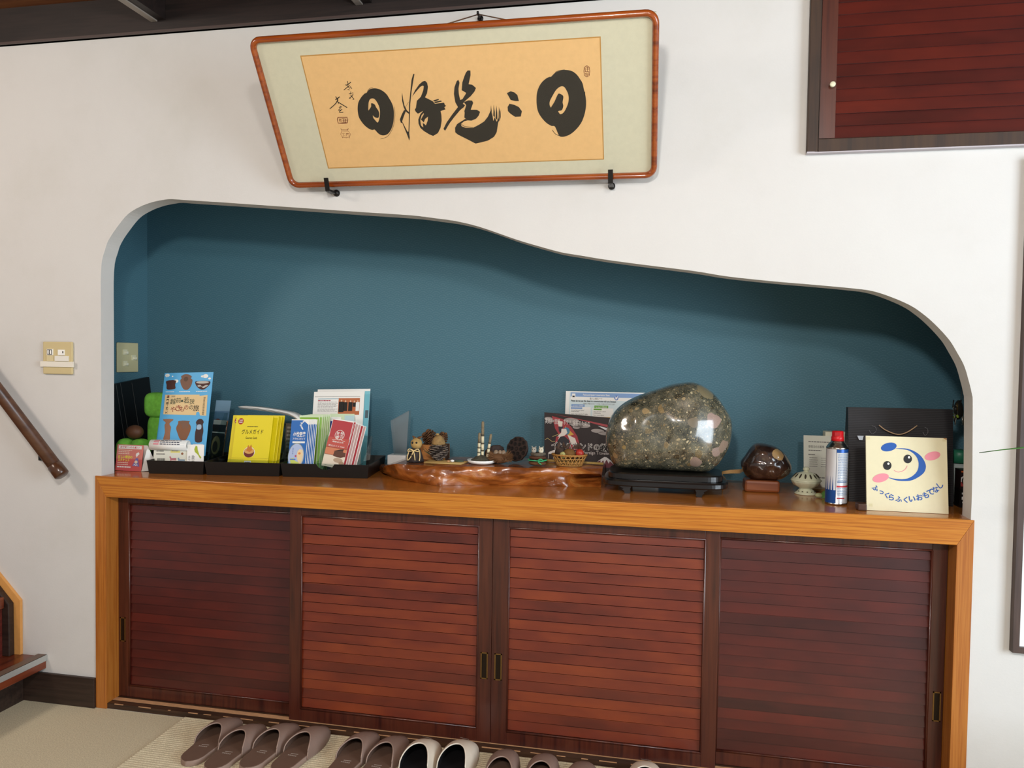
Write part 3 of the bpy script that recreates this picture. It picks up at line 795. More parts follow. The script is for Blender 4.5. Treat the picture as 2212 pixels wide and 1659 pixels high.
# ---- handrail
RAILM = wood('handrail_wood', '#3d2314', '#54311d', '#63402a', 'X', 15, 0.4, 0.2, 0.05)
hr = thing('handrail', 'round brown wooden handrail slanting up the left wall', 'handrail', (-0.3, -0.06, 0.78))
a, b = Vector((-0.085, -0.06, 0.815)), Vector((-1.15, -0.06, 2.0))
d = (b - a).normalized()
MB().tube([a + d * 0.035, b], 0.021, RAILM, 20).build('rail', hr)
mb = MB()
mb.tube([a - d * 0.010, a - d * 0.006, a + d * 0.034, a + d * 0.036], [0.018, 0.0235, 0.0235, 0.022], flat('#4a2c1a', 0.3, coat=0.3), 20)
mb.build('end_cap', hr)
p = a + d * 0.13
for t in (0.13, 0.95):
    p = a + d * t
    mb = MB()
    mb.tube([p + Vector((0, 0.012, -0.018)), p + Vector((0, 0.03, -0.03)), Vector((p.x - 0.035, -0.004, p.z - 0.04))], 0.006, DARKMETAL, 8)
    mb.tube([p - d * 0.035 + Vector((-0.004, 0.004, -0.0205)), p + d * 0.035 + Vector((-0.004, 0.004, -0.0205))], 0.009, flat('#4b4335', 0.4, metal=0.6), 8)
    mb.box(p.x - 0.052, p.x - 0.022, -0.005, -0.0006, p.z - 0.065, p.z - 0.020, DARKMETAL)
    mb.build('bracket', hr)

# ---- switch plates
IVORY = flat('#c9b88a', 0.45)
sw = thing('light_switch', 'ivory wall switch plate with strips of clear tape left of the niche', 'light switch', (-0.1416, -0.003, 1.147))
MB().box(-0.2, -0.084, -0.009, -0.0006, 1.147, 1.258, IVORY).build('plate', sw, bevel=0.003)
mb = MB().box(-0.181, -0.158, -0.0125, -0.0085, 1.212, 1.233, WHITE)
mb.box(-0.179, -0.160, -0.0132, -0.0124, 1.214, 1.231, INK).box(-0.177, -0.172, -0.0138, -0.0124, 1.216, 1.229, WHITE).box(-0.168, -0.162, -0.0138, -0.0124, 1.216, 1.229, WHITE)
mb.build('rocker', sw)
mb = MB().box(-0.137, -0.112, -0.0125, -0.0085, 1.212, 1.231, WHITE)
mb.box(-0.1185, -0.1150, -0.0131, -0.0124, 1.219, 1.226, INK)
mb.build('rocker', sw)
MB().box(-0.182, -0.155, -0.0118, -0.0085, 1.191, 1.211, flat('#d3c49a', 0.45)).build('rocker', sw)
MB().box(-0.150, -0.096, -0.0125, -0.0085, 1.192, 1.210, flat('#e4e1d8', 0.25)).build('tape', sw, label='clear tape strip')
MB().box(-0.207, -0.077, -0.0128, -0.0086, 1.172, 1.1905, flat('#e4dfd2', 0.25)).build('tape', sw, label='long clear tape strip')

sp = thing('light_switch', 'ivory plate with three small toggle switches on the blue side wall', 'light switch', (NX0, 0.40, 1.147))
MB().box(NX0 + 0.0006, NX0 + 0.008, 0.345, 0.465, 1.147, 1.264, flat('#c4bd94', 0.45)).build('plate', sp, bevel=0.003)
for y, z in ((0.385, 1.225), (0.385, 1.18), (0.435, 1.203)):
    mb = MB().box(NX0 + 0.008, NX0 + 0.011, y - 0.012, y + 0.012, z - 0.009, z + 0.012, flat('#d8d4b4', 0.4))
    mb.box(NX0 + 0.011, NX0 + 0.020, y - 0.004, y + 0.006, z - 0.005, z + 0.004, flat('#e2dfc8', 0.35))
    mb.build('toggle', sp)

# ---- framed board at the right edge
fr = thing('wall_board', 'white board in a thin dark brown frame at the right edge of the wall', 'board', (3.13, -0.012, 0.455))
mb = MB()
x0, x1, z0, z1 = 2.8265, 3.43, 0.455, 1.77
fw = 0.016
q1 = [(x0, z0), (x1, z0), (x1, z1), (x0, z1)]
q2 = [(x0 + fw, z0 + fw), (x1 - fw, z0 + fw), (x1 - fw, z1 - fw), (x0 + fw, z1 - fw)]
FRB = wood('board_frame', '#2c1d17', '#41302a', '#4d3a33', 'Z', 25, 0.5, 0.1, 0.1)
for i in range(4):
    j = (i + 1) % 4
    qq = [q1[i], q1[j], q2[j], q2[i]]
    mb.prism([(x, -0.022, z) for x, z in qq], [(x, -0.0006, z) for x, z in qq], FRB)
mb.build('frame', fr)
MB().box(x0 + fw, x1 - fw, -0.012, -0.0007, z0 + fw, z1 - fw, flat('#f3f4f4', 0.3)).build('panel', fr)

# ================================================================ the shoe cabinet
cb = thing('shoe_cabinet', 'long built-in shoe cabinet with golden wood frame and four red brown louvred sliding doors', 'cabinet', (1.365, 0.2, 0))
PW, FB = 0.0418, 0.7323
mb = MB()
mb.box(0.0, 2.73, 0.012, 0.5295, 0.765, H, TOPWOOD)
mb.box(NX0 + 0.0008, NX1 - 0.0008, 0.0630, 0.5294, 0.766, H - 0.0001, TOPWOOD)
mb.build('countertop', cb)
mb = MB()
q = [(0.0, H), (2.73, H), (2.73 - PW, FB), (PW, FB)]
mb.prism([(x, -0.004, z) for x, z in q], [(x, 0.0115, z) for x, z in q], FASCIA)
mb.build('fascia', cb, bevel=0.0012)
for s in (0, 1):
    g = (lambda x: x) if s == 0 else (lambda x: 2.73 - x)
    q = [(g(0.0), 0.0004), (g(PW), 0.0004), (g(PW), FB - 0.0003), (g(0.0), H - 0.0003)]
    mb = MB()
    mb.prism([(x, -0.004, z) for x, z in q], [(x, 0.105, z) for x, z in q], POST)
    mb.build('post', cb, bevel=0.001)
mb = MB()
mb.box(PW, 2.73 - PW, 0.0, 0.11, 0.0004, 0.019, SILLWOOD)
mb.box(PW, 2.73 - PW, 0.026, 0.047, 0.0188, 0.0197, RAW)
rnd = random.Random(5)
x = 0.07
while x < 2.6:
    L = rnd.uniform(0.008, 0.05)
    if 0.5 < x < 2.2:
        L *= 2.5
    hz = rnd.uniform(0.0008, 0.002)
    mb.box(x, x + L, -0.0006, 0.0022, 0.0192 - hz, 0.0194, RAW)
    x += L + rnd.uniform(0.015, 0.07)
mb.build('sill', cb, bevel=0.0)
MB().box(PW, 2.73 - PW, 0.012, 0.12, FB + 0.001, 0.764, STILE).build('head_rail', cb)
MB().box(PW, 2.73 - PW, 0.085, 0.10, 0.02, FB, flat('#120806', 0.8)).build('back_board', cb)


def door(x0, x1, px0, px1, yf, slat, handle_x=None, hz=(0.221, 0.305), gap=0.0046):
    """door frame with stiles and rails, louvred panel and flush pull"""
    z0, z1, pz0, pz1 = 0.0205, FB - 0.0005, 0.061, 0.7005
    yb = yf + 0.022
    mb = MB()
    mb.box(x0, px0, yf, yb, z0, z1, STILE)
    mb.box(px1, x1, yf, yb, z0, z1, STILE)
    mb.box(px0, px1, yf + 0.0006, yb, z0, pz0, STILE)
    mb.box(px0, px1, yf + 0.0006, yb, pz1, z1, STILE)
    dr = mb.build('door', cb, bevel=0.0012)
    # rounded bead round the panel
    mb = MB()
    bx = 0.0028
    for (aa, bb) in (((px0, pz0), (px1, pz0)), ((px1, pz0), (px1, pz1)), ((px1, pz1), (px0, pz1)), ((px0, pz1), (px0, pz0))):
        mb.tube([(aa[0], yf + 0.0035, aa[1]), (bb[0], yf + 0.0035, bb[1])], 0.0042, STILE, 8)
    mb.build('bead', dr)
    # louvre boards, each leaning out over the one below
    mb = MB()
    n = 20
    st_ = (pz1 - pz0) / n
    for i in range(n):
        zb, zt = pz0 + i * st_, pz0 + (i + 1) * st_
        mb.box(px0 + 0.001, px1 - 0.001, yf + 0.006, yf + 0.012, zb + gap, zt, slat)
        k = len(mb.v) - 8
        for t in range(8):
            vx, vy, vz = mb.v[k + t]
            if vz > zb + 0.01:
                mb.v[k + t] = (vx, vy + 0.0045, vz + 0.0015)
    mb.box(px0, px1, yf + 0.0165, yf + 0.020, pz0, pz1, flat('#120806', 0.8))
    mb.build('louvre_panel', dr)
    if handle_x is not None:
        a0, a1 = handle_x
        mb = MB()
        t = 0.0035
        mb.box(a0, a1, yf - 0.0015, yf + 0.0005, hz[0], hz[0] + t, BRASS)
        mb.box(a0, a1, yf - 0.0015, yf + 0.0005, hz[1] - t, hz[1], BRASS)
        mb.box(a0, a0 + t, yf - 0.0015, yf + 0.0005, hz[0], hz[1], BRASS)
        mb.box(a1 - t, a1, yf - 0.0015, yf + 0.0005, hz[0], hz[1], BRASS)
        mb.box(a0 + t, a1 - t, yf - 0.0002, yf + 0.0003, hz[0] + t, hz[1] - t, flat('#2a2119', 0.3, metal=0.6))
        mb.build('pull', dr, label='brass flush pull')
    return dr


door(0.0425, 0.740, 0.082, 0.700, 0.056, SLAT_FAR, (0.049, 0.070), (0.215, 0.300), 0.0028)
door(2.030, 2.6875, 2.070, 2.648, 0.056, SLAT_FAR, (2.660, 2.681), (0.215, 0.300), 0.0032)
door(0.704, 1.3855, 0.744, 1.3415, 0.028, SLAT, (1.3525, 1.3755))
door(1.3865, 2.068, 1.437, 2.0265, 0.028, SLAT, (1.397, 1.420))

# ================================================================ wall cupboard, upper right
wc = thing('wall_cupboard', 'dark brown framed wall cupboard with reddish slatted door and small round knob', 'cupboard', (2.62, -0.01, 1.8055))
mb = MB()
CFR = wood('cupboard_frame', '#27170a', '#372110', '#402914', 'Z', 25, 0.6, 0.0, 0.1)
mb.box(2.2712, 2.3004, -0.022, -0.0006, 1.8055, 2.271, CFR)
mb.box(2.3004, 3.3, -0.022, -0.0006, 1.8055, 1.8390, CFR)
mb.build('frame', wc, bevel=0.0015)
MB().box(2.2712, 3.3, -0.0215, -0.0006, 1.8012, 1.8054, flat('#b3acb2', 0.5)).build('lit_frame_underside', wc, label='pale grey strip standing for floor light on the frame underside')  # strip added to paint the light under the cupboard frame
mb = MB()
mb.box(2.3025, 2.3436, -0.016, -0.001, 1.8415, 2.27, STILE)
mb.box(3.26, 3.298, -0.016, -0.001, 1.8415, 2.27, STILE)
mb.box(2.3025, 3.298, -0.0016, -0.0008, 1.8415, 2.27, STILE)
cd = mb.build('door', wc, bevel=0.001)
mb = MB()
n = 13
for i in range(n):
    zb = 1.8415 + i * 0.0335
    mb.box(2.3436, 3.26, -0.0135, -0.0022, zb, min(zb + 0.0335, 2.27), SLAT_UP)
    k = len(mb.v) - 8
    for t in range(8):
        vx, vy, vz = mb.v[k + t]
        if vz > zb + 0.01 and vy < -0.006:
            mb.v[k + t] = (vx, vy + 0.0065, vz)
mb.build('louvre_panel', cd)
mb = MB()
mb.lathe([(0.0, 0.018), (0.006, 0.018), (0.0075, 0.0165), (0.0075, 0.012), (0.005, 0.009), (0.004, 0.0)], (2.3315, -0.0162, 1.983), flat('#d9d6b8', 0.3), 20, Matrix.Rotation(PI / 2, 4, 'X'))
mb.build('knob', cd, label='pale round knob')

# ================================================================ hanging calligraphy frame
T = 0.6143
FO = Vector((1.2995, -0.035, 1.7462))
FU = Vector((1, 0, 0))
FV = Vector((0, -math.sin(T), math.cos(T)))
_ro = -0.0042
FU, FV = math.cos(_ro) * FU + math.sin(_ro) * FV, -math.sin(_ro) * FU + math.cos(_ro) * FV
FN = FU.cross(FV)
FW, FH = 1.1319, 0.4431


def fp(u, v, l=0.0):
    return FO + FU * u + FV * v + FN * l


pf = thing('picture_frame', 'red brown framed brush calligraphy tilted forward high on the wall', 'picture', (FO.x, FO.y, FO.z))
MATB = flat('#c6c2aa', 0.8, spec=0.1, mottle=0.05)
SHEET_T = flat('#dbb27a', 0.8, spec=0.1, mottle=0.06)
mb = MB()
path = []
cr, ins = 0.026, 0.0085
for cx, cy, a0 in ((FW / 2 - ins - cr, ins + cr, -PI / 2), (FW / 2 - ins - cr, FH - ins - cr, 0), (-FW / 2 + ins + cr, FH - ins - cr, PI / 2), (-FW / 2 + ins + cr, ins + cr, PI)):
    for i in range(9):
        t = a0 + PI / 2 * i / 8
        path.append(fp(cx + cr * math.cos(t), cy + cr * math.sin(t)))
FRM = wood('rosewood_frame', '#5e2408', '#8a3c10', '#a04e18', 'X', 20, 0.25, 0.5, 0.03)
mb.tube(path, 0.0088, FRM, 14, closed=True, flatten=1.25, up=FN)
mb.build('frame', pf)
mb = MB()
inn = [fp(-FW / 2 + 0.008, 0.008), fp(FW / 2 - 0.008, 0.008), fp(FW / 2 - 0.008, FH - 0.008), fp(-FW / 2 + 0.008, FH - 0.008)]
mb.prism([p - FN * 0.003 for p in inn], [p - FN * 0.010 for p in inn], MATB)
mb.build('mount', pf, label='pale grey green mount')
mb = MB()
pu0, pu1, pv0, pv1 = -0.4245, 0.4167, 0.0578, 0.3858
q = [fp(pu0, pv0), fp(pu1, pv0), fp(pu1, pv1), fp(pu0, pv1)]
mb.prism([p - FN * 0.0022 for p in q], [p - FN * 0.0029 for p in q], flat('#b0813c', 0.7))
e = 0.0028
q = [fp(pu0 + e, pv0 + e), fp(pu1 - e, pv0 + e), fp(pu1 - e, pv1 - e), fp(pu0 + e, pv1 - e)]
mb.poly([p - FN * 0.0019 for p in q], SHEET_T)
SUMI = flat('#2a2721', 0.75, spec=0.2)
L1, L2 = -0.0016, -0.0013


def ring(outer_, hole, m, l):
    """closed brush ring with an eye"""
    o2, h2 = smooth_closed(outer_, 3), smooth_closed(hole, 3)
    t = tessellate_polygon([[Vector((x, y, 0)) for x, y in o2], [Vector((x, y, 0)) for x, y in h2]])
    mb.add([fp(x, y, l) for x, y in o2 + h2], [list(f) for f in t], m)


ring(DAY_L, DAY_L_HOLE, SUMI, L1)
ring(DAY_R, DAY_R_HOLE, SUMI, L1)
for s in (DAY_L_DOT, DAY_R_DOT):
    mb.poly([fp(x, y, L2) for x, y in smooth_closed(s, 3)], SUMI)
for s in BRUSH:
    mb.poly([fp(x, y, L1) for x, y in s], SUMI)
for pts, wdt in HAIR:
    ribbon(mb, smooth_open(pts, 3), wdt * 1.0, SUMI, L2, fp)
for pts, wdt in SEAL:
    ribbon(mb, pts, wdt, flat('#6b2a18', 0.7), L2, fp)
mb.build('calligraphy_sheet', pf, label='orange paper sheet with black brush writing')
mb = MB()
q = [fp(-FW / 2 + 0.010, 0.010, 0.002), fp(FW / 2 - 0.010, 0.010, 0.002), fp(FW / 2 - 0.010, FH - 0.010, 0.002), fp(-FW / 2 + 0.010, FH - 0.010, 0.002)]
mb.add(q, [(0, 1, 2, 3)], clear('frame_glazing', '#ffffff', 1.35, 0.05, 0.0))
mb.keep_normals = True
mb.build('glass', pf)
CORD = flat('#6a4a30', 0.7)
nail = Vector((1.3328, -0.03, 2.2440))
mb = MB()
for u in (0.0097, 0.1712):
    e = fp(u, 0.440, -0.008)
    mb.tube([nail + Vector((0, 0.004, 0.002)), e], 0.0018, CORD, 6)
mb.build('hanging_cord', pf)
mb = MB()
mb.tube([nail + Vector((0, 0.0285, 0.0)), nail + Vector((0, -0.004, 0)), nail + Vector((0, -0.008, 0.006))], [0.004, 0.004, 0.003], DARKMETAL, 10)
mb.tube([nail + Vector((0, 0.0293, 0)), nail + Vector((0, 0.026, 0))], 0.009, DARKMETAL, 14)
mb.build('wall_hook', label='small dark hook on the wall above the calligraphy frame', cat='hook')
for (kx, kz, cx, cz, side) in ((0.874, 1.7471, 0.8707, 1.7445, 'left'), (1.7349, 1.7433, 1.7358, 1.7400, 'right')):
    mb = MB()
    mb.lathe([(0.0, 0.012), (0.007, 0.011), (0.0105, 0.006), (0.0105, 0.0)], (kx, -0.0006, kz - 0.012), DARKMETAL, 18, Matrix.Rotation(PI / 2, 4, 'X'))
    mb.tube([(kx, -0.010, kz - 0.012), (cx, -0.030, cz - 0.010), (cx, -0.058, cz - 0.012)], 0.0045, DARKMETAL, 8)
    q = [(cx - 0.007, -0.062, cz - 0.014), (cx + 0.007, -0.062, cz - 0.014), (cx + 0.007, -0.075, cz + 0.022), (cx - 0.007, -0.075, cz + 0.022)]
    mb.prism(q, [(x, y + 0.003, z) for x, y, z in q], DARKMETAL)
    mb.box(cx - 0.007, cx + 0.007, -0.0615, -0.020, cz - 0.016, cz - 0.013, DARKMETAL)
    mb.build('frame_bracket', label='black metal bracket under the %s end of the calligraphy frame' % side, cat='bracket', group='brackets under the calligraphy frame')

# ================================================================ things on the counter, left to right
# ---- black board leaning on the side wall
mb = MB()
q = [(-0.140, 0.12, H + 0.0005), (-0.140, 0.52, H + 0.0005), (-0.184, 0.522, 1.126), (-0.184, 0.12, 1.078)]
mb.prism(q, [(x - 0.010, y, z + 0.0005) for x, y, z in q], flat('#0d0c0c', 0.4))
n = Vector((0.0575, 0, 0.0098)).normalized() if False else Vector((0.322, 0, 0.044)).normalized()
for y0, y1 in ((0.335, 0.322), (0.362, 0.347), (0.425, 0.412)):
    a0, a1 = Vector((-0.123, y0, H + 0.02)), Vector((-0.1765, y1, 1.105 if y0 > 0.3 else 1.09))
    a0 = Vector((-0.140 - 0.044 * (a0.z - H) / 0.323, a0.y, a0.z)) + n * 0.0012
    a1 = Vector((-0.140 - 0.044 * (a1.z - H) / 0.323, a1.y, a1.z)) + n * 0.0012
    mb.add([a0, a0 + Vector((0, 0.0012, 0)), a1 + Vector((0, 0.0012, 0)), a1], [(0, 1, 2, 3)], flat('#6e6a66', 0.5))
mb.build('display_board', label='black board with thin pale lines leaning on the left side wall of the niche', cat='board')

# ---- plain soft toys
PLUSH = flat('#82d052', 0.95, spec=0.1, mottle=0.25)
tg = thing('soft_toy', 'plain bright green plush block toy sitting behind the tent card', 'toy', (0.0, 0.27, H))
mb = MB()
mb.ball((0.033, 0.285, 1.030), (0.047, 0.036, 0.047), PLUSH, 24, 16, p=0.55)
mb.build('head', tg)
mb = MB()
mb.ball((0.028, 0.290, 0.927), (0.036, 0.028, 0.066), PLUSH, 24, 16, p=0.6)
mb.build('body', tg)
for x in (-0.073, -0.015):
    mb = MB()
    mb.ball((x, 0.245, 0.854), (0.0305, 0.040, 0.0505), PLUSH, 20, 14, p=0.7)
    mb.build('foot', tg)
mb = MB()
mb.ball((-0.030, 0.235, 0.930), (0.033, 0.027, 0.026), flat('#5d3a25', 0.6, mottle=0.2), 24, 16)
mb.build('soft_toy', label='small round dark brown toy lying on the green plush', cat='toy')

# ---- pink tent card
tc = thing('tent_card', 'pink folded tent card with yellow lettering at the left end of the counter', 'card', (0.04, 0.115, H))
mb = Sheet((-0.021, 0.118, H + 0.001), (0.0860, 0.116, H + 0.001), (0.0085, 0.132, H + 0.0925), 0.0012, flat('#d2605e', 0.5))
PK2 = flat('#d98378', 0.5)
mb.rect(0, 1, 0.45, 1, PK2, 1)
mb.rect(0.06, 0.94, 0.84, 0.965, WHITE, 2)
mb.text('お客様へのお願い', 0.12, 0.86, 0.865, 0.945, flat('#d64f50', 0.5), 3, 0.02)
CR = flat('#f3dcc8', 0.6)
mb.lines(0.07, 0.62, 0.62, 0.82, 3, CR, 2, 3, 0.35)
YL = flat('#f3e75a', 0.5)
mb.text('新しい宿泊の', 0.08, 0.62, 0.47, 0.59, YL, 3, 0.03)
mb.text('エチケット', 0.08, 0.52, 0.35, 0.455, YL, 3, 0.03)
mb.lines(0.07, 0.5, 0.20, 0.34, 2, CR, 2, 4, 0.35)
mb.lines(0.07, 0.72, 0.10, 0.19, 1, WHITE, 2, 6, 0.5)
PU = flat('#7d74b4', 0.6)
mb.shape([(0.64, 0.2), (0.92, 0.18), (0.88, 0.33), (0.84, 0.5), (0.76, 0.5), (0.7, 0.33)], PU, 2)
mb.ell(0.78, 0.35, 0.06, 0.06, flat('#efd9bd', 0.6), 3)
mb.shape([(0.68, 0.22), (0.73, 0.27), (0.78, 0.24), (0.83, 0.27), (0.86, 0.2), (0.82, 0.24), (0.78, 0.21), (0.73, 0.24)], WHITE, 3)
mb.shape([(0.78, 0.52), (0.74, 0.62), (0.76, 0.68), (0.84, 0.73), (0.88, 0.66), (0.83, 0.60)], WHITE, 3)
mb.build('front_panel', tc)
mb = MB()
mb.prism([(0.0085, 0.1335, H + 0.0925), (0.1010, 0.1315, H + 0.0925), (0.121, 0.165, H + 0.001), (-0.0235, 0.165, H + 0.001)], [(0.0085, 0.1323, H + 0.0925), (0.1010, 0.1303, H + 0.0925), (0.121, 0.1637, H + 0.001), (-0.0235, 0.1637, H + 0.001)], WHITE)
mb.prism([(0.0865, 0.1170, H + 0.001), (0.1235, 0.1265, H + 0.001), (0.121, 0.163, H + 0.001), (0.1018, 0.1318, H + 0.0925)], [(0.0858, 0.1180, H + 0.001), (0.1228, 0.1275, H + 0.001), (0.1203, 0.1635, H + 0.001), (0.1011, 0.1324, H + 0.0925)], WHITE)
mb.build('side_flap', tc, label='white side and back')


# ---- black trays
def tray(s0, s1, dep, notch=None):
    """open tray with sloping walls; front edge runs along the counter"""
    A, E, F = Vector((0.152, 0.084, H)), Vector((0.9893, 0.1459, 0)), Vector((-0.1459, 0.9893, 0))
    P = lambda s, t, z: A + E * s + F * t + Vector((0, 0, z))
    hgt, fl, th = 0.047, 0.006, 0.003
    mb = MB()
    lo = [(s0 + fl, fl), (s1 - fl, fl), (s1 - fl, dep - fl), (s0 + fl, dep - fl)]
    hi = [(s0, 0), (s1, 0), (s1, dep), (s0, dep)]
    li = [(s0 + fl + th, fl + th), (s1 - fl - th, fl + th), (s1 - fl - th, dep - fl - th), (s0 + fl + th, dep - fl - th)]
    ri = [(s0 + th, th), (s1 - th, th), (s1 - th, dep - th), (s0 + th, dep - th)]
    for i in range(4):
        j = (i + 1) % 4
        o1, o2, o3, o4 = P(*lo[i], 0.0005), P(*lo[j], 0.0005), P(*hi[j], hgt), P(*hi[i], hgt)
        i1, i2, i3, i4 = P(*li[i], 0.0035), P(*li[j], 0.0035), P(*ri[j], hgt), P(*ri[i], hgt)
        if i == 0 and notch:
            a, b, dp = notch
            f = lambda c0, c1, t: c0 + (c1 - c0) * t
            def edge(b1, b2, t3, t4):
                pts = [b1, b2, t3]
                for k in range(9):
                    u = b - (b - a) * k / 8
                    dz = math.sin(PI * k / 8) ** 0.5 * dp
                    top = f(t4, t3, u)
                    bot = f(b1, b2, u)
                    pts.append(f(top, bot, dz))
                pts.append(t4)
                return pts
            mb.prism(edge(o1, o2, o3, o4), edge(i1, i2, i3, i4), BLACK)
        else:
            mb.prism([o1, o2, o3, o4], [i1, i2, i3, i4], BLACK)
    mb.prism([P(*q, 0.0005) for q in lo], [P(*q, 0.0035) for q in lo], BLACK)
    return mb


tray(-0.018, 0.186, 0.27).build('tray', label='black tray behind the pink card holding the pottery poster', cat='tray', group='black leaflet trays')
tray(0.188, 0.455, 0.27).build('tray', label='black tray holding the yellow booklets, middle of the three', cat='tray', group='black leaflet trays')
tray(0.457, 0.765, 0.27, (0.40, 0.61, 0.45)).build('tray', label='black tray with a notched front holding blue and red leaflets', cat='tray', group='black leaflet trays')
TF = H + 0.0045     # level of a tray's floor

ACR = clear('clear_acrylic', '#eef4f4', 1.4, 0.03, 0.03)


def rack(x0, x1, y, name_label, lean=0.04, h=0.15, lip=0.07, d=0.085, shelf=0.0):
    """clear leaflet holder: sloping back, low front and two sides"""
    mb = MB()
    q = [(y, TF + 0.001), (y + d, TF + 0.001), (y + d + lean, TF + h), (y + d * 0.75 + lean, TF + h), (y + d * 0.35, TF + lip), (y - 0.004, TF + lip * 0.95)]
    for x in (x0, x1):
        if shelf and x == x0:      # the left side is low, the poster stands out over it
            mb.box(x, x + 0.0018, y, y + d, TF + 0.001, TF + shelf - 0.002, ACR)
            continue
        mb.prism([(x, yy, z) for yy, z in q], [(x + 0.0018, yy, z) for yy, z in q], ACR)
    mb.box(x0 + 0.0019, x1 - 0.0001, y - 0.001, y + 0.0005, TF + 0.001, TF + lip * 0.9, ACR)
    if shelf:
        mb.box(x0 + 0.0019, x1 - 0.0001, y + 0.002, y + d - 0.003, TF + shelf - 0.0015, TF + shelf, ACR)
    p = [(x0 + 0.0019, y + d - 0.002, TF + 0.001), (x1 - 0.0001, y + d - 0.002, TF + 0.001), (x1 - 0.0001, y + d - 0.002 + lean, TF + h), (x0 + 0.0019, y + d - 0.002 + lean, TF + h)]
    mb.prism(p, [(a_, b_ + 0.0015, c_) for a_, b_, c_ in p], ACR)
    return mb.build('leaflet_holder', label=name_label, cat='leaflet holder')


rack(0.134, 0.312, 0.150, 'clear acrylic holder around the blue pottery poster', 0.05, 0.20, 0.06, 0.10, 0.046)
rack(0.345, 0.572, 0.185, 'clear acrylic holder around the yellow booklets', 0.04, 0.165, 0.05, 0.085)
rack(0.705, 0.872, 0.205, 'clear acrylic holder around the red leaflets', 0.04, 0.13, 0.045, 0.075)

# ---- blue pottery poster
BROWNS = [flat(c, 0.6) for c in ('#4a2c28', '#7a5a4a', '#5d473a', '#96694f', '#83583e', '#3f2a2a')]


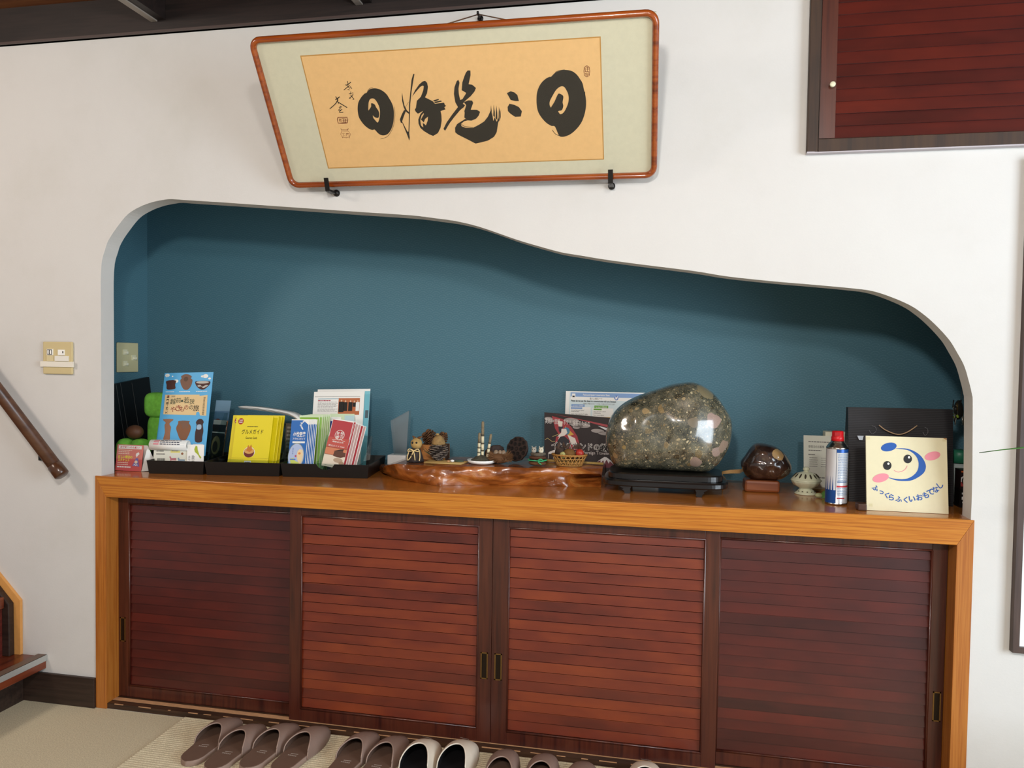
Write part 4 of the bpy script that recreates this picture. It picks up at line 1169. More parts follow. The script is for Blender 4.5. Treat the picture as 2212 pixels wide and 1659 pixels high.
def poster(dx, dy, full=True, h=None):
    mb = Sheet((0.1064 + dx, 0.165 + dy, 0.8408), (0.3042 + dx, 0.165 + dy, 0.8479), (0.1046 + dx, 0.235 + dy, 1.1517 if h is None else h), 0.001, flat('#58ade0', 0.45), TF + 0.047)
    if not full:
        return mb
    yy = lambda py: 1 - (py - 158) / 1092.0          # height on the sheet
    uu = lambda px, py: (px - (865 - (py - 158) * 0.118)) / (625 - (py - 158) * 0.004)
    S = lambda pts: [(uu(a, b), yy(b)) for a, b in pts]
    SM = lambda pts: smooth_closed(S(pts), 3)
    for cx, cy, r in ((900, 190, 38), (875, 200, 25), (1390, 210, 45), (1350, 212, 25), (1440, 243, 22), (1010, 270, 40), (966, 205, 14)):
        u, v = uu(cx, cy), yy(cy)
        mb.ell(min(max(u, 0.05), 0.95), v, r / 640 * (0.8 if u > 0.06 else 0.6), r / 1900, WHITE, 1)
    # upper row: cup, two-eared jar, bowl
    mb.shape(SM([(887, 265), (1005, 260), (998, 320), (1000, 370), (940, 382), (890, 375), (888, 320)]), BROWNS[0], 2)
    mb.shape(SM([(1075, 210), (1110, 185), (1145, 178), (1185, 188), (1215, 215), (1200, 235), (1222, 260), (1205, 330), (1170, 380), (1140, 388), (1105, 378), (1075, 320), (1065, 260), (1085, 232)]), BROWNS[1], 2)
    mb.ell(uu(1140, 245), yy(245), 0.045, 0.03, BROWNS[2], 3)
    mb.shape(SM([(1255, 285), (1300, 275), (1380, 272), (1448, 285), (1430, 335), (1380, 378), (1360, 388), (1320, 385), (1275, 345)]), BROWNS[0], 2)
    mb.ell(uu(1350, 292), yy(292), 0.13, 0.016, flat('#b9b5ae', 0.5), 3)
    mb.shape(SM([(1285, 335), (1320, 325), (1345, 350), (1390, 330), (1420, 335), (1360, 368), (1330, 345), (1300, 352)]), flat('#b9b5ae', 0.5), 3)
    for a, b in ((875, 1000), (1050, 1200), (1265, 1405)):
        mb.lines(uu(a, 410), uu(b, 410), yy(420), yy(402), 1, WHITE, 2, a, 0.4)
    # title panel
    PAN = flat('#e2c694', 0.6)
    mb.shape(S([(868, 450), (1312, 455), (1308, 470), (1410, 460), (1385, 732), (1308, 728), (1300, 690), (1285, 678), (1262, 690), (1256, 724), (840, 708)]), PAN, 2)
    RD, BK, OL = flat('#8f2f2b', 0.6), flat('#2c2a28', 0.6), flat('#4a5340', 0.6)
    for ch, cx, cy, s, m in (('越', 968, 540, 70, OL), ('前', 1040, 525, 62, OL), ('・', 1085, 535, 30, OL), ('若', 1140, 525, 74, OL), ('狭', 1212, 545, 66, OL),
                             ('や', 968, 645, 66, RD), ('き', 1035, 628, 70, RD), ('も', 1080, 640, 60, RD), ('の', 1137, 622, 52, RD), ('の', 1200, 622, 50, BK), ('旅', 1262, 630, 74, BK)):
        mb.text(ch, uu(cx - s / 2, cy), uu(cx + s / 2, cy), yy(cy + s * 0.55), yy(cy - s * 0.55), m, 4, 0.004)
    mb.text('7.19', uu(872, 670), uu(900, 670), yy(700), yy(612), BK, 4, 0.02, 90)
    mb.text('8.31', uu(884, 530), uu(916, 530), yy(580), yy(480), BK, 4, 0.02, 90)
    mb.rect(uu(892, 600), uu(896, 600), yy(607), yy(585), BK, 4)
    mb.rect(uu(898, 470), uu(922, 470), yy(478), yy(460), RD, 4)
    mb.column('福井県立若狭歴史博物館', uu(1345, 600), uu(1372, 600), yy(722), yy(485), flat('#5a4a3c', 0.6), 4, 0.0)
    mb.rect(uu(950, 474), uu(998, 474), yy(484), yy(462), flat('#b3a07c', 0.6), 3)
    # lower row: flared vase, big jar, figure jar
    mb.shape(SM([(838, 775), (970, 775), (925, 820), (922, 850), (938, 880), (925, 960), (915, 1050), (838, 1045), (858, 950), (856, 850), (872, 820)]), BROWNS[3], 2)
    mb.shape(SM([(1040, 798), (1170, 800), (1165, 825), (1188, 870), (1180, 930), (1150, 1000), (1120, 1045), (1055, 1042), (1020, 960), (1003, 890), (1030, 830)]), BROWNS[4], 2)
    mb.shape(SM([(1055, 800), (1150, 802), (1160, 870), (1130, 900), (1120, 860), (1095, 910), (1075, 860)]), BROWNS[1], 3)
    mb.shape(SM([(1270, 790), (1300, 773), (1335, 780), (1352, 815), (1340, 850), (1345, 930), (1330, 1000), (1318, 1070), (1240, 1068), (1240, 960), (1255, 900), (1262, 850), (1254, 820)]), BROWNS[5], 2)
    mb.shape(SM([(1275, 850), (1320, 850), (1315, 905), (1265, 905)]), flat('#9fb9d0', 0.5), 3)
    mb.lines(uu(1215, 1100), uu(1350, 1100), yy(1108), yy(1092), 1, WHITE, 2, 9, 0.4)
    return mb


poster(0, 0).build('poster', label='pale blue pottery exhibition poster in the clear holder', cat='poster')
mb = poster(-0.012, 0.008, False, 1.098)
mb.ell(0.05, 0.95, 0.06, 0.03, WHITE, 1)
mb.build('poster', label='second pale blue poster just behind the pottery poster, lower at its left', cat='poster')

# ---- leaflets in front of the poster
mb = MB()
mb.keep_normals = False
ra, rb = Vector((0.1150, 0.134, 0.8985)), Vector((0.2500, 0.150, 0.8985))
dd = (rb - ra).normalized()
prof = []
for r0 in (0.0185, 0.0155):
    for t in (0, 1):
        prof.append((r0, t))
M = dd.to_track_quat('Z', 'Y').to_matrix().to_4x4()
L = (rb - ra).length
PALE = flat('#dfe3e2', 0.4)
mb.lathe([(0.0185, 0), (0.0185, L), (0.0140, L), (0.0140, 0.0), (0.0185, 0)], ra, WHITE, 36, M)
RED2, INKB = flat('#c9687a', 0.5), flat('#4a4c5c', 0.5)
def on_roll(s0, s1, a0, a1, m, r=0.0188):
    side = dd.cross(Vector((0, 0, 1))).normalized()
    if side.y > 0:
        side = -side
    upv = side.cross(dd)
    if upv.z < 0:
        upv = -upv
    vs = []
    for s in (s0, s1):
        for k in range(4):
            a = a0 + (a1 - a0) * k / 3
            vs.append(ra + dd * s + side * (r * math.cos(a)) + upv * (r * math.sin(a)))
    mb.add(vs, [(k, k + 1, k + 5, k + 4) for k in range(3)], m)
on_roll(0.006, L - 0.006, 0.05, 1.7, flat('#b9c3cb', 0.4), 0.01865)
for i, a in enumerate((0.30, 0.72, 1.15)):
    on_roll(0.016, 0.036, a - 0.11, a + 0.11, RED2, 0.0189)
    rnd = random.Random(i)
    s = 0.040
    while s < 0.112:
        w_ = rnd.uniform(0.004, 0.012)
        on_roll(s, s + w_, a - 0.09, a + 0.09, INKB, 0.0189)
        s += w_ + 0.0022
mb.build('rolled_leaflet', label='rolled pale leaflet lying in front of the pottery poster', cat='leaflet')
mb = Sheet((0.126, 0.128, 0.8435), (0.249, 0.143, 0.8445), (0.119, 0.133, 0.885), 0.003, flat('#d8d8ca', 0.6), H + 0.02)
mb.lines(0.08, 0.36, 0.62, 0.95, 2, GREYINK, 1, 2, 0.35)
mb.lines(0.12, 0.38, 0.2, 0.55, 1, flat('#70706a', 0.6), 1, 12, 0.5)
mb.rect(0.5, 0.78, 0.78, 1.0, flat('#d7cc7a', 0.6), 1)
mb.lines(0.54, 0.74, 0.84, 0.94, 1, GREYINK, 2, 8)
mb.shape([(0.47, 0.55), (0.5, 0.6), (0.54, 0.48), (0.68, 0.5), (0.68, 0.35), (0.54, 0.36), (0.55, 0.22), (0.52, 0.22), (0.5, 0.45)], flat('#b76f78', 0.6), 1)
mb.shape([(0.72, 0.5), (0.76, 0.52), (0.78, 0.42), (0.94, 0.42), (0.94, 0.25), (0.78, 0.27), (0.75, 0.2), (0.74, 0.4)], flat('#8296a6', 0.6), 1)
mb.ell(0.85, 0.74, 0.035, 0.07, flat('#8c5a3e', 0.6), 1)
mb.build('leaflet', label='pale folded leaflet with small pink and blue drawings under the rolled leaflet', cat='leaflet')
mb = Sheet((0.2511, 0.140, 0.8455), (0.3116, 0.147, 0.8462), (0.2500, 0.145, 0.903), 0.0025, PAPERW, H + 0.02)
mb.shape([(0.5, 0.95), (0.6, 0.93), (0.64, 0.75), (0.74, 0.55), (0.86, 0.45), (0.8, 0.38), (0.66, 0.55), (0.46, 0.68), (0.42, 0.8)], flat('#a9b83a', 0.6), 1)
mb.column('まちなか', 0.08, 0.2, 0.05, 0.52, GREYINK, 1, 0.0)
mb.column('散策', 0.28, 0.46, 0.1, 0.55, GREYINK, 1, 0.0)
mb.build('leaflet', label='white map leaflet with a lime green island shape beside the rolled leaflet', cat='leaflet')

# ---- food leaflet and magazine
mb = Sheet((0.205, 0.335, 0.829), (0.268, 0.335, 0.829), (0.181, 0.392, 1.046), 0.0012, flat('#5d7f9a', 0.4), TF + 0.001)
mb.rect(0, 1, 0.83, 1, flat('#86a7bd', 0.4), 1)
mb.rect(0.45, 1, 0.45, 0.68, flat('#c07a3e', 0.4), 1)
mb.rect(0.45, 1, 0.1, 0.45, flat('#a08a4a', 0.4), 1)
mb.ell(0.3, 0.6, 0.28, 0.11, flat('#7a3524', 0.4), 2)
mb.ell(0.3, 0.615, 0.2, 0.075, flat('#d2a070', 0.4), 3)
mb.ell(0.35, 0.38, 0.26, 0.1, flat('#e0ddd0', 0.4), 2)
mb.ell(0.35, 0.39, 0.17, 0.06, flat('#8fa060', 0.4), 3)
mb.build('leaflet', label='leaflet with dishes of food under a blue sky right behind the pottery poster', cat='leaflet')
mb = Sheet((0.238, 0.292, 0.833), (0.300, 0.276, 0.833), (0.218, 0.322, 0.978), 0.003, flat('#2c2722', 0.45), TF + 0.001)
mb.o = mb.o
mb.rect(0.0, 1.0, 0.72, 0.74, WHITE, 1)
mb.ell(0.4, 0.45, 0.34, 0.2, flat('#8b7d52', 0.45), 1)
mb.ell(0.36, 0.42, 0.2, 0.12, flat('#3a2c1e', 0.45), 2)
mb.rect(0.0, 1.0, 0.9, 1.0, flat('#d8d6cf', 0.5), 1)
mb.v = [tuple(p) for p in mb.v]
mb.build('magazine', label='dark magazine with an avocado picture left of the yellow booklets', cat='magazine')

# ---- loose curled sheets over the holder
mb = MB()
for k in range(3):
    pts = smooth_open([(0.352, 0.30 + 0.004 * k, 1.030 - 0.004 * k), (0.43, 0.30 + 0.004 * k, 1.027 - 0.004 * k), (0.52, 0.30 + 0.004 * k, 1.017 - 0.004 * k), (0.575, 0.29 + 0.004 * k, 1.006 - 0.004 * k), (0.606, 0.285 + 0.004 * k, 0.985 - 0.005 * k), (0.615, 0.285 + 0.004 * k, 0.95), (0.617, 0.285 + 0.004 * k, TF + 0.002)], 4)
    a_ = [(x, y, z) for x, y, z in pts]
    b_ = [(x, y + 0.05, z + (0.003 if x < 0.6 else 0)) for x, y, z in pts]
    n = len(pts)
    mb.add(a_ + b_, [(i, i + 1, n + i + 1, n + i) for i in range(n - 1)], (PAPERW, flat('#cfd0cc', 0.5), flat('#9a9a96', 0.5))[k], True)
mb.build('paper_sheets', solid=0.0004, label='loose curled white sheets bent over the top of the yellow booklets', cat='paper')
mb = Sheet((0.545, 0.285, TF + 0.001), (0.596, 0.285, TF + 0.001), (0.540, 0.30, 0.975), 0.0015, flat('#5e574f', 0.5))
mb.lines(0.1, 0.9, 0.45, 0.95, 6, flat('#9a948a', 0.5), 1, 4)
mb.lines(0.1, 0.9, 0.1, 0.4, 4, flat('#1f1c1a', 0.5), 1, 5)
mb.build('leaflet', label='grey printed leaflet between the yellow booklets and the blue leaflets', cat='leaflet')

# ---- yellow gourmet booklets
YEL = flat('#e6d414', 0.45)


def yellow(bl, br, tl, front, lab):
    mb = Sheet(bl, br, tl, 0.003, YEL, TF + 0.001)
    RD = flat('#a3201c', 0.5)
    mb.ell(0.135, 0.90, 0.075, 0.058, RD, 1)
    mb.text('TAKE', 0.085, 0.185, 0.905, 0.93, WHITE, 2, 0.02)
    mb.text('FREE', 0.085, 0.185, 0.868, 0.893, WHITE, 2, 0.02)
    if front:
        mb.lines(0.33, 0.64, 0.79, 0.815, 1, INK, 1, 3, 0.5)
        mb.text('グルメガイド', 0.19, 0.78, 0.665, 0.755, INK, 2, 0.004)
        mb.text('Gourmet Guide', 0.32, 0.63, 0.578, 0.62, INK, 2, 0.0)
        mb.ell(0.46, 0.34, 0.155, 0.095, WHITE, 1)
        mb.ell(0.46, 0.33, 0.14, 0.085, flat('#6d1f1c', 0.5), 2)
        mb.ell(0.46, 0.365, 0.135, 0.055, flat('#d8a25a', 0.5), 3)
        mb.shape([(0.38, 0.37), (0.42, 0.47), (0.46, 0.43), (0.5, 0.48), (0.54, 0.38), (0.48, 0.34)], flat('#c9782f', 0.5), 4)
        mb.rect(0.36, 0.54, 0.135, 0.185, WHITE, 1)
        mb.lines(0.38, 0.52, 0.145, 0.175, 1, GREYINK, 2, 4)
        mb.rect(0.33, 0.58, 0.08, 0.115, WHITE, 1)
        mb.lines(0.35, 0.56, 0.085, 0.11, 1, GREYINK, 2, 5)
        mb.rect(0.0, 1.0, 0.232, 0.236, flat('#9c8f0c', 0.5), 1)
    return mb.build('booklet', label=lab, cat='booklet', group='yellow gourmet booklets')


yellow((0.385, 0.200, 0.8366), (0.529, 0.200, 0.8402), (0.3764, 0.245, 1.0012), True, 'frontmost yellow gourmet guide booklet with a bowl picture')
yellow((0.366, 0.209, 0.8359), (0.504, 0.209, 0.8395), (0.354, 0.254, 1.0020), False, 'yellow booklet peeping out left behind the front gourmet guide')
yellow((0.397, 0.216, 0.838), (0.541, 0.216, 0.8402), (0.388, 0.261, 1.0020), False, 'yellow booklet just right behind the front gourmet guide')
yellow((0.404, 0.224, 0.838), (0.549, 0.224, 0.8402), (0.397, 0.269, 1.0000), False, 'yellow booklet second from the back of the pile')
yellow((0.409, 0.232, 0.838), (0.555, 0.232, 0.8402), (0.403, 0.277, 1.0025), False, 'rearmost yellow booklet, furthest right of the pile')

# ---- blue airport leaflets
BLU = flat('#1766b4', 0.4)
for i in range(6):
    d = 0.0042 * i
    mb = Sheet((0.613 + d, 0.184 + 0.004 * i, 0.8412), (0.680 + d, 0.184 + 0.004 * i, 0.8430), (0.596 + d, 0.222 + 0.004 * i, 0.9965 - 0.0008 * (i % 2)), 0.0008, PAPERW, TF + 0.001)
    mb.shape([(0, 0), (0.975, 0), (0.975, 0.9), (0.74, 0.965), (0.62, 0.985), (0, 0.985)], BLU, 1)
    if i == 0:
        mb.text('小松空港', 0.16, 0.86, 0.68, 0.775, WHITE, 3, 0.03)
        mb.text('アクセスガイド', 0.16, 0.86, 0.62, 0.667, WHITE, 3, 0.01)
        mb.rect(0.16, 0.86, 0.565, 0.598, WHITE, 2)
        for (u, v, r) in ((0.68, 0.955, 0.5), (0.58, 0.93, -0.4), (0.55, 0.895, 0.1), (0.60, 0.86, -0.5), (0.65, 0.83, -0.7)):
            mb.ell(u, v, 0.07, 0.011, WHITE, 2, 12, r)
        mb.ell(0.43, 0.33, 0.455, 0.238, flat('#7d8a78', 0.5), 2, 36)
        mb.ell(0.43, 0.33, 0.43, 0.225, flat('#aebfe0', 0.5), 3, 36)
        mb.shape([(0.1, 0.28), (0.3, 0.3), (0.42, 0.24), (0.62, 0.22), (0.68, 0.15), (0.42, 0.11), (0.2, 0.17)], flat('#cbd86a', 0.5), 4)
        mb.shape([(0.5, 0.42), (0.62, 0.46), (0.78, 0.44), (0.83, 0.36), (0.8, 0.25), (0.7, 0.17), (0.56, 0.24), (0.47, 0.33)], flat('#e8d2a6', 0.5), 5)
        mb.column('日本海', 0.2, 0.27, 0.36, 0.48, flat('#5a75b0', 0.5), 5, 0.0)
        mb.ell(0.42, 0.33, 0.05, 0.02, flat('#b04a7a', 0.5), 6)
        mb.ell(0.62, 0.38, 0.07, 0.02, flat('#e08a4a', 0.5), 6)
        mb.lines(0.12, 0.45, 0.25, 0.29, 1, flat('#3b6fd0', 0.5), 6, 3)
        mb.shape([(0.02, 0.04), (0.1, 0.12), (0.15, 0.105), (0.06, 0.02)], INK, 4)
    mb.build('leaflet', label=('frontmost blue airport access leaflet with a round map' if i == 0 else ('rearmost blue airport leaflet in the fanned stack' if i == 5 else 'blue airport leaflet showing only its white edged side in the fan')), cat='leaflet', group='blue airport leaflets')

# ---- green, pale and dark blue leaflets behind
for i in range(6):
    d = 0.0055 * i + (0.006 if i else 0)
    mb = Sheet((0.600 + d, 0.272 + 0.0035 * i, 0.8342), (0.680 + d, 0.272 + 0.0035 * i, 0.836), (0.577 + d, 0.305 + 0.0035 * i, 1.0044 + 0.0008 * i), 0.0009, flat('#d5e6c4', 0.5), TF + 0.001)
    mb.rect(0.03, 0.95, 0.0, 0.965, flat(('#7fb02c', '#9ccc6a', '#a9d47c')[min(i, 2)], 0.45), 1)
    mb.build('leaflet', label=('green leaflet whose top shows above the blue airport leaflets' if i == 0 else ('rightmost of the fanned pale green leaflets' if i == 5 else 'pale green leaflet edge in the fan behind the blue leaflets')), cat='leaflet', group='fanned green leaflets')
mb = Sheet((0.690, 0.330, 0.8356), (0.740, 0.330, 0.8356), (0.690, 0.345, 0.9995), 0.0012, PAPERW, TF + 0.001)
mb.rect(0, 1, 0.0, 0.92, flat('#28368c', 0.45), 1)
mb.build('leaflet', label='dark blue leaflet with a white top left of the red leaflets', cat='leaflet')
mb = Sheet((0.690, 0.350, 0.8301), (0.785, 0.350, 0.8321), (0.681, 0.370, 1.009), 0.0012, flat('#cfe0bd', 0.5), TF + 0.001)
mb.rect(0.6, 1, 0.86, 0.97, flat('#bcd8dc', 0.5), 1)
mb.build('leaflet', label='pale green map leaflet standing behind the red leaflets', cat='leaflet')

# ---- red leaflets
REDL = flat('#b03840', 0.45)
for i in range(6):
    d = 0.0078 * i
    dz = -0.0035 * i if i > 1 else 0.0
    mb = Sheet((0.7221 + d, 0.222 + 0.005 * i, 0.8382), (0.803 + d, 0.222 + 0.005 * i, 0.8412), (0.7456 + d * 0.9, 0.270 + 0.005 * i, 1.0022 + dz), 0.0008, PAPERW)
    # leaning sideways: shear comes from the tilt of the stack, so turn the sheet in its own plane
    ang = -0.16
    U, V = mb.U.copy(), mb.V.copy()
    mb2 = Sheet(Vector(mb.o) , Vector(mb.o) + (U * math.cos(ang) + V * math.sin(ang)) * mb.w, Vector(mb.o) + (V * math.cos(ang) - U * math.sin(ang)) * mb.h, 0.0008, PAPERW, None)
    mb = mb2
    mb.rect(0.02, 0.98, 0.0, 0.985, REDL if i in (0, 1, 4) else flat('#c9a7a2', 0.5), 1)
    if i == 0:
        mb.rect(0, 1, 0.40, 0.62, flat('#bc5148', 0.45), 2)
        mb.rect(0, 1, 0.25, 0.41, flat('#cf7f5c', 0.45), 2)
        mb.rect(0, 1, 0.0, 0.26, flat('#e3d6c2', 0.45), 2)
        for k in range(36):
            a = 2 * PI * k / 36
        u0, v0, r = 0.50, 0.68, 0.215
        mb.line([(u0 + r * math.cos(2 * PI * k / 30), v0 + r * mb.w / mb.h * math.sin(2 * PI * k / 30)) for k in range(31)], 0.0014, WHITE, 3)
        mb.line([(0.2, 0.565), (0.34, 0.575), (0.42, 0.61), (0.5, 0.575), (0.58, 0.61), (0.66, 0.575), (0.82, 0.565)], 0.0013, WHITE, 4)
        for ch, u, v in (('結', 0.60, 0.73), ('の', 0.60, 0.655), ('故', 0.42, 0.71), ('郷', 0.42, 0.635)):
            mb.text(ch, u - 0.075, u + 0.075, v - 0.033, v + 0.033, WHITE, 4, 0.01)
        mb.text('越前おおの', 0.24, 0.76, 0.515, 0.55, WHITE, 4, 0.01)
        mb.text('観光ガイド MAP', 0.1, 0.86, 0.425, 0.462, WHITE, 4, 0.0)
        CA = flat('#5d3a2c', 0.5)
        mb.shape([(0.42, 0.24), (0.44, 0.33), (0.60, 0.355), (0.84, 0.385), (0.84, 0.34), (0.98, 0.33), (0.98, 0.255), (0.8, 0.22), (0.6, 0.22)], CA, 3)
        mb.shape([(0.38, 0.33), (0.62, 0.35), (0.84, 0.375), (0.86, 0.40), (0.7, 0.39), (0.44, 0.345)], flat('#3c261e', 0.5), 4)
        mb.ell(0.7, 0.16, 0.22, 0.05, flat('#b59c84', 0.5), 3)
        mb.ell(0.88, 0.11, 0.12, 0.04, flat('#a68a70', 0.5), 4)
        mb.rect(0.12, 0.82, 0.03, 0.035, INK, 3)
        mb.rect(0.0, 1.0, 0.248, 0.251, flat('#6f2f2a', 0.5), 5)
    elif i == 1:
        mb.line([(0.9, 0.5), (0.93, 0.95), (0.7, 0.955)], 0.0012, WHITE, 2)
    # lift so that the lowest corner stands on the tray floor
    zmin = min(p[2] for p in mb.v)
    mb.v = [(p[0], p[1], p[2]) for p in mb.v]
    lab = {0: 'frontmost red sightseeing leaflet with a white round emblem', 1: 'red leaflet with a white corner line right behind the front red one', 4: 'red edged leaflet near the right end of the leaning red stack', 5: 'rightmost pale leaflet of the leaning red stack'}.get(i, 'pale edged leaflet in the middle of the leaning red stack')
    mb.build('leaflet', label=lab, cat='leaflet', group='leaning red leaflets')

# ---- newsletters
mb = Sheet((0.604, 0.395, 0.8213), (0.8175, 0.395, 0.8284), (0.5704, 0.455, 1.093), 0.0012, PAPERW, TF + 0.001)
mb.rect(0.9, 1, 0.0, 0.97, flat('#7fc4d0', 0.5), 1)
mb.rect(0.93, 0.99, 0.62, 0.72, flat('#5a6a70', 0.5), 2)
mb.build('newsletter', label='rear white newsletter with a turquoise right edge', cat='newsletter')
mb = Sheet((0.6008, 0.375, 0.8238), (0.8041, 0.375, 0.8305), (0.560, 0.43, 1.0846), 0.001, PAPERW, TF + 0.001)
g = lambda py: 1 - (py - 152) / 985.0
mb.rect(0.02, 0.92, g(220), g(216), INK, 1)
mb.rect(0.09, 0.50, g(252), g(245), flat('#6fa3b8', 0.5), 1)
mb.lines(0.09, 0.42, g(280), g(262), 1, flat('#a8324a', 0.5), 1, 2, 0.7)
mb.lines(0.09, 0.50, g(420), g(284), 9, flat('#85827e', 0.5), 1, 7, 0.35)
mb.rect(0.50, 0.92, g(460), g(240), flat('#b8673c', 0.5), 1)
for u, w_, t, b in ((0.56, 0.05, 262, 425), (0.64, 0.04, 270, 410), (0.74, 0.04, 270, 410), (0.815, 0.03, 275, 355), (0.88, 0.035, 270, 410)):
    mb.rect(u - w_, u + w_, g(b), g(t + 25), INK if u < 0.85 else WHITE, 2)
    mb.ell(u, g(t + 12), 0.014, 0.013, flat('#d9b79a', 0.6), 3)
mb.build('newsletter', label='front white newsletter with a photo of people in dark suits', cat='newsletter')

# ---- glass trophy
tr = thing('trophy', 'pointed clear glass trophy on a small white base', 'trophy', (0.935, 0.42, H))
mb = MB()
q = [(0.9055, 0.986), (0.9772, 1.0265), (0.9682, 0.862), (0.9195, 0.862)]
GL = clear('trophy_glass', '#e3f0f2', 1.5, 0.25, 0.30)
mb.prism([(x, 0.412, z) for x, z in q], [(x + 0.002, 0.430, z - 0.001) for x, z in q], GL)
mb.build('glass_blade', tr)
MB().box(0.900, 0.972, 0.395, 0.450, H + 0.0005, 0.8615, flat('#e8e9e7', 0.3)).build('base', tr, bevel=0.004)

# ---- burl slab
mb = MB()


def lerp_tab(tab, x):
    for (x0, y0), (x1, y1) in zip(tab, tab[1:]):
        if x <= x1:
            return y0 + (y1 - y0) * max(0.0, (x - x0) / (x1 - x0))
    return tab[-1][1]


BOT = [(0.872, 0.400), (0.93, 0.31), (0.991, 0.225), (1.07, 0.172), (1.154, 0.132), (1.185, 0.122), (1.26, 0.160), (1.337, 0.186), (1.457, 0.205), (1.614, 0.228), (1.70, 0.25)]
TOPF = [(0.872, 0.396), (0.93, 0.27), (0.96, 0.21), (1.027, 0.150), (1.165, 0.146), (1.27, 0.164), (1.41, 0.188), (1.507, 0.190), (1.582, 0.235), (1.70, 0.30)]
BACK = [(0.872, 0.405), (0.92, 0.390), (1.02, 0.385), (1.25, 0.40), (1.5, 0.44), (1.70, 0.42)]
TOPZ = [(0.872, 0.824), (0.93, 0.832), (0.965, 0.850), (1.02, 0.865), (1.5, 0.866), (1.60, 0.864), (1.70, 0.862)]
NS, PR = 110, 11
vs, fs = [], []
for i in range(NS + 1):
    x = 0.872 + (1.70 - 0.872) * i / NS
    yb_, yt_, bk, tz = lerp_tab(BOT, x), lerp_tab(TOPF, x), lerp_tab(BACK, x), lerp_tab(TOPZ, x)
    endf = min(1.0, (x - 0.872) / 0.03 + 0.12, (1.70 - x) / 0.015 + 0.3)
    row = []
    for j in range(PR):
        t = j / (PR - 1)
        z = H + 0.0005 + (tz - H - 0.0005) * t
        y = yb_ + (yt_ - yb_) * t
        w_ = noise.noise(Vector((x * 9, t * 1.5, 0.3))) * 0.016 + noise.noise(Vector((x * 26, t * 3, 4.3))) * 0.007
        y += w_ * (0.4 + math.sin(PI * t)) - 0.010 * math.sin(PI * t)
        if 1.585 < x < 1.70:
            y += 0.075 * max(0.0, 1 - abs(t - 0.36) / 0.27) ** 0.5 * min(1, (x - 1.585) / 0.03)
        row.append((x, min(y, bk - 0.004), z))
    row.append((x, bk, tz))
    row.append((x, bk, H + 0.0005))
    vs += row
K = PR + 2
for i in range(NS):
    for j in range(K):
        j2 = (j + 1) % K
        fs.append((i * K + j, i * K + j2, (i + 1) * K + j2, (i + 1) * K + j))
fs.append(tuple(range(K)))
fs.append(tuple(NS * K + j for j in reversed(range(K))))
burl = base_mat('burl_wood', '#8a4a20', 0.22, coat=0.6, coat_rough=0.1)
k_ = NT(burl)
v_ = k_.coords((0.5, 1, 1.4))
f1 = k_.noise(v_, 9, 8, 0.62, 1.6)
c_ = k_.ramp(f1, [(0.28, '#42200d'), (0.45, '#87491c'), (0.58, '#b4692c'), (0.75, '#d29a52')])
f2 = k_.noise(v_, 40, 4, 0.6, 0.8)
c_ = k_.mix(k_.math('MULTIPLY', f2, 0.35), c_, '#4a2110')
k_.link(c_, k_.b.inputs['Base Color'])
k_.bump(f1, 0.5, 0.01)
mb.add(vs, fs, burl, False)
slab_ = mb.build('wood_slab', label='polished live edge burl wood slab carrying small nature ornaments', cat='wood slab')
slab_.data.polygons.foreach_set('use_smooth', [True] * len(slab_.data.polygons))
slab_.data.set_sharp_from_angle(angle=math.radians(50))
SZ = 0.8665

# ---- conversation sheet and textbook
mb = Sheet((1.543, 0.475, H + 0.0006), (1.884, 0.475, H + 0.0006), (1.5265, 0.522, 1.1065), 0.0008, PAPERW)
ux = lambda px: (px - 435) / 2270.0
vy = lambda py: 1 - (py - 42) / (1660.0 * 1.0)
mb.rect(ux(530), 0.97, 0.03, vy(62), flat('#cfe0e4', 0.5), 1)
mb.rect(ux(555), 0.95, vy(215), vy(135), PAPERW, 2)
BL2, GR2 = flat('#7b9dcc', 0.5), flat('#63a32e', 0.5)
mb.rect(ux(555), 0.95, vy(150), vy(65), BL2, 3)
mb.rect(ux(583), ux(672), vy(180), vy(88), WHITE, 4)
mb.rect(ux(600), ux(655), vy(160), vy(130), INK, 5)
mb.text('Point-and-Speak Conversation Sheet', ux(860), ux(1505), vy(140), vy(88), WHITE, 4, 0.01)
mb.text('指さし会話シート', ux(1025), ux(1325), vy(200), vy(158), INK, 4, 0.0)
mb.text('Please let me use this sheet to communicate with you because', ux(570), ux(1660), vy(262), vy(212), INK, 4, 0.02)
mb.text('外国語に不慣れなためシートを指してお話しさせていただきます', ux(865), ux(1640), vy(300), vy(268), GREYINK, 4, 0.0)
mb.rect(ux(580), ux(905), vy(350), vy(300), BL2, 2)
mb.text('For Visitors / お客様用', ux(620), ux(870), vy(345), vy(312), WHITE, 4, 0.0)
mb.rect(ux(1140), ux(1475), vy(370), vy(315), GR2, 2)
mb.text('For Staff / 従業員用', ux(1180), ux(1440), vy(362), vy(328), WHITE, 4, 0.0)
mb.rect(ux(555), ux(1055), vy(900), vy(352), PAPERW, 3)
mb.rect(ux(1100), ux(1600), vy(900), vy(366), PAPERW, 3)
mb.rect(ux(570), ux(850), vy(393), vy(360), BL2, 4)
mb.rect(ux(1125), ux(1320), vy(408), vy(375), GR2, 4)
mb.text('Do you have any rooms?', ux(583), ux(895), vy(438), vy(404), INK, 4, 0.0)
mb.lines(ux(583), ux(790), vy(458), vy(440), 1, GREYINK, 4, 3, 0.6)
mb.text('I have a reservation for ○ nights.', ux(583), ux(990), vy(515), vy(478), INK, 4, 0.0)
mb.lines(ux(583), ux(900), vy(540), vy(520), 1, GREYINK, 4, 4, 0.6)
mb.text('May I ask your name?', ux(1125), ux(1420), vy(450), vy(420), INK, 4, 0.0)
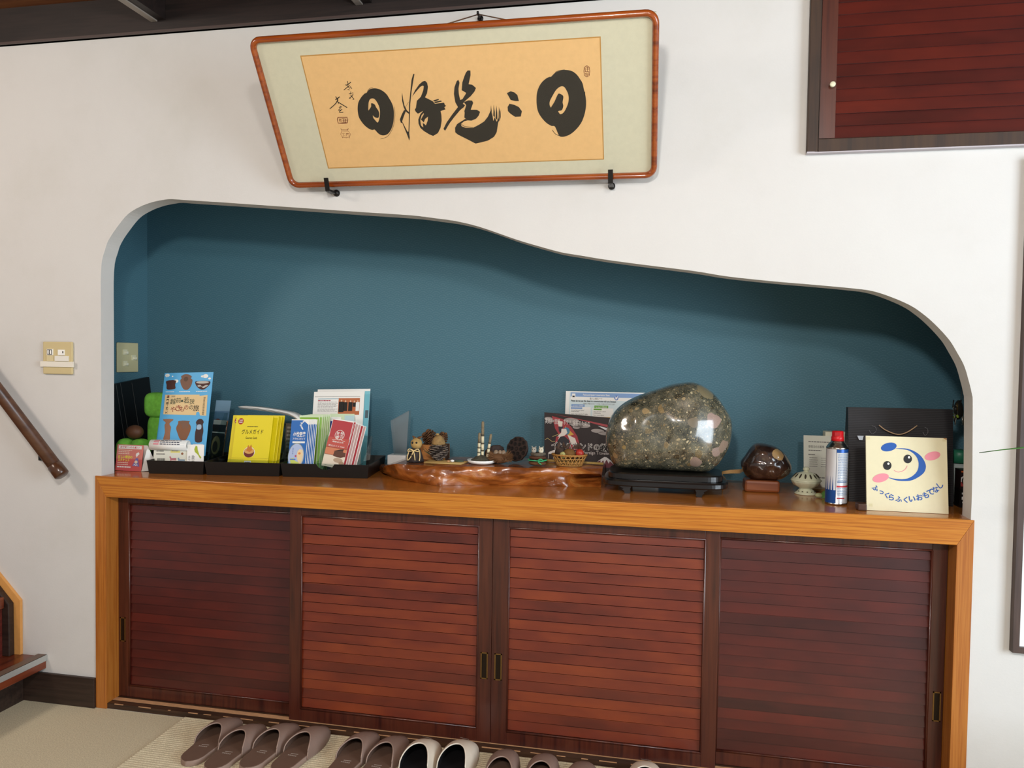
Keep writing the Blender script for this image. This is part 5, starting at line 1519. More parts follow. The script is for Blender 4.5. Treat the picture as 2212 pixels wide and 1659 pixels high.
mb.lines(ux(1125), ux(1335), vy(475), vy(455), 1, GREYINK, 4, 5, 0.6)
mb.text('How many nights?', ux(1125), ux(1380), vy(522), vy(494), INK, 4, 0.0)
mb.ell(ux(1665), vy(155), 0.022, 0.03, flat('#5b7fc0', 0.5), 5)
mb.shape([(ux(1625), vy(190)), (ux(1650), vy(160)), (ux(1625), vy(120)), (ux(1665), vy(150)), (ux(1705), vy(110)), (ux(1690), vy(165)), (ux(1670), vy(190)), (ux(1650), vy(180))], WHITE, 6)
mb.rect(ux(915), ux(995), vy(585), vy(530), BL2, 5)
mb.rect(ux(1010), 0.9, vy(620), vy(540), flat('#e0ad3c', 0.5), 5)
mb.build('conversation_sheet', label='pale blue point-and-speak conversation sheet behind the big stone', cat='sheet')
mb = Sheet((1.478, 0.452, 0.838), (1.745, 0.452, 0.846), (1.4705, 0.470, 1.030), 0.004, flat('#241413', 0.55), H + 0.001)
EXT = mb.e / mb.h
bu = lambda px: (px - (95 - 0)) / 1255.0
bv = lambda py: EXT + (1 - EXT) * (1 - (py - 470) / 860.0)
REDB = flat('#a3262f', 0.4)
S = lambda pts: [(bu(a), bv(b)) for a, b in pts]
mb.shape(S([(240, 485), (1350, 620), (1350, 680), (760, 560)]), REDB, 2)
mb.shape(S([(1000, 625), (1350, 690), (1350, 800), (1240, 745)]), flat('#dfe0e2', 0.4), 2)
mb.shape(S([(225, 520), (420, 560), (560, 680), (660, 830), (705, 1000), (650, 1060), (500, 1060), (280, 720)]), REDB, 2)
GRY = flat('#a39a96', 0.5)
for cx, cy, rx, ry in ((170, 570, 70, 28), (210, 600, 60, 25), (560, 570, 130, 40), (660, 640, 110, 36), (760, 640, 120, 36), (640, 680, 60, 24), (1000, 715, 110, 34), (1120, 750, 110, 30)):
    mb.ell(bu(cx), bv(cy), rx / 1255, ry / 1000, GRY, 3, 20)
mb.text('実践！ 旅館・ホテル 接客のための', bu(110), bu(870), bv(650), bv(560), flat('#e8e2dc', 0.5), 5, 0.0)
mb.shape(S([(320, 590), (410, 600), (400, 690), (340, 680)]), flat('#e9dfcf', 0.5), 4)
mb.shape(S([(335, 690), (420, 680), (400, 730), (370, 790), (345, 760)]), flat('#24202e', 0.5), 5)
mb.shape(S([(450, 670), (600, 800), (520, 830), (450, 760)]), flat('#d8a83e', 0.5), 4)
mb.ell(bu(475), bv(750), 0.045, 0.06, flat('#3f7d9a', 0.5), 5)
mb.shape(S([(390, 720), (470, 715), (490, 780), (440, 830), (370, 850), (320, 920), (310, 860), (385, 780)]), flat('#eee5dc', 0.5), 6)
mb.shape(S([(370, 850), (440, 840), (520, 900), (520, 1060), (280, 1060), (320, 900)]), flat('#1d1822', 0.5), 5)
mb.shape(S([(490, 810), (620, 860), (660, 980), (560, 970)]), flat('#e6dfd6', 0.5), 6)
mb.shape(S([(300, 850), (350, 850), (310, 960), (280, 960)]), REDB, 7)
mb.line([(bu(108), bv(912)), (bu(150), bv(885)), (bu(230), bv(935)), (bu(280), bv(930))], 0.0014, flat('#d8c27a', 0.5), 5)
mb.line([(bu(235), bv(855)), (bu(355), bv(805))], 0.0014, flat('#d8c27a', 0.5), 5)
for k, m in ((0.04, flat('#f1ece6', 0.5)), (0.0, INK)):
    i_ = 0.0 if k > 0.03 else 1.0
    mb.text('インバウンドの教科書', bu(215 + 5 * i_), bu(1400 - 5 * i_), bv(1060 - 5.5 * i_), bv(925 + 5.5 * i_), m, 9 if k > 0.03 else 10, k)
mb.text('-For the Foreign Traveler-', bu(520), bu(1225), bv(1135), bv(1065), flat('#d9cfca', 0.5), 9, 0.0)
mb.shape(S([(990, 1240), (1060, 1190), (1110, 1155), (1150, 1160), (1220, 1215), (1300, 1290), (1330, 1340), (1000, 1340)]), flat('#6d2230', 0.5), 4)
mb.shape(S([(990, 1240), (1060, 1190), (1110, 1155), (1150, 1160), (1220, 1215), (1290, 1300), (1240, 1260), (1200, 1225), (1185, 1270), (1150, 1200), (1110, 1260), (1090, 1210), (1040, 1280), (1050, 1215)]), flat('#e4e0de', 0.5), 5)
mb.shape(S([(170, 1110), (310, 1050), (320, 1085), (250, 1130), (170, 1140)]), flat('#ddd5ce', 0.5), 6)
mb.line([(bu(165), bv(1300)), (bu(165), bv(1120))], 0.001, flat('#ddd5ce', 0.5), 6)
mb.line([(bu(250), bv(1300)), (bu(250), bv(1120))], 0.001, flat('#ddd5ce', 0.5), 6)
out = []
for p in mb.v:      # the cover sags: its right end stands lower than the left
    d_ = Vector(p) - mb.o
    u_, v_ = d_.dot(mb.U) / mb.w, d_.dot(mb.V)
    out.append(tuple(Vector(p) - mb.V * v_ * 0.10 * max(0.0, u_)))
mb.v = out
mb.build('textbook', label='black and red booklet with a white mountain, propped left of the big stone', cat='booklet')

# ---- small ornaments on the slab
STRAW = flat('#b8965a', 0.8, mottle=0.25)
DKBR = flat('#3a2a20', 0.85, mottle=0.4)
MIDBR = flat('#6d4a2c', 0.8, mottle=0.35)
# straw owl
x, y = 1.070, 0.215
of = thing('owl_figure', 'small owl figure with straw head and cord bow on a dark seed pod body', 'ornament', (x, y, SZ))
mb = MB()
mb.lathe([(0.0, 0.0005), (0.027, 0.0005), (0.026, 0.008), (0.020, 0.03), (0.014, 0.046), (0.0, 0.052)], (x, y, SZ), flat('#3c3433', 0.85, mottle=0.4), 18, wob=lambda a, z: 1 + 0.12 * math.cos(9 * a))
mb.build('body', of)
mb = MB()
mb.ball((x + 0.003, y, SZ + 0.062), (0.020, 0.018, 0.020), STRAW, 20, 14, fn=lambda d: 1 + 0.05 * noise.noise(d * 6))
mb.ball((x - 0.006, y - 0.0155, SZ + 0.066), (0.004, 0.003, 0.004), INK, 10, 6)
mb.ball((x + 0.008, y - 0.0155, SZ + 0.066), (0.004, 0.003, 0.004), INK, 10, 6)
for s in (-1, 1):
    mb.tube([(x + 0.003 + s * 0.006, y, SZ + 0.080), (x + 0.006 + s * 0.018, y, SZ + 0.088)], [0.006, 0.001], MIDBR, 8)
mb.build('head', of)
CRD = flat('#d9c08a', 0.8)
mb = MB()
mb.tube(smooth_open([(x, y - 0.020, SZ + 0.040), (x - 0.014, y - 0.024, SZ + 0.046), (x - 0.02, y - 0.024, SZ + 0.038), (x, y - 0.022, SZ + 0.040), (x + 0.016, y - 0.024, SZ + 0.046), (x + 0.02, y - 0.024, SZ + 0.038), (x, y - 0.022, SZ + 0.040)]), 0.0018, CRD, 6)
for s in (-1, 1):
    mb.tube(smooth_open([(x, y - 0.022, SZ + 0.040), (x + s * 0.006, y - 0.028, SZ + 0.022), (x + s * 0.012 - 0.004, y - 0.029, SZ + 0.008)]), 0.0017, CRD, 6)
    mb.tube(smooth_open([(x + s * 0.018, y - 0.012, SZ + 0.040), (x + s * 0.022, y - 0.02, SZ + 0.02), (x + s * 0.021, y - 0.023, SZ + 0.006)]), 0.002, CRD, 6)
mb.build('cord_bow', of)

# pine cones in a small wooden box
x0, x1, y0, y1 = 1.066, 1.156, 0.275, 0.335
mb = MB()
BOXW = flat('#b5793e', 0.6, mottle=0.15)
mb.box(x0, x1, y0, y0 + 0.005, SZ + 0.0004, SZ + 0.052, BOXW)
mb.box(x0, x1, y1 - 0.005, y1, SZ + 0.0004, SZ + 0.052, BOXW)
mb.box(x0, x0 + 0.005, y0 + 0.005, y1 - 0.005, SZ + 0.0004, SZ + 0.052, BOXW)
mb.box(x1 - 0.005, x1, y0 + 0.005, y1 - 0.005, SZ + 0.0004, SZ + 0.052, flat('#4f3524', 0.7, mottle=0.2))
mb.box(x0 + 0.005, x1 - 0.005, y0 + 0.005, y1 - 0.005, SZ + 0.0004, SZ + 0.004, BOXW)
mb.build('wooden_box', label='small light wooden box holding two pine cones', cat='box')


def cone(mb, c, axis, L, R, m, seed=0, tip=None):
    """pine cone: core and spiralling scales"""
    rnd = random.Random(seed)
    M = Vector(axis).normalized().to_track_quat('Z', 'Y').to_matrix()
    mb.lathe([(0.0, -L / 2), (R * 0.5, -L * 0.4), (R * 0.65, -L * 0.1), (R * 0.45, L * 0.3), (0.0, L / 2)], c, m, 12, M.to_4x4())
    n = 70
    for i in range(n):
        t = (i + 0.5) / n
        z = -L / 2 + L * t
        rr = R * math.sin(PI * (0.16 + 0.76 * (1 - t))) ** 0.8
        a = i * 2.39996
        d = Vector((math.cos(a), math.sin(a), 0))
        s = Vector((-math.sin(a), math.cos(a), 0))
        up = Vector((0, 0, 1))
        w_ = R * 0.34
        p0 = d * rr * 0.45 + up * z
        p1 = d * rr + up * (z + L * 0.07)
        q = [p0 - s * w_ * 0.5, p0 + s * w_ * 0.5, p1 + s * w_, p1 + d * 0.0015 + up * L * 0.02, p1 - s * w_]
        q2 = [p - up * L * 0.03 for p in q]
        q = [M @ p + Vector(c) for p in q]
        q2 = [M @ p + Vector(c) for p in q2]
        mb.add(q + q2, [(0, 1, 2, 3, 4), (9, 8, 7, 6, 5), (0, 5, 6, 1), (1, 6, 7, 2), (2, 7, 8, 3), (3, 8, 9, 4), (4, 9, 5, 0)], tip if (tip and i % 2) else m)
    return mb


CONE, CONE2 = flat('#5b3a22', 0.8, mottle=0.3), flat('#7a5433', 0.8, mottle=0.3)
cone(MB(), (1.096, 0.305, SZ + 0.069), (-0.5, -0.3, 0.75), 0.058, 0.026, CONE, 1, CONE2).build('pine_cone', label='larger pine cone, left of the two in the wooden box', cat='pine cone', group='pine cones in the box')
cone(MB(), (1.138, 0.305, SZ + 0.068), (0.25, -0.2, 0.9), 0.048, 0.017, CONE2, 2, CONE).build('pine_cone', label='slimmer pine cone, right of the two in the wooden box', cat='pine cone', group='pine cones in the box')

# pine cone owl on a straw mat
x, y = 1.148, 0.225
mb = MB()
vs = [(1.112, 0.182, SZ + 0.0005), (1.240, 0.185, SZ + 0.0005), (1.247, 0.245, SZ + 0.0005), (1.110, 0.245, SZ + 0.0005)]
for i in range(10):
    t = i / 9
    a_, b_ = Vector(vs[0]).lerp(Vector(vs[3]), t), Vector(vs[1]).lerp(Vector(vs[2]), t)
    mb.tube([a_ + Vector((0, 0, 0.0022)), b_ + Vector((0, 0, 0.0022))], 0.0028, flat('#b99a5e', 0.8), 6)
mb.build('straw_mat', label='small straw mat under the pine cone owl', cat='mat')
po = thing('owl_figure', 'pine cone owl with a round seed head on a straw mat', 'ornament', (x, y, SZ + 0.005))
cone(MB(), (x, y, SZ + 0.034), (0, 0, 1), 0.056, 0.033, flat('#41352f', 0.8, mottle=0.3), 3, flat('#8a7c70', 0.8)).build('body', po)
mb = MB()
mb.lathe([(0.0, 0.032), (0.008, 0.030), (0.018, 0.020), (0.023, 0.006), (0.024, 0.0), (0.015, -0.003), (0.0, -0.003)], (x, y, SZ + 0.062), flat('#a08050', 0.8, mottle=0.4), 20)
mb.lathe([(0.005, 0), (0.0065, 0.0025), (0.005, 0.005)], (x - 0.004, y, SZ + 0.093), STRAW, 12)
mb.build('head', po)
mb = MB()
for i, (dx, dz) in enumerate(((-0.022, 0.012), (-0.028, 0.02), (-0.018, 0.022))):
    mb.tube([(x - 0.025, y - 0.01, SZ + 0.026), (x - 0.025 + dx, y - 0.012, SZ + 0.026 + dz)], [0.0014, 0.0006], flat('#3f4a34', 0.8), 5)
mb.build('twig', po)
mb = MB()
mb.ball((1.203, 0.205, SZ + 0.0095), (0.007, 0.006, 0.0042), WHITE, 12, 8)
mb.ball((1.191, 0.200, SZ + 0.0085), (0.005, 0.005, 0.0032), flat('#c9986a', 0.6), 12, 8)
mb.ball((1.223, 0.215, SZ + 0.0085), (0.018, 0.008, 0.0032), flat('#4c5b4a', 0.6, mottle=0.3), 14, 8)
mb.build('pebbles', label='tiny pale pebbles and a flat green stone on the straw mat', cat='pebble', kind='stuff')

# horsetail shoots on a white dish
x, y = 1.297, 0.235
mb = MB()
mb.lathe([(0.0, 0.0006), (0.034, 0.0006), (0.046, 0.006), (0.049, 0.014), (0.0465, 0.014), (0.042, 0.009), (0.0, 0.0075)], (x, y, SZ), flat('#eeeeea', 0.2), 36)
mb.build('dish', label='white oval dish under the upright horsetail shoots', cat='dish')
hs = thing('horsetail_arrangement', 'three upright horsetail shoots growing from a dark mossy mound', 'ornament', (x, y, SZ + 0.008))
mb = MB()
mb.lathe([(0.036, 0.0002), (0.033, 0.006), (0.027, 0.009), (0.021, 0.015), (0.012, 0.018), (0.0, 0.022)], (x, y, SZ + 0.0085), flat('#565244', 0.9, mottle=0.6), 30, wob=lambda a, z: 1 + 0.1 * math.sin(5 * a) + 0.07 * math.sin(11 * a + 300 * z))
mb.build('mound', hs)
SH, SD = flat('#d9cfae', 0.6), flat('#4e4636', 0.7)
for (dx, dy, lx, hz_, r) in ((-0.010, 0.0, -0.008, 0.083, 0.0048), (0.002, 0.004, 0.002, 0.122, 0.0050), (0.020, 0.0, 0.032, 0.080, 0.0046)):
    mb = MB()
    b0, b1 = Vector((x + dx, y + dy, SZ + 0.022)), Vector((x + lx, y + dy, SZ + 0.022 + hz_))
    cuts = [0, 0.16, 0.20, 0.36, 0.40, 0.58, 0.62]
    for i in range(6):
        mb.tube([b0.lerp(b1, cuts[i]), b0.lerp(b1, cuts[i + 1])], r * (1.0 if i % 2 == 0 else 1.12), SH if i % 2 == 0 else SD, 10)
    hd = [b0.lerp(b1, 0.62 + 0.38 * t / 10) for t in range(11)]
    mb.tube(hd, [r * 1.05 if i % 2 else r * 0.9 for i in range(10)] + [0.001], flat('#8c7d62', 0.8, mottle=0.5), 10)
    mb.build('shoot', hs)

# chestnut burr
x, y = 1.357, 0.245
rnd = random.Random(8)
cbh = thing('chestnut_burr', 'open spiny brown chestnut burr with pale pods between its halves', 'ornament', (x, y, SZ))
mb = MB()
mb.ball((x, y, SZ + 0.020), (0.036, 0.026, 0.018), MIDBR, 18, 10)
for i in range(520):
    a = rnd.uniform(0, 2 * PI)
    t = rnd.uniform(-0.55, 0.75)
    d = Vector((math.cos(a) * math.cos(t), math.sin(a) * math.cos(t), math.sin(t)))
    if abs(d.x) < 0.35 and d.z > 0.15:
        continue
    p = Vector((x, y, SZ + 0.020)) + Vector((d.x * 0.034, d.y * 0.024, d.z * 0.016))
    e = p + Vector((d.x, d.y, d.z * 1.2 + 0.25 * abs(d.x))) * rnd.uniform(0.010, 0.017)
    e.z = max(e.z, SZ + 0.0006)
    mb.tube([p, e], [0.0009, 0.0003], flat('#7a5433', 0.8), 3, False)
mb.build('husk', cbh)
mb = MB()
for dx, w_ in ((-0.012, 0.010), (0.002, 0.009), (0.014, 0.010)):
    mb.ball((x + dx, y - 0.002, SZ + 0.036), (w_ * 0.9, 0.008, 0.012), flat('#8f7a64', 0.5, mottle=0.3), 14, 10)
mb.build('nut', cbh)

# lotus pods
LOT = flat('#3b2b25', 0.75, mottle=0.35)


def lotus(c, axis, r, L, lab, holes=True):
    M = Vector(axis).normalized().to_track_quat('Z', 'Y').to_matrix().to_4x4()
    o = thing('lotus_pod', lab, 'ornament', (c[0], c[1], SZ), 'lotus pods')
    mb = MB()
    mb.lathe([(0.004, -L), (r * 0.35, -L * 0.8), (r * 0.8, -L * 0.35), (r * 0.98, -0.004), (r, 0.0), (r * 0.97, 0.003), (r * 0.9, 0.002), (0.0, 0.004)], c, LOT, 26, M, wob=lambda a, z: 1 + 0.035 * math.sin(11 * a))
    mb.build('cup', o)
    if holes:
        for i, (rr, a) in enumerate([(0.0, 0)] + [(0.42, k * PI / 3) for k in range(6)] + [(0.76, k * PI / 5.5 + 0.2) for k in range(11)]):
            mb = MB()
            p = M @ Vector((rr * r * math.cos(a), rr * r * math.sin(a), 0.0032)) + Vector(c)
            h = r * 0.125
            mb.lathe([(h * 1.25, 0.0), (h * 1.15, 0.0022), (h, 0.0024), (h * 0.9, 0.0006), (0.0, 0.0004)], p, flat('#1c1512', 0.9), 12, M)
            mb.build('seed_hole', o)
    return o


lotus((1.405, 0.305, SZ + 0.046), (-0.40, -0.85, 0.30), 0.044, 0.050, 'dark dried lotus pod showing its round holes, right of the burr')
lotus((1.322, 0.320, SZ + 0.030), (-0.35, 0.55, 0.6), 0.036, 0.034, 'dark dried lotus pod turned away, left behind the burr', False)

# two birds on a nest
x, y = 1.487, 0.24
nb = thing('bird_ornament', 'two tiny pale birds on a brown bark nest tied with green yarn', 'ornament', (x, y, SZ))
mb = MB()
mb.ball((x, y, SZ + 0.0095), (0.030, 0.022, 0.009), flat('#6b4428', 0.9, mottle=0.4), 22, 10, fn=lambda d: 1 + 0.06 * noise.noise(d * 5))
mb.ball((x, y, SZ + 0.028), (0.029, 0.020, 0.008), flat('#5f3a26', 0.9, mottle=0.4), 22, 10, fn=lambda d: 1 + 0.06 * noise.noise(d * 5 + Vector((3, 0, 0))))
mb.lathe([(0.020, 0.0), (0.025, 0.004), (0.024, 0.010), (0.016, 0.011), (0.0, 0.007)], (x + 0.002, y, SZ + 0.034), flat('#6d6354', 0.9, mottle=0.6), 20, wob=lambda a, z: 1 + 0.1 * math.sin(7 * a + 200 * z))
mb.build('nest', nb)
for dx, cc in ((-0.011, '#a9a294'), (0.013, '#d8cfb8')):
    mb = MB()
    mb.ball((x + dx, y - 0.004, SZ + 0.053), (0.0085, 0.0085, 0.010), flat(cc, 0.7, mottle=0.2), 16, 12, p=0.8)
    for s in (-1, 1):
        mb.tube([(x + dx + s * 0.005, y - 0.004, SZ + 0.060), (x + dx + s * 0.007, y - 0.005, SZ + 0.067)], [0.0025, 0.0006], flat(cc, 0.7, mottle=0.2), 6)
        mb.ball((x + dx + s * 0.0035, y - 0.0118, SZ + 0.055), (0.0014, 0.001, 0.0014), INK, 8, 6)
    mb.build('bird', nb)
GY = flat('#3aa06a', 0.7)
mb = MB()
mb.tube([(x + 0.0305 * math.cos(t), y + 0.0225 * math.sin(t), SZ + 0.0195) for t in [2 * PI * i / 24 for i in range(24)]], 0.0022, GY, 6, closed=True)
mb.tube(smooth_open([(x + 0.004, y - 0.024, SZ + 0.020), (x + 0.016, y - 0.027, SZ + 0.026), (x + 0.024, y - 0.024, SZ + 0.018), (x + 0.006, y - 0.025, SZ + 0.018), (x + 0.018, y - 0.027, SZ + 0.008)]), 0.002, GY, 6)
mb.build('yarn', nb, label='green yarn')

# bamboo basket with dried fruit
x, y = 1.590, 0.275
bk = thing('basket', 'small oval open weave bamboo basket filled with dried pods', 'basket', (x, y, SZ))
BMB = flat('#bb8a48', 0.5, mottle=0.2)
mb = MB()
a_, b_, hgt = 0.058, 0.038, 0.036
pt = lambda t, z: (x + (a_ * (0.72 + 0.28 * z / hgt)) * math.cos(t), y + (b_ * (0.72 + 0.28 * z / hgt)) * math.sin(t), SZ + 0.001 + z)
for z, w_ in ((0.0015, 0.0016), (0.012, 0.0013), (0.024, 0.0013)):
    mb.tube([pt(2 * PI * i / 48, z) for i in range(48)], w_, BMB, 5, closed=True)
n = 22
for i in range(n):
    for s in (-1, 1):
        t0 = 2 * PI * i / n
        mb.tube([pt(t0 + s * 2 * PI / n * 1.3 * k / 5, hgt * k / 5) for k in range(6)], 0.0013, BMB, 4)
for i in range(7):
    yy = -b_ * 0.6 + b_ * 1.2 * i / 6
    xx = a_ * 0.72 * math.sqrt(max(0.05, 1 - (yy / (b_ * 0.74)) ** 2))
    mb.tube([(x - xx, y + yy, SZ + 0.0022), (x + xx, y + yy, SZ + 0.0022)], 0.0013, BMB, 4)
mb.build('weave', bk)
mb = MB()
mb.tube([pt(2 * PI * i / 48, hgt) for i in range(48)], 0.0028, BMB, 6, closed=True)
mb.tube([pt(2 * PI * i / 96, hgt + 0.001 * math.sin(i * 1.9)) for i in range(96)], 0.0032, flat('#a8763a', 0.5), 5, closed=True)
mb.build('rim', bk)
ez = SZ + 0.040
mb = MB()
mb.ball((x + 0.000, y - 0.004, ez), (0.021, 0.018, 0.018), flat('#7a5526', 0.8, mottle=0.35), 20, 12, fn=lambda d: 1 + 0.03 * noise.noise(d * 14))
mb.build('dried_pod', label='round dried brown pod in the middle of the bamboo basket', cat='dried pod', group='dried pods in the basket')
mb = MB()
mb.ball((x - 0.031, y + 0.006, ez + 0.004), (0.019, 0.015, 0.018), flat('#3f3028', 0.8, mottle=0.35), 18, 12, fn=lambda d: 1 + 0.1 * noise.noise(d * 3))
mb.build('dried_pod', label='dark dried pod at the left end of the bamboo basket', cat='dried pod', group='dried pods in the basket')
mb = MB()
mb.ball((x + 0.035, y - 0.002, ez + 0.003), (0.014, 0.013, 0.015), flat('#b8362a', 0.4, mottle=0.2), 18, 12)
mb.build('dried_pod', label='red round fruit at the right end of the bamboo basket', cat='dried fruit')
mb = MB()
mb.ball((x - 0.020, y - 0.022, ez - 0.002), (0.010, 0.007, 0.011), flat('#b6b06e', 0.7, mottle=0.3), 14, 10, fn=lambda d: 1 + 0.15 * noise.noise(d * 5))
mb.build('dried_pod', label='pale yellow green dried flower at the front of the bamboo basket', cat='dried flower')
mb = MB()
rnd = random.Random(3)
for i in range(9):
    c0 = Vector((x - 0.038 + 0.009 * i, y + 0.022 * rnd.uniform(-0.3, 0.3), ez + 0.016))
    d = Vector((rnd.uniform(-1, 1), rnd.uniform(-0.4, 0.4), rnd.uniform(0.15, 0.6))).normalized()
    L = rnd.uniform(0.020, 0.032)
    s = d.cross(Vector((0, 1, 0.2))).normalized()
    q = [c0, c0 + d * L * 0.5 + s * 0.0055, c0 + d * L, c0 + d * L * 0.5 - s * 0.005 + Vector((0, 0.003, 0))]
    mb.prism(q, [p + Vector((0, 0.0012, 0.0006)) for p in q], flat('#4a372c', 0.85))
mb.build('dried_leaves', label='curled dark dried leaves lying over the basket', cat='dried leaves', kind='stuff')
mb = MB()
mb.tube([(1.500, 0.345, SZ + 0.005), (1.600, 0.338, SZ + 0.005), (1.700, 0.325, SZ + 0.004), (1.7, 0.325, SZ + 0.004)], [0.005, 0.0045, 0.004, 0.0035], flat('#b89a58', 0.5), 10)
mb.build('bamboo_stick', label='thin pale bamboo stick lying behind the basket', cat='stick')

# ================================================================ big polished stone and stand
sd = thing('stone_stand', 'black lacquered two tier stand with small legs under the big stone', 'stand', (1.905, 0.255, H))


def superell(cx, cy, a, b, p=0.42, n=64):
    return [(cx + a * math.copysign(abs(math.cos(t)) ** p, math.cos(t)), cy + b * math.copysign(abs(math.sin(t)) ** p, math.sin(t))) for t in [2 * PI * i / n for i in range(n)]]


LAQ = flat('#151312', 0.28, spec=0.5, coat=0.3, mottle=0.3)
def tier(name, a, b, prof, cx=1.905, cy=0.255):
    mb = MB()
    n = 64
    vs, fs = [], []
    for (s, z) in prof:
        vs += [(px, py, z) for px, py in superell(cx, cy, a + s, b + s)]
    for j in range(len(prof) - 1):
        for i in range(n):
            i2 = (i + 1) % n
            fs.append((j * n + i, j * n + i2, (j + 1) * n + i2, (j + 1) * n + i))
    fs.append(tuple(reversed(range(n))))
    fs.append(tuple((len(prof) - 1) * n + i for i in range(n)))
    mb.add(vs, fs, LAQ, False)
    return mb.build(name, sd)


tier('lower_tier', 0.196, 0.118, [(-0.012, 0.8265), (-0.002, 0.8275), (0.0, 0.8305), (0.0, 0.842), (-0.004, 0.8475), (-0.01, 0.848)])
tier('upper_tier', 0.180, 0.104, [(-0.006, 0.848), (0.0, 0.849), (0.0, 0.864), (-0.003, 0.868), (-0.012, 0.868)])
for lx, ly, s in ((1.782, 0.163, 1), (2.018, 0.155, -1), (1.782, 0.345, 1), (2.018, 0.345, -1)):
    q = [(-0.022, 0.0262), (0.022, 0.0262), (0.016, 0.014), (0.018, 0.004), (0.014, 0.0004), (0.0, 0.0004), (-0.002, 0.008), (-0.008, 0.013), (-0.004, 0.016), (-0.012, 0.020)]
    mb = MB()
    mb.prism([(lx + s * a_, ly - 0.010, H + b_) for a_, b_ in q], [(lx + s * a_, ly + 0.012, H + b_) for a_, b_ in q], LAQ)
    mb.build('leg', sd)

OUT = [(1.738, 0.881), (1.717, 0.935), (1.712, 0.964), (1.718, 1.012), (1.738, 1.054), (1.782, 1.091), (1.846, 1.12), (1.912, 1.145), (1.962, 1.155), (1.995, 1.153), (2.028, 1.139), (2.062, 1.111), (2.095, 1.068), (2.111, 1.032), (2.112, 0.984), (2.098, 0.936), (2.067, 0.891), (2.035, 0.870), (1.98, 0.8685), (1.90, 0.8685), (1.82, 0.8685), (1.765, 0.870)]
RC = (1.915, 1.005)
ang = sorted([(math.atan2(z - RC[1], x - RC[0]), math.hypot(x - RC[0], z - RC[1])) for x, z in smooth_closed(OUT, 4)])


def rho(a):
    for (a0, r0), (a1, r1) in zip(ang, ang[1:]):
        if a0 <= a <= a1:
            return r0 + (r1 - r0) * (a - a0) / max(a1 - a0, 1e-6)
    (a0, r0), (a1, r1) = ang[-1], ang[0]
    span = a1 + 2 * PI - a0
    t = ((a - a0) % (2 * PI)) / span
    return r0 + (r1 - r0) * t


DENTS = ((Vector((1.775, 0.155, 1.03)), 0.030, 0.010), (Vector((1.87, 0.14, 1.02)), 0.035, 0.008), (Vector((1.905, 0.13, 0.985)), 0.03, 0.006), (Vector((2.10, 0.17, 1.0)), 0.04, 0.008), (Vector((1.95, 0.14, 1.08)), 0.04, 0.006))
vs, fs = [], []
NA, NL = 96, 48
for j in range(NL + 1):
    la = -PI / 2 + PI * j / NL
    for i in range(NA):
        a = -PI + 2 * PI * i / NA
        c = math.cos(la) ** 0.82 if j not in (0, NL) else 0.0
        r = rho(a) * c
        yy = math.copysign(abs(math.sin(la)) ** 0.95, math.sin(la))
        p = Vector((RC[0] + r * math.cos(a), 0.255 + 0.112 * yy, RC[1] + r * math.sin(a)))
        rim = c ** 3
        nv = Vector((math.cos(a) * c, yy, math.sin(a) * c))
        p += nv * ((noise.noise(p * 9) * 0.010 + noise.noise(p * 22) * 0.0025) * (1 - rim) + noise.noise(p * 18) * 0.0015)
        for dc, dr, dp in DENTS:
            p -= nv * dp * math.exp(-((p - dc).length / dr) ** 2)
        p.z = max(p.z, 0.8686)
        vs.append(p)
for j in range(NL):
    for i in range(NA):
        i2 = (i + 1) % NA
        fs.append((j * NA + i, j * NA + i2, (j + 1) * NA + i2, (j + 1) * NA + i))
mb = MB()
mb.add(vs, fs, ROCK, True)
mb.build('display_stone', label='large polished mottled stone on the black stand', cat='stone')

mb = MB()
rnd = random.Random(2)
for i in range(7):
    y_, z_ = 0.30 + 0.006 * (i % 3), 0.8465 + 0.0022 * i
    mb.tube([(2.092, 0.36, 0.8495 + 0.001 * i), (2.12, 0.355, 0.853 + 0.0016 * i), (2.150 + 0.004 * i, 0.35, 0.8545 + 0.0025 * i)], [0.0022, 0.0016, 0.0007], flat('#b08a58', 0.8), 6)
mb.tube([(2.096, 0.36, H + 0.0006), (2.093, 0.36, 0.853)], 0.0022, flat('#8a683f', 0.8), 6)
mb.build('dried_twig', label='pale dried twig sticking out right of the black stand', cat='twig')

# ================================================================ small stone on a block
mb = MB()
mb.box(2.158, 2.268, 0.288, 0.360, H + 0.0005, 0.8415, wood('block_wood', '#5a2c16', '#7d4220', '#8c4e28', 'X', 20, 0.4, 0.15, 0.05))
mb.build('wooden_block', bevel=0.008, label='small reddish wooden block under the dark brown stone', cat='block')
OUT2 = [(2.148, 0.892), (2.162, 0.918), (2.185, 0.953), (2.203, 0.960), (2.234, 0.956), (2.259, 0.948), (2.283, 0.929), (2.303, 0.897), (2.306, 0.876), (2.294, 0.858), (2.268, 0.8425), (2.22, 0.842), (2.178, 0.8425), (2.158, 0.862)]
RC2 = (2.226, 0.898)
ang = sorted([(math.atan2(z - RC2[1], x - RC2[0]), math.hypot(x - RC2[0], z - RC2[1])) for x, z in smooth_closed(OUT2, 3)])
vs, fs = [], []
NA, NL = 64, 32
for j in range(NL + 1):
    la = -PI / 2 + PI * j / NL
    for i in range(NA):
        a = -PI + 2 * PI * i / NA
        c = math.cos(la) ** 0.85 if j not in (0, NL) else 0.0
        r = rho(a) * c
        p = Vector((RC2[0] + r * math.cos(a), 0.325 + 0.052 * math.sin(la), RC2[1] + r * math.sin(a)))
        nv = Vector((math.cos(a) * c, math.sin(la), math.sin(a) * c))
        p += nv * (noise.noise(p * 30) * 0.006 + noise.noise(p * 70) * 0.002) * (1 - c ** 4)
        p.z = max(p.z, 0.8421)
        vs.append(p)
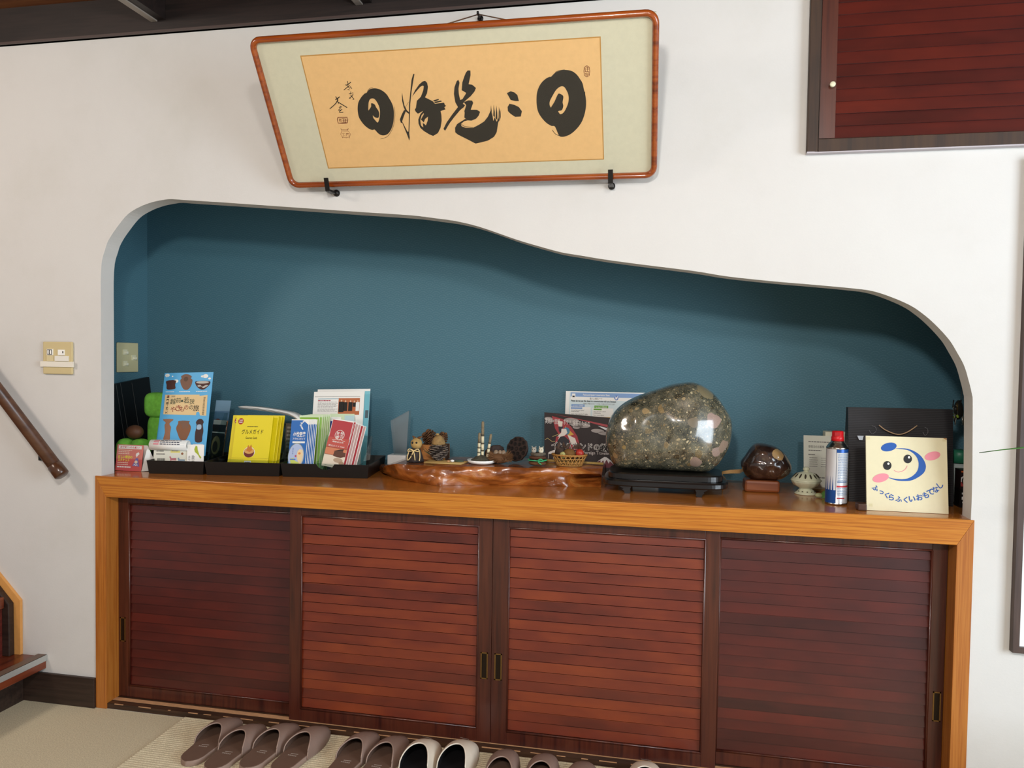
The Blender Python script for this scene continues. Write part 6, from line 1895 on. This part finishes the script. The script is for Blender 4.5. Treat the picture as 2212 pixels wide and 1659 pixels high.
for j in range(NL):
    for i in range(NA):
        i2 = (i + 1) % NA
        fs.append((j * NA + i, j * NA + i2, (j + 1) * NA + i2, (j + 1) * NA + i))
br = base_mat('brown_agate', '#2c1d18', 0.15, coat=0.9, coat_rough=0.05)
k_ = NT(br)
v_ = k_.coords()
f_ = k_.noise(v_, 26, 6, 0.65, 0.6)
c_ = k_.ramp(f_, [(0.3, '#17110f'), (0.5, '#33231d'), (0.62, '#4a3427'), (0.8, '#6b543d')])
dn = k_.new('ShaderNodeVectorMath', operation='DISTANCE')
k_.link(v_, dn.inputs[0])
dn.inputs[1].default_value = (0.036, -0.04, 0.090)
nz = k_.math('MULTIPLY', k_.noise(v_, 40, 3, 0.6), 0.016)
c_ = k_.mix(k_.math('LESS_THAN', k_.math('ADD', dn.outputs['Value'], nz), 0.030), c_, '#a88a5c')
k_.link(c_, k_.b.inputs['Base Color'])
k_.bump(f_, 0.25, 0.004)
mb = MB()
mb.add(vs, fs, br, True)
mb.build('display_stone', label='small dark brown glossy stone on a wooden block', cat='stone')

# ================================================================ incense burner
x, y = 2.3485, 0.305
ib = thing('incense_burner', 'pale celadon lidded incense burner with pierced lid', 'incense burner', (x, y, H))
CEL = flat('#cdd0b4', 0.22, coat=0.4)
mb = MB()
mb.lathe([(0.0, 0.0006), (0.034, 0.0006), (0.0345, 0.003), (0.028, 0.008), (0.020, 0.016), (0.019, 0.019), (0.025, 0.022), (0.038, 0.030), (0.043, 0.039), (0.045, 0.0435), (0.0, 0.0435)], (x, y, H), CEL, 40, wob=lambda a, z: 1 + 0.03 * math.cos(12 * a) * (1 if 0.004 < z < 0.042 else 0.4))
bowl = mb.build('bowl', ib)
for i in range(12):
    a = 2 * PI * i / 12
    mb = MB()
    M = Matrix.Rotation(a, 4, 'Z') @ Matrix.Rotation(PI / 2 + 0.9, 4, 'Y')
    mb.ball((x + 0.0262 * math.cos(a), y + 0.0262 * math.sin(a), H + 0.0095), (0.0045, 0.0028, 0.0012), flat('#4a4334', 0.8), 12, 6, M)
    mb.build('foot_hole', bowl)
mb = MB()
mb.lathe([(0.0465, 0.0437), (0.0475, 0.0455), (0.045, 0.0475), (0.039, 0.056), (0.028, 0.066), (0.014, 0.071), (0.007, 0.0725), (0.006, 0.0745), (0.0, 0.0745)], (x, y, H), CEL, 40)
lid = mb.build('lid', ib)
mb = MB()
mb.lathe([(0.0065, 0.0745), (0.010, 0.0775), (0.0095, 0.083), (0.006, 0.0865), (0.0, 0.087)], (x, y, H), CEL, 24, wob=lambda a, z: 1 + 0.06 * math.cos(8 * a))
mb.build('knob', lid)
for i in range(14):
    a = 2 * PI * i / 14
    mb = MB()
    M = Matrix.Rotation(a, 4, 'Z') @ Matrix.Rotation(0.79, 4, 'Y')
    mb.ball((x + 0.0350 * math.cos(a), y + 0.0350 * math.sin(a), H + 0.0605), (0.0095, 0.0030, 0.0014), flat('#3d362a', 0.8), 14, 6, M)
    mb.build('pierced_slot', lid)

# ---- letter, box and small bits behind the can
mb = Sheet((2.361, 0.415, H + 0.0006), (2.452, 0.415, H + 0.0006), (2.361, 0.445, 0.979), 0.0006, flat('#d5d6c8', 0.65))
mb.lines(0.17, 0.95, 0.86, 0.9, 1, GREYINK, 1, 3, 0.4)
mb.text('御宿泊のお客様', 0.17, 0.72, 0.765, 0.815, INK, 1, 0.0)
mb.lines(0.17, 0.7, 0.70, 0.74, 1, GREYINK, 1, 5, 0.4)
mb.lines(0.17, 0.45, 0.62, 0.66, 1, GREYINK, 1, 6, 0.5)
mb.lines(0.2, 0.5, 0.4, 0.6, 5, GREYINK, 1, 7, 0.25)
mb.lines(0.6, 0.95, 0.4, 0.6, 5, GREYINK, 1, 8, 0.2)
mb.lines(0.2, 0.95, 0.18, 0.24, 1, GREYINK, 1, 9, 0.3)
mb.build('notice', label='pale printed notice leaning on the blue wall behind the spray can', cat='paper')
MB().box(2.432, 2.560, 0.455, 0.500, H + 0.0005, 0.992, flat('#dedbc4', 0.6)).build('card_box', bevel=0.002, label='cream card box half hidden behind the spray can and black bag', cat='box')
mb = MB()
mb.box(2.376, 2.440, 0.36, 0.40, H + 0.0005, 0.812, flat('#8a6b3a', 0.4, metal=0.4))
mb.build('metal_tray', bevel=0.001, label='small brass coloured piece under the printed notice', cat='plate')
lf = thing('leaf_ornament', 'small green leaf ornament between the incense burner and spray can', 'ornament', (2.398, 0.24, H))
mb = MB()
q = smooth_closed([(2.380, H + 0.004), (2.390, H + 0.022), (2.412, H + 0.026), (2.418, H + 0.010), (2.402, H + 0.0008)], 3)
mb.prism([(a_, 0.235, b_) for a_, b_ in q], [(a_, 0.243, b_) for a_, b_ in q], flat('#5a8a3c', 0.5, mottle=0.2))
mb.build('leaf', lf)
mb = MB()
mb.ball((2.376, 0.24, H + 0.008), (0.012, 0.009, 0.0075), flat('#a9ad80', 0.5, mottle=0.2), 14, 10)
mb.build('bud', lf)

# ================================================================ spray can
x, y = 2.4075, 0.150
cn = thing('spray_can', 'blue and white spray can with a red cap', 'spray can', (x, y, H))
CB, CW = flat('#1f4f97', 0.3, metal=0.3), flat('#d6d8dc', 0.3, metal=0.2)
R = 0.0308
mb = MB()
mb.lathe([(0.0, 0.0006), (R - 0.001, 0.0006), (R + 0.0006, 0.002), (R + 0.0006, 0.005), (R, 0.006)], (x, y, H), CHROME, 40)
mb.lathe([(R, 0.006), (R, 0.166)], (x, y, H), CW, 40)
mb.lathe([(R, 0.166), (R + 0.0006, 0.167), (R + 0.0006, 0.170), (R - 0.001, 0.172), (0.024, 0.181), (0.0185, 0.186), (0.0185, 0.189), (0.0, 0.189)], (x, y, H), CHROME, 40)


def on_can(a0, a1, z0, z1, m, l=1, n=10):
    rr = R + 0.0002 * l
    vs = []
    for i in range(n + 1):
        a = a0 + (a1 - a0) * i / n
        vs += [(x + rr * math.cos(a), y + rr * math.sin(a), H + z0), (x + rr * math.cos(a), y + rr * math.sin(a), H + z1)]
    mb.add(vs, [(2 * i, 2 * i + 2, 2 * i + 3, 2 * i + 1) for i in range(n)], m, True)


D = lambda g: math.radians(g)
on_can(D(-200), D(-105), 0.006, 0.045, CB)
for i in range(6):
    a = D(-195 + 15 * i)
    mb.add([(x + (R + 0.0004) * math.cos(a - D(4)), y + (R + 0.0004) * math.sin(a - D(4)), H + 0.044), (x + (R + 0.0004) * math.cos(a + D(4)), y + (R + 0.0004) * math.sin(a + D(4)), H + 0.044), (x + (R + 0.0004) * math.cos(a), y + (R + 0.0004) * math.sin(a), H + 0.088)], [(0, 1, 2)], CB)
on_can(D(-105), D(-103), 0.006, 0.166, flat('#2a3550', 0.4), 2)
on_can(D(-103), D(-10), 0.156, 0.166, CB, 1)
on_can(D(-10), D(30), 0.006, 0.166, CB, 1)
rnd = random.Random(11)
PB = flat('#8fa0b8', 0.4)
for i in range(26):
    z = 0.152 - 0.0048 * i
    if 0.052 < z < 0.066:
        continue
    a = -96
    end = -20 - rnd.uniform(0, 20)
    while a < end:
        da = rnd.uniform(6, 16)
        on_can(D(a), D(min(a + da, end)), z - 0.0012, z + 0.0012, PB, 2, 3)
        a += da + 2
on_can(D(-100), D(-25), 0.054, 0.059, flat('#c2303a', 0.4), 2)
on_can(D(-98), D(-40), 0.068, 0.072, flat('#3c5f92', 0.4), 2)
on_can(D(-98), D(-55), 0.020, 0.0235, flat('#b5303a', 0.4), 3)
mb.build('body', cn)
vs_, fs_ = glyphs('火気と高温に注意', 0.02)
mb = MB()
RC_ = flat('#c3151c', 0.35)
mb.lathe([(0.0, 0.2185), (0.014, 0.2185), (0.0158, 0.217), (0.0162, 0.202), (0.0178, 0.200), (0.0178, 0.188), (0.0, 0.188)], (x, y, H), RC_, 28)
mb.box(x - 0.012, x + 0.002, y - 0.0175, y - 0.0150, H + 0.205, H + 0.215, flat('#a01015', 0.4))
mb.build('cap', cn, label='red plastic cap')

# ================================================================ black paper bag
bg = thing('paper_bag', 'black ribbed paper carrier bag with thin cord handle behind the sign', 'bag', (2.6, 0.25, H))
BAGM = base_mat('black_ribbed_paper', '#1c1a1c', 0.5, spec=0.35)
k_ = NT(BAGM)
w_ = k_.new('ShaderNodeTexWave', bands_direction='Z')
k_.link(k_.coords(), w_.inputs['Vector'])
w_.inputs['Scale'].default_value = 60
w_.inputs['Distortion'].default_value = 0.3
k_.link(k_.ramp(w_.outputs['Fac'], [(0.2, '#161416'), (0.8, '#262427')]), k_.b.inputs['Base Color'])
k_.bump(w_.outputs['Fac'], 0.3, 0.0008)
mb = MB()
f0, f1, k0, k1 = 0.200, 0.238, 0.300, 0.262
a_ = [(2.456, f0, H + 0.0006), (2.745, f0, H + 0.0006), (2.749, f1, 1.0885), (2.4535, f1, 1.0875)]
b_ = [(2.456, k0, H + 0.0006), (2.745, k0, H + 0.0006), (2.749, k1, 1.0885), (2.4535, k1, 1.0875)]
for i in range(3):
    j = (i + 1) % 4
for (i, j) in ((0, 1), (1, 2), (3, 0)):
    mb.add([a_[i], a_[j], b_[j], b_[i]], [(0, 1, 2, 3)], BAGM)
mb.add(a_, [(0, 1, 2, 3)], BAGM)
mb.add(b_, [(3, 2, 1, 0)], BAGM)
mb.build('bag_body', bg, solid=0.0006)
mb = MB()
mb.tube(smooth_open([(2.5403, 0.2235, 1.0365), (2.5594, 0.219, 1.0217), (2.5914, 0.217, 1.0107), (2.6178, 0.218, 1.018), (2.6467, 0.2235, 1.0385)]), 0.0017, flat('#b89a78', 0.7), 8)
mb.build('cord_handle', bg, label='tan cord handle')
mb = MB()
for cx, sx in ((2.520, 1), (2.668, 0.7)):
    mb.tube(smooth_open([(cx, 0.2245, 1.034), (cx + 0.010 * sx, 0.2225, 1.030), (cx + 0.011 * sx, 0.2205, 1.018), (cx, 0.2195, 1.010), (cx - 0.008 * sx, 0.2215, 1.02)]), 0.0006, flat('#77767a', 0.2), 5)
q = [(2.478, 0.2185, 1.003), (2.496, 0.2185, 1.003), (2.493, 0.2165, 0.990), (2.483, 0.2165, 0.990)]
mb.prism(q, [(p[0], p[1] + 0.0004, p[2]) for p in q], flat('#c6d0da', 0.2))
mb.build('tape_scrap', bg, label='bits of shiny clear tape')

# ================================================================ cream sign
mb = Sheet((2.4737, 0.066, H + 0.0008), (2.6885, 0.066, H + 0.0008), (2.4697, 0.100, 1.0142), 0.006, flat('#ddd5b2', 0.4, mottle=0.03))
E_BL, E_PK, E_BK = flat('#1d55a5', 0.35), flat('#e28a98', 0.4), flat('#1c1c1e', 0.35)
for nm, m, l in (('blue', E_BL, 2), ('pink', E_PK, 3), ('black', E_BK, 3), ('white', WHITE, 4)):
    for pts in SIGN[nm]:
        if nm == 'blue':
            pts = smooth_closed(pts, 3) if len(pts) == 19 else pts
        mb.poly([mb.P(u, v, l) for u, v in pts], m)
ribbon(mb, smooth_open(SIGN['smile'], 5), 0.0016, E_PK, 3, mb.P)
for ch, u, v, rot in SIGN_LETTERS:
    vs_, fs_ = glyphs(ch, 0.025)
    x0_, x1_ = min(p[0] for p in vs_), max(p[0] for p in vs_)
    y0_, y1_ = min(p[1] for p in vs_), max(p[1] for p in vs_)
    s_ = 0.0175 / max(x1_ - x0_, y1_ - y0_)
    if ch == 'っ':
        s_ *= 0.72
    c, s = math.cos(math.radians(rot)), math.sin(math.radians(rot))
    pts = []
    for px, py in vs_:
        a_, b_ = (px - (x0_ + x1_) / 2) * s_, (py - (y0_ + y1_) / 2) * s_
        pts.append(mb.P(u + a_ * c - b_ * s, v + a_ * s + b_ * c, 3))
    mb.add(pts, fs_, E_BL)
for u, v in ((0.03, 0.965), (0.97, 0.975), (0.05, 0.07)):
    mb.shape([(u - 0.025, v - 0.02), (u + 0.025, v - 0.02), (u + 0.022, v + 0.02), (u - 0.022, v + 0.018)], flat('#d3c99f', 0.3), 1)
mb.shape([(0.955, 0.999), (0.998, 0.999), (0.998, 0.975)], flat('#9a6a3c', 0.5), 2)
mb.build('sign_board', label='square cream sign with a smiling blue and pink round emblem', cat='sign')
mb = MB()
mb.box(2.447, 2.471, 0.052, 0.088, H + 0.0005, H + 0.020, flat('#4a2f22', 0.5, mottle=0.2))
mb.build('wooden_stop', bevel=0.003, label='small dark wooden stop at the lower left corner of the cream sign', cat='block')

# ---- things in the right corner of the niche
jr = thing('jar', 'pale jar with a green lid in the right corner behind the black bag', 'jar', (2.792, 0.30, H))
mb = MB()
mb.lathe([(0.0, 0.0006), (0.030, 0.0006), (0.032, 0.004), (0.032, 0.105), (0.028, 0.118), (0.0, 0.119)], (2.792, 0.30, H), flat('#b9c2bf', 0.25), 28)
mb.build('body', jr)
mb = MB()
mb.lathe([(0.0, 0.160), (0.026, 0.159), (0.031, 0.152), (0.031, 0.121), (0.0, 0.1195)], (2.792, 0.30, H), flat('#2f7a5c', 0.4), 28)
mb.build('lid', jr, label='green lid')
for z0, lab, cc, st_ in ((H + 0.0005, 'black toy car box standing under another in the right corner', '#15100f', 0), (H + 0.0565, 'toy car box with a red and white car picture, stacked in the right corner', '#241615', 1)):
    s = Sheet((2.757, 0.185, z0), (2.842, 0.185, z0), (2.757, 0.185, z0 + 0.0555), 0.045, flat(cc, 0.35))
    if st_:
        s.shape([(0.02, 0.2), (0.5, 0.22), (0.98, 0.3), (0.98, 0.55), (0.7, 0.8), (0.3, 0.85), (0.02, 0.6)], flat('#d7d5d2', 0.35), 1)
        s.shape([(0.02, 0.12), (0.6, 0.1), (0.6, 0.3), (0.02, 0.36)], flat('#a33a38', 0.35), 2)
        s.ell(0.19, 0.42, 0.15, 0.26, INK, 3)
        s.ell(0.19, 0.42, 0.11, 0.19, flat('#b5b4b2', 0.3), 4)
        for k in range(5):
            a = 2 * PI * k / 5
            s.line([(0.19, 0.42), (0.19 + 0.1 * math.cos(a), 0.42 + 0.17 * math.sin(a))], 0.0016, INK, 5)
        s.rect(0.02, 0.4, 0.86, 0.95, flat('#c2602e', 0.4), 2)
    else:
        s.rect(0.06, 0.4, 0.70, 0.80, flat('#c9c7c4', 0.4), 1)
        s.text('ICC', 0.06, 0.42, 0.42, 0.58, WHITE, 1, 0.03)
        s.lines(0.08, 0.4, 0.22, 0.34, 1, flat('#c9c7c4', 0.4), 1, 3, 0.6)
    s.build('toy_car_box', label=lab, cat='toy box', group='toy car boxes')
mb = MB()
rnd = random.Random(21)
for i in range(26):
    a_ = Vector((2.782 + rnd.uniform(-0.010, 0.022), 0.30 + rnd.uniform(-0.012, 0.012), rnd.uniform(1.055, 1.118)))
    mb.tube([a_, a_ + Vector((rnd.uniform(-0.003, 0.003), 0, -rnd.uniform(0.015, 0.03)))], [0.0022, 0.0012], rnd.choice([flat('#cfcabb', 0.15, metal=0.8), flat('#8a6f3a', 0.2, metal=0.8), flat('#2a2825', 0.3, metal=0.5)]), 5)
for i in range(5):
    mb.ball((2.775 + rnd.uniform(-0.012, 0.008), 0.295, 1.066 + rnd.uniform(-0.008, 0.008)), (0.004, 0.004, 0.004), flat('#93b03a', 0.3), 8, 6)
mb.tube([(2.790, 0.30, 1.115), (2.795, 0.30, 1.16), (2.87, 0.31, 1.20), (2.929, 0.31, 1.20)], 0.0008, flat('#55524c', 0.4), 5)
mb.ball((2.785, 0.30, 1.085), (0.014, 0.010, 0.030), flat('#2c2b26', 0.2, metal=0.4), 14, 10)
mb.build('hanging_charm', label='glittering beaded charm hanging in the right corner of the niche', cat='charm')

# ================================================================ floor: ribbed mat and slippers
mb = MB()
MATC = m_carpet()
MATC.name = 'ribbed_mat_pile'
n = int(1.45 / 0.011)
vs, fs = [], []
for i in range(n + 1):
    y = -0.0015 - 0.011 * i
    for (dy, z) in ((0.0, 0.0012), (-0.0025, 0.0048), (-0.0075, 0.0048)):
        for x_ in (0.343, 2.70):
            vs.append((x_, y + dy, z))
r = len(vs) // 2
for i in range(r - 1):
    fs.append((2 * i, 2 * i + 1, 2 * i + 3, 2 * i + 2))
mb.add(vs, fs, MATC)
mb.build('floor_mat', solid=0.0008, label='ribbed beige mat on the carpet under the row of slippers', cat='mat')


def slipper(name, kind, top, inner, edge, label, group, hgt=0.036, width=0.0465):
    """house slipper, toe towards +y, heel towards -y"""
    root = thing(name, label, 'slipper', (0, 0, 0), group)
    L = 0.262
    prof = [(0.0, 0.55), (0.03, 0.80), (0.07, 0.98), (0.11, 1.0), (0.16, 0.86), (0.20, 0.80), (0.225, 0.78), (0.242, 0.66), (0.253, 0.48), (0.259, 0.28), (0.262, 0.0)]
    wd_ = lambda y: width * lerp_tab(prof, y)

    def outline(off, k=28):
        pts = []
        ys = [L * (0.5 - 0.5 * math.cos(PI * i / k)) for i in range(k + 1)]
        for yv in ys:
            pts.append((max(wd_(yv) + off, 0.002) if yv < L else 0.004, -yv))
        tip = [(0.0, off)]
        left = [(-a, b) for a, b in reversed(pts)]
        return tip + pts + left
    o1 = outline(0.0)
    mb = MB()
    mb.prism([(a, b, 0.016) for a, b in o1], [(a, b, 0.0002) for a, b in o1], edge, edge, True)
    mb.build('sole', root, bevel=0.002)
    o2 = outline(-0.0022)
    mb = MB()
    mb.prism([(a, b, 0.0175) for a, b in o2], [(a, b, 0.0158) for a, b in o2], inner)
    if kind == 'brown':
        mb.add([(-0.012, -0.168, 0.0178), (0.012, -0.166, 0.0178), (0.012, -0.163, 0.0178), (-0.012, -0.165, 0.0178)], [(0, 1, 2, 3)], flat('#b5aaa0', 0.5))
        for k in range(5):
            xx = -0.016 + 0.006 * k
            mb.add([(xx, -0.178, 0.0178), (xx + 0.0045, -0.178, 0.0178), (xx + 0.0045, -0.173, 0.0178), (xx, -0.173, 0.0178)], [(0, 1, 2, 3)], flat('#a89c92', 0.5))
    else:
        mb.add([(-0.010, -0.195, 0.0178), (-0.006, -0.195, 0.0178), (0.002, -0.175, 0.0178), (-0.002, -0.175, 0.0178)], [(0, 1, 2, 3)], flat('#c9c6bb', 0.5))
    mb.build('insole', root)
    # vamp
    mb = MB()
    NP, NR = 28, 14
    for shell, m in ((0.0, top), (-0.0028, inner)):
        vs, fs = [], []
        for i in range(NP + 1):
            ph = PI * i / NP
            open_y = 0.098 + 0.062 * abs(math.cos(ph)) ** 1.6
            for j in range(NR + 1):
                s = j / NR
                yv = 0.001 + open_y * s
                wv = max(wd_(yv) + 0.0015 + shell, 0.001)
                hv = (0.014 + hgt * (math.sin(min(1.0, yv / 0.115) * PI / 2) ** 0.62)) + shell
                if s == 0:
                    wv, hv = wd_(0) * 0.9, 0.020
                z = 0.006 + hv * (math.sin(ph) ** 0.62)
                xx = wv * math.copysign(abs(math.cos(ph)) ** 0.85, math.cos(ph))
                yy = -yv if s > 0 else 0.004 * math.sin(ph) ** 0.5 - 0.001
                vs.append((xx, yy, z))
        for i in range(NP):
            for j in range(NR):
                a = i * (NR + 1) + j
                fs.append((a, a + NR + 1, a + NR + 2, a + 1))
        mb.add(vs, fs, m, True)
        if shell == 0.0:
            rim = [vs[i * (NR + 1) + NR] for i in range(NP + 1)]
            toe = [vs[i * (NR + 1)] for i in range(NP + 1)]
            mb.add(toe, [tuple(range(len(toe)))], m, True)
    mb.tube([(a, b, c - 0.001) for a, b, c in rim], 0.0021, edge, 6)
    if kind == 'white':
        mb.add([(-0.014, -0.052, 0.0645), (0.016, -0.055, 0.0645), (0.016, -0.0525, 0.0643), (-0.014, -0.0495, 0.0643)], [(0, 1, 2, 3)], flat('#8a857a', 0.6))
    mb.build('upper', root)
    return root


BRT, BRI, BRE = flat('#8b7468', 0.55, mottle=0.06), flat('#6b5447', 0.5, mottle=0.08), flat('#9a8376', 0.55)
WHT, WHI, WHE = flat('#d6c9b6', 0.5, mottle=0.04), flat('#141214', 0.6), flat('#e0d6c6', 0.5)
MZ = 0.0052
brown0 = slipper('slipper', 'brown', BRT, BRI, BRE, 'brown house slipper at the left end of the row', 'brown slippers')
spots = [(0.541, -0.020, -0.02, 'brown house slipper at the left end of the row'),
         (0.641, -0.042, -0.06, 'brown slipper second from the left, first pair'),
         (0.742, -0.014, -0.08, 'brown slipper third from the left, left one of the second pair'),
         (0.845, -0.010, -0.10, 'brown slipper fourth from the left, tilted right one of the second pair'),
         (1.012, -0.010, -0.08, 'brown slipper fifth from the left, after the gap in the row'),
         (1.111, -0.014, -0.09, 'brown slipper just left of the two pale slippers'),
         (1.455, -0.018, 0.02, 'brown slipper just right of the two pale slippers'),
         (1.574, -0.016, 0.0, 'brown slipper second to the right of the two pale slippers'),
         (1.690, -0.036, 0.0, 'brown slipper with only its toe in view, left of the lone pale one')]
for i, (x, y, rz, lab) in enumerate(spots):
    if i == 0:
        brown0.location = (x, y, MZ)
        brown0.rotation_euler = (0, 0, rz)
    else:
        copy_thing(brown0, (x, y, MZ), rz, lab)
white0 = slipper('slipper', 'white', WHT, WHI, WHE, 'pale cream slipper with black inside, left of the pair', 'cream slippers', 0.052, 0.050)
for i, (x, y, rz, lab) in enumerate([(1.216, -0.026, -0.06, 'pale cream slipper with black inside, left one of the pair'),
                                     (1.330, -0.006, -0.10, 'pale cream slipper with black inside, right one of the pair, nearest the cabinet'),
                                     (1.868, -0.008, 0.0, 'lone cream slipper whose black opening peeps in at the bottom edge right of centre'),
                                     (1.968, -0.030, 0.0, 'cream slipper tip furthest right at the bottom edge')]):
    if i == 0:
        white0.location = (x, y, MZ)
        white0.rotation_euler = (0, 0, rz)
        white0['label'] = lab
    else:
        copy_thing(white0, (x, y, MZ), rz, lab)

# ================================================================ potted plant beyond the right edge
pp = thing('potted_plant', 'potted plant whose single thin green leaf tip reaches in at the right edge', 'plant', (3.22, -0.5, 0))
mb = MB()
mb.lathe([(0.0, 0.0006), (0.10, 0.0006), (0.14, 0.26), (0.15, 0.27), (0.15, 0.30), (0.135, 0.30), (0.13, 0.27), (0.0, 0.265)], (3.22, -0.5, 0), flat('#8a7a66', 0.6, mottle=0.15), 32)
mb.build('pot', pp)
mb = MB()
mb.tube([(3.22, -0.5, 0.26), (3.215, -0.5, 0.6), (3.22, -0.5, 0.98)], [0.016, 0.013, 0.010], flat('#6f6a42', 0.7), 10)
mb.build('stem', pp)
LEAFM = flat('#3f7a2e', 0.4, mottle=0.25)
for (tx, ty, tz, up) in ((2.553, -0.50, 1.039, 0.10), (3.75, -0.3, 1.0, 0.16), (3.6, -0.9, 1.1, 0.2), (3.0, -1.0, 1.2, 0.2), (3.45, -0.1, 1.25, 0.2), (3.15, -0.42, 1.5, 0.02)):
    A_, B_ = Vector((3.22, -0.5, 0.97)), Vector((tx, ty, tz))
    vs, fs = [], []
    n = 16
    side = (B_ - A_).cross(Vector((0, 0, 1))).normalized()
    for i in range(n + 1):
        t = i / n
        p = A_.lerp(B_, t) + Vector((0, 0, 1)) * up * 4 * t * (1 - t) * 0.5
        w_ = 0.016 * math.sin(PI * min(1, 0.12 + t * 0.88)) ** 0.7 * (1 if t < 0.7 else max(0.04, (1 - t) / 0.3))
        vs += [p + side * w_ + Vector((0, 0, w_ * 0.35)), p - Vector((0, 0, 0.001)), p - side * w_ + Vector((0, 0, w_ * 0.35))]
    for i in range(n):
        for k in (0, 1):
            fs.append((3 * i + k, 3 * i + k + 1, 3 * i + k + 4, 3 * i + k + 3))
    mb = MB()
    mb.add(vs, fs, LEAFM, True)
    mb.build('leaf', pp, solid=0.0006)
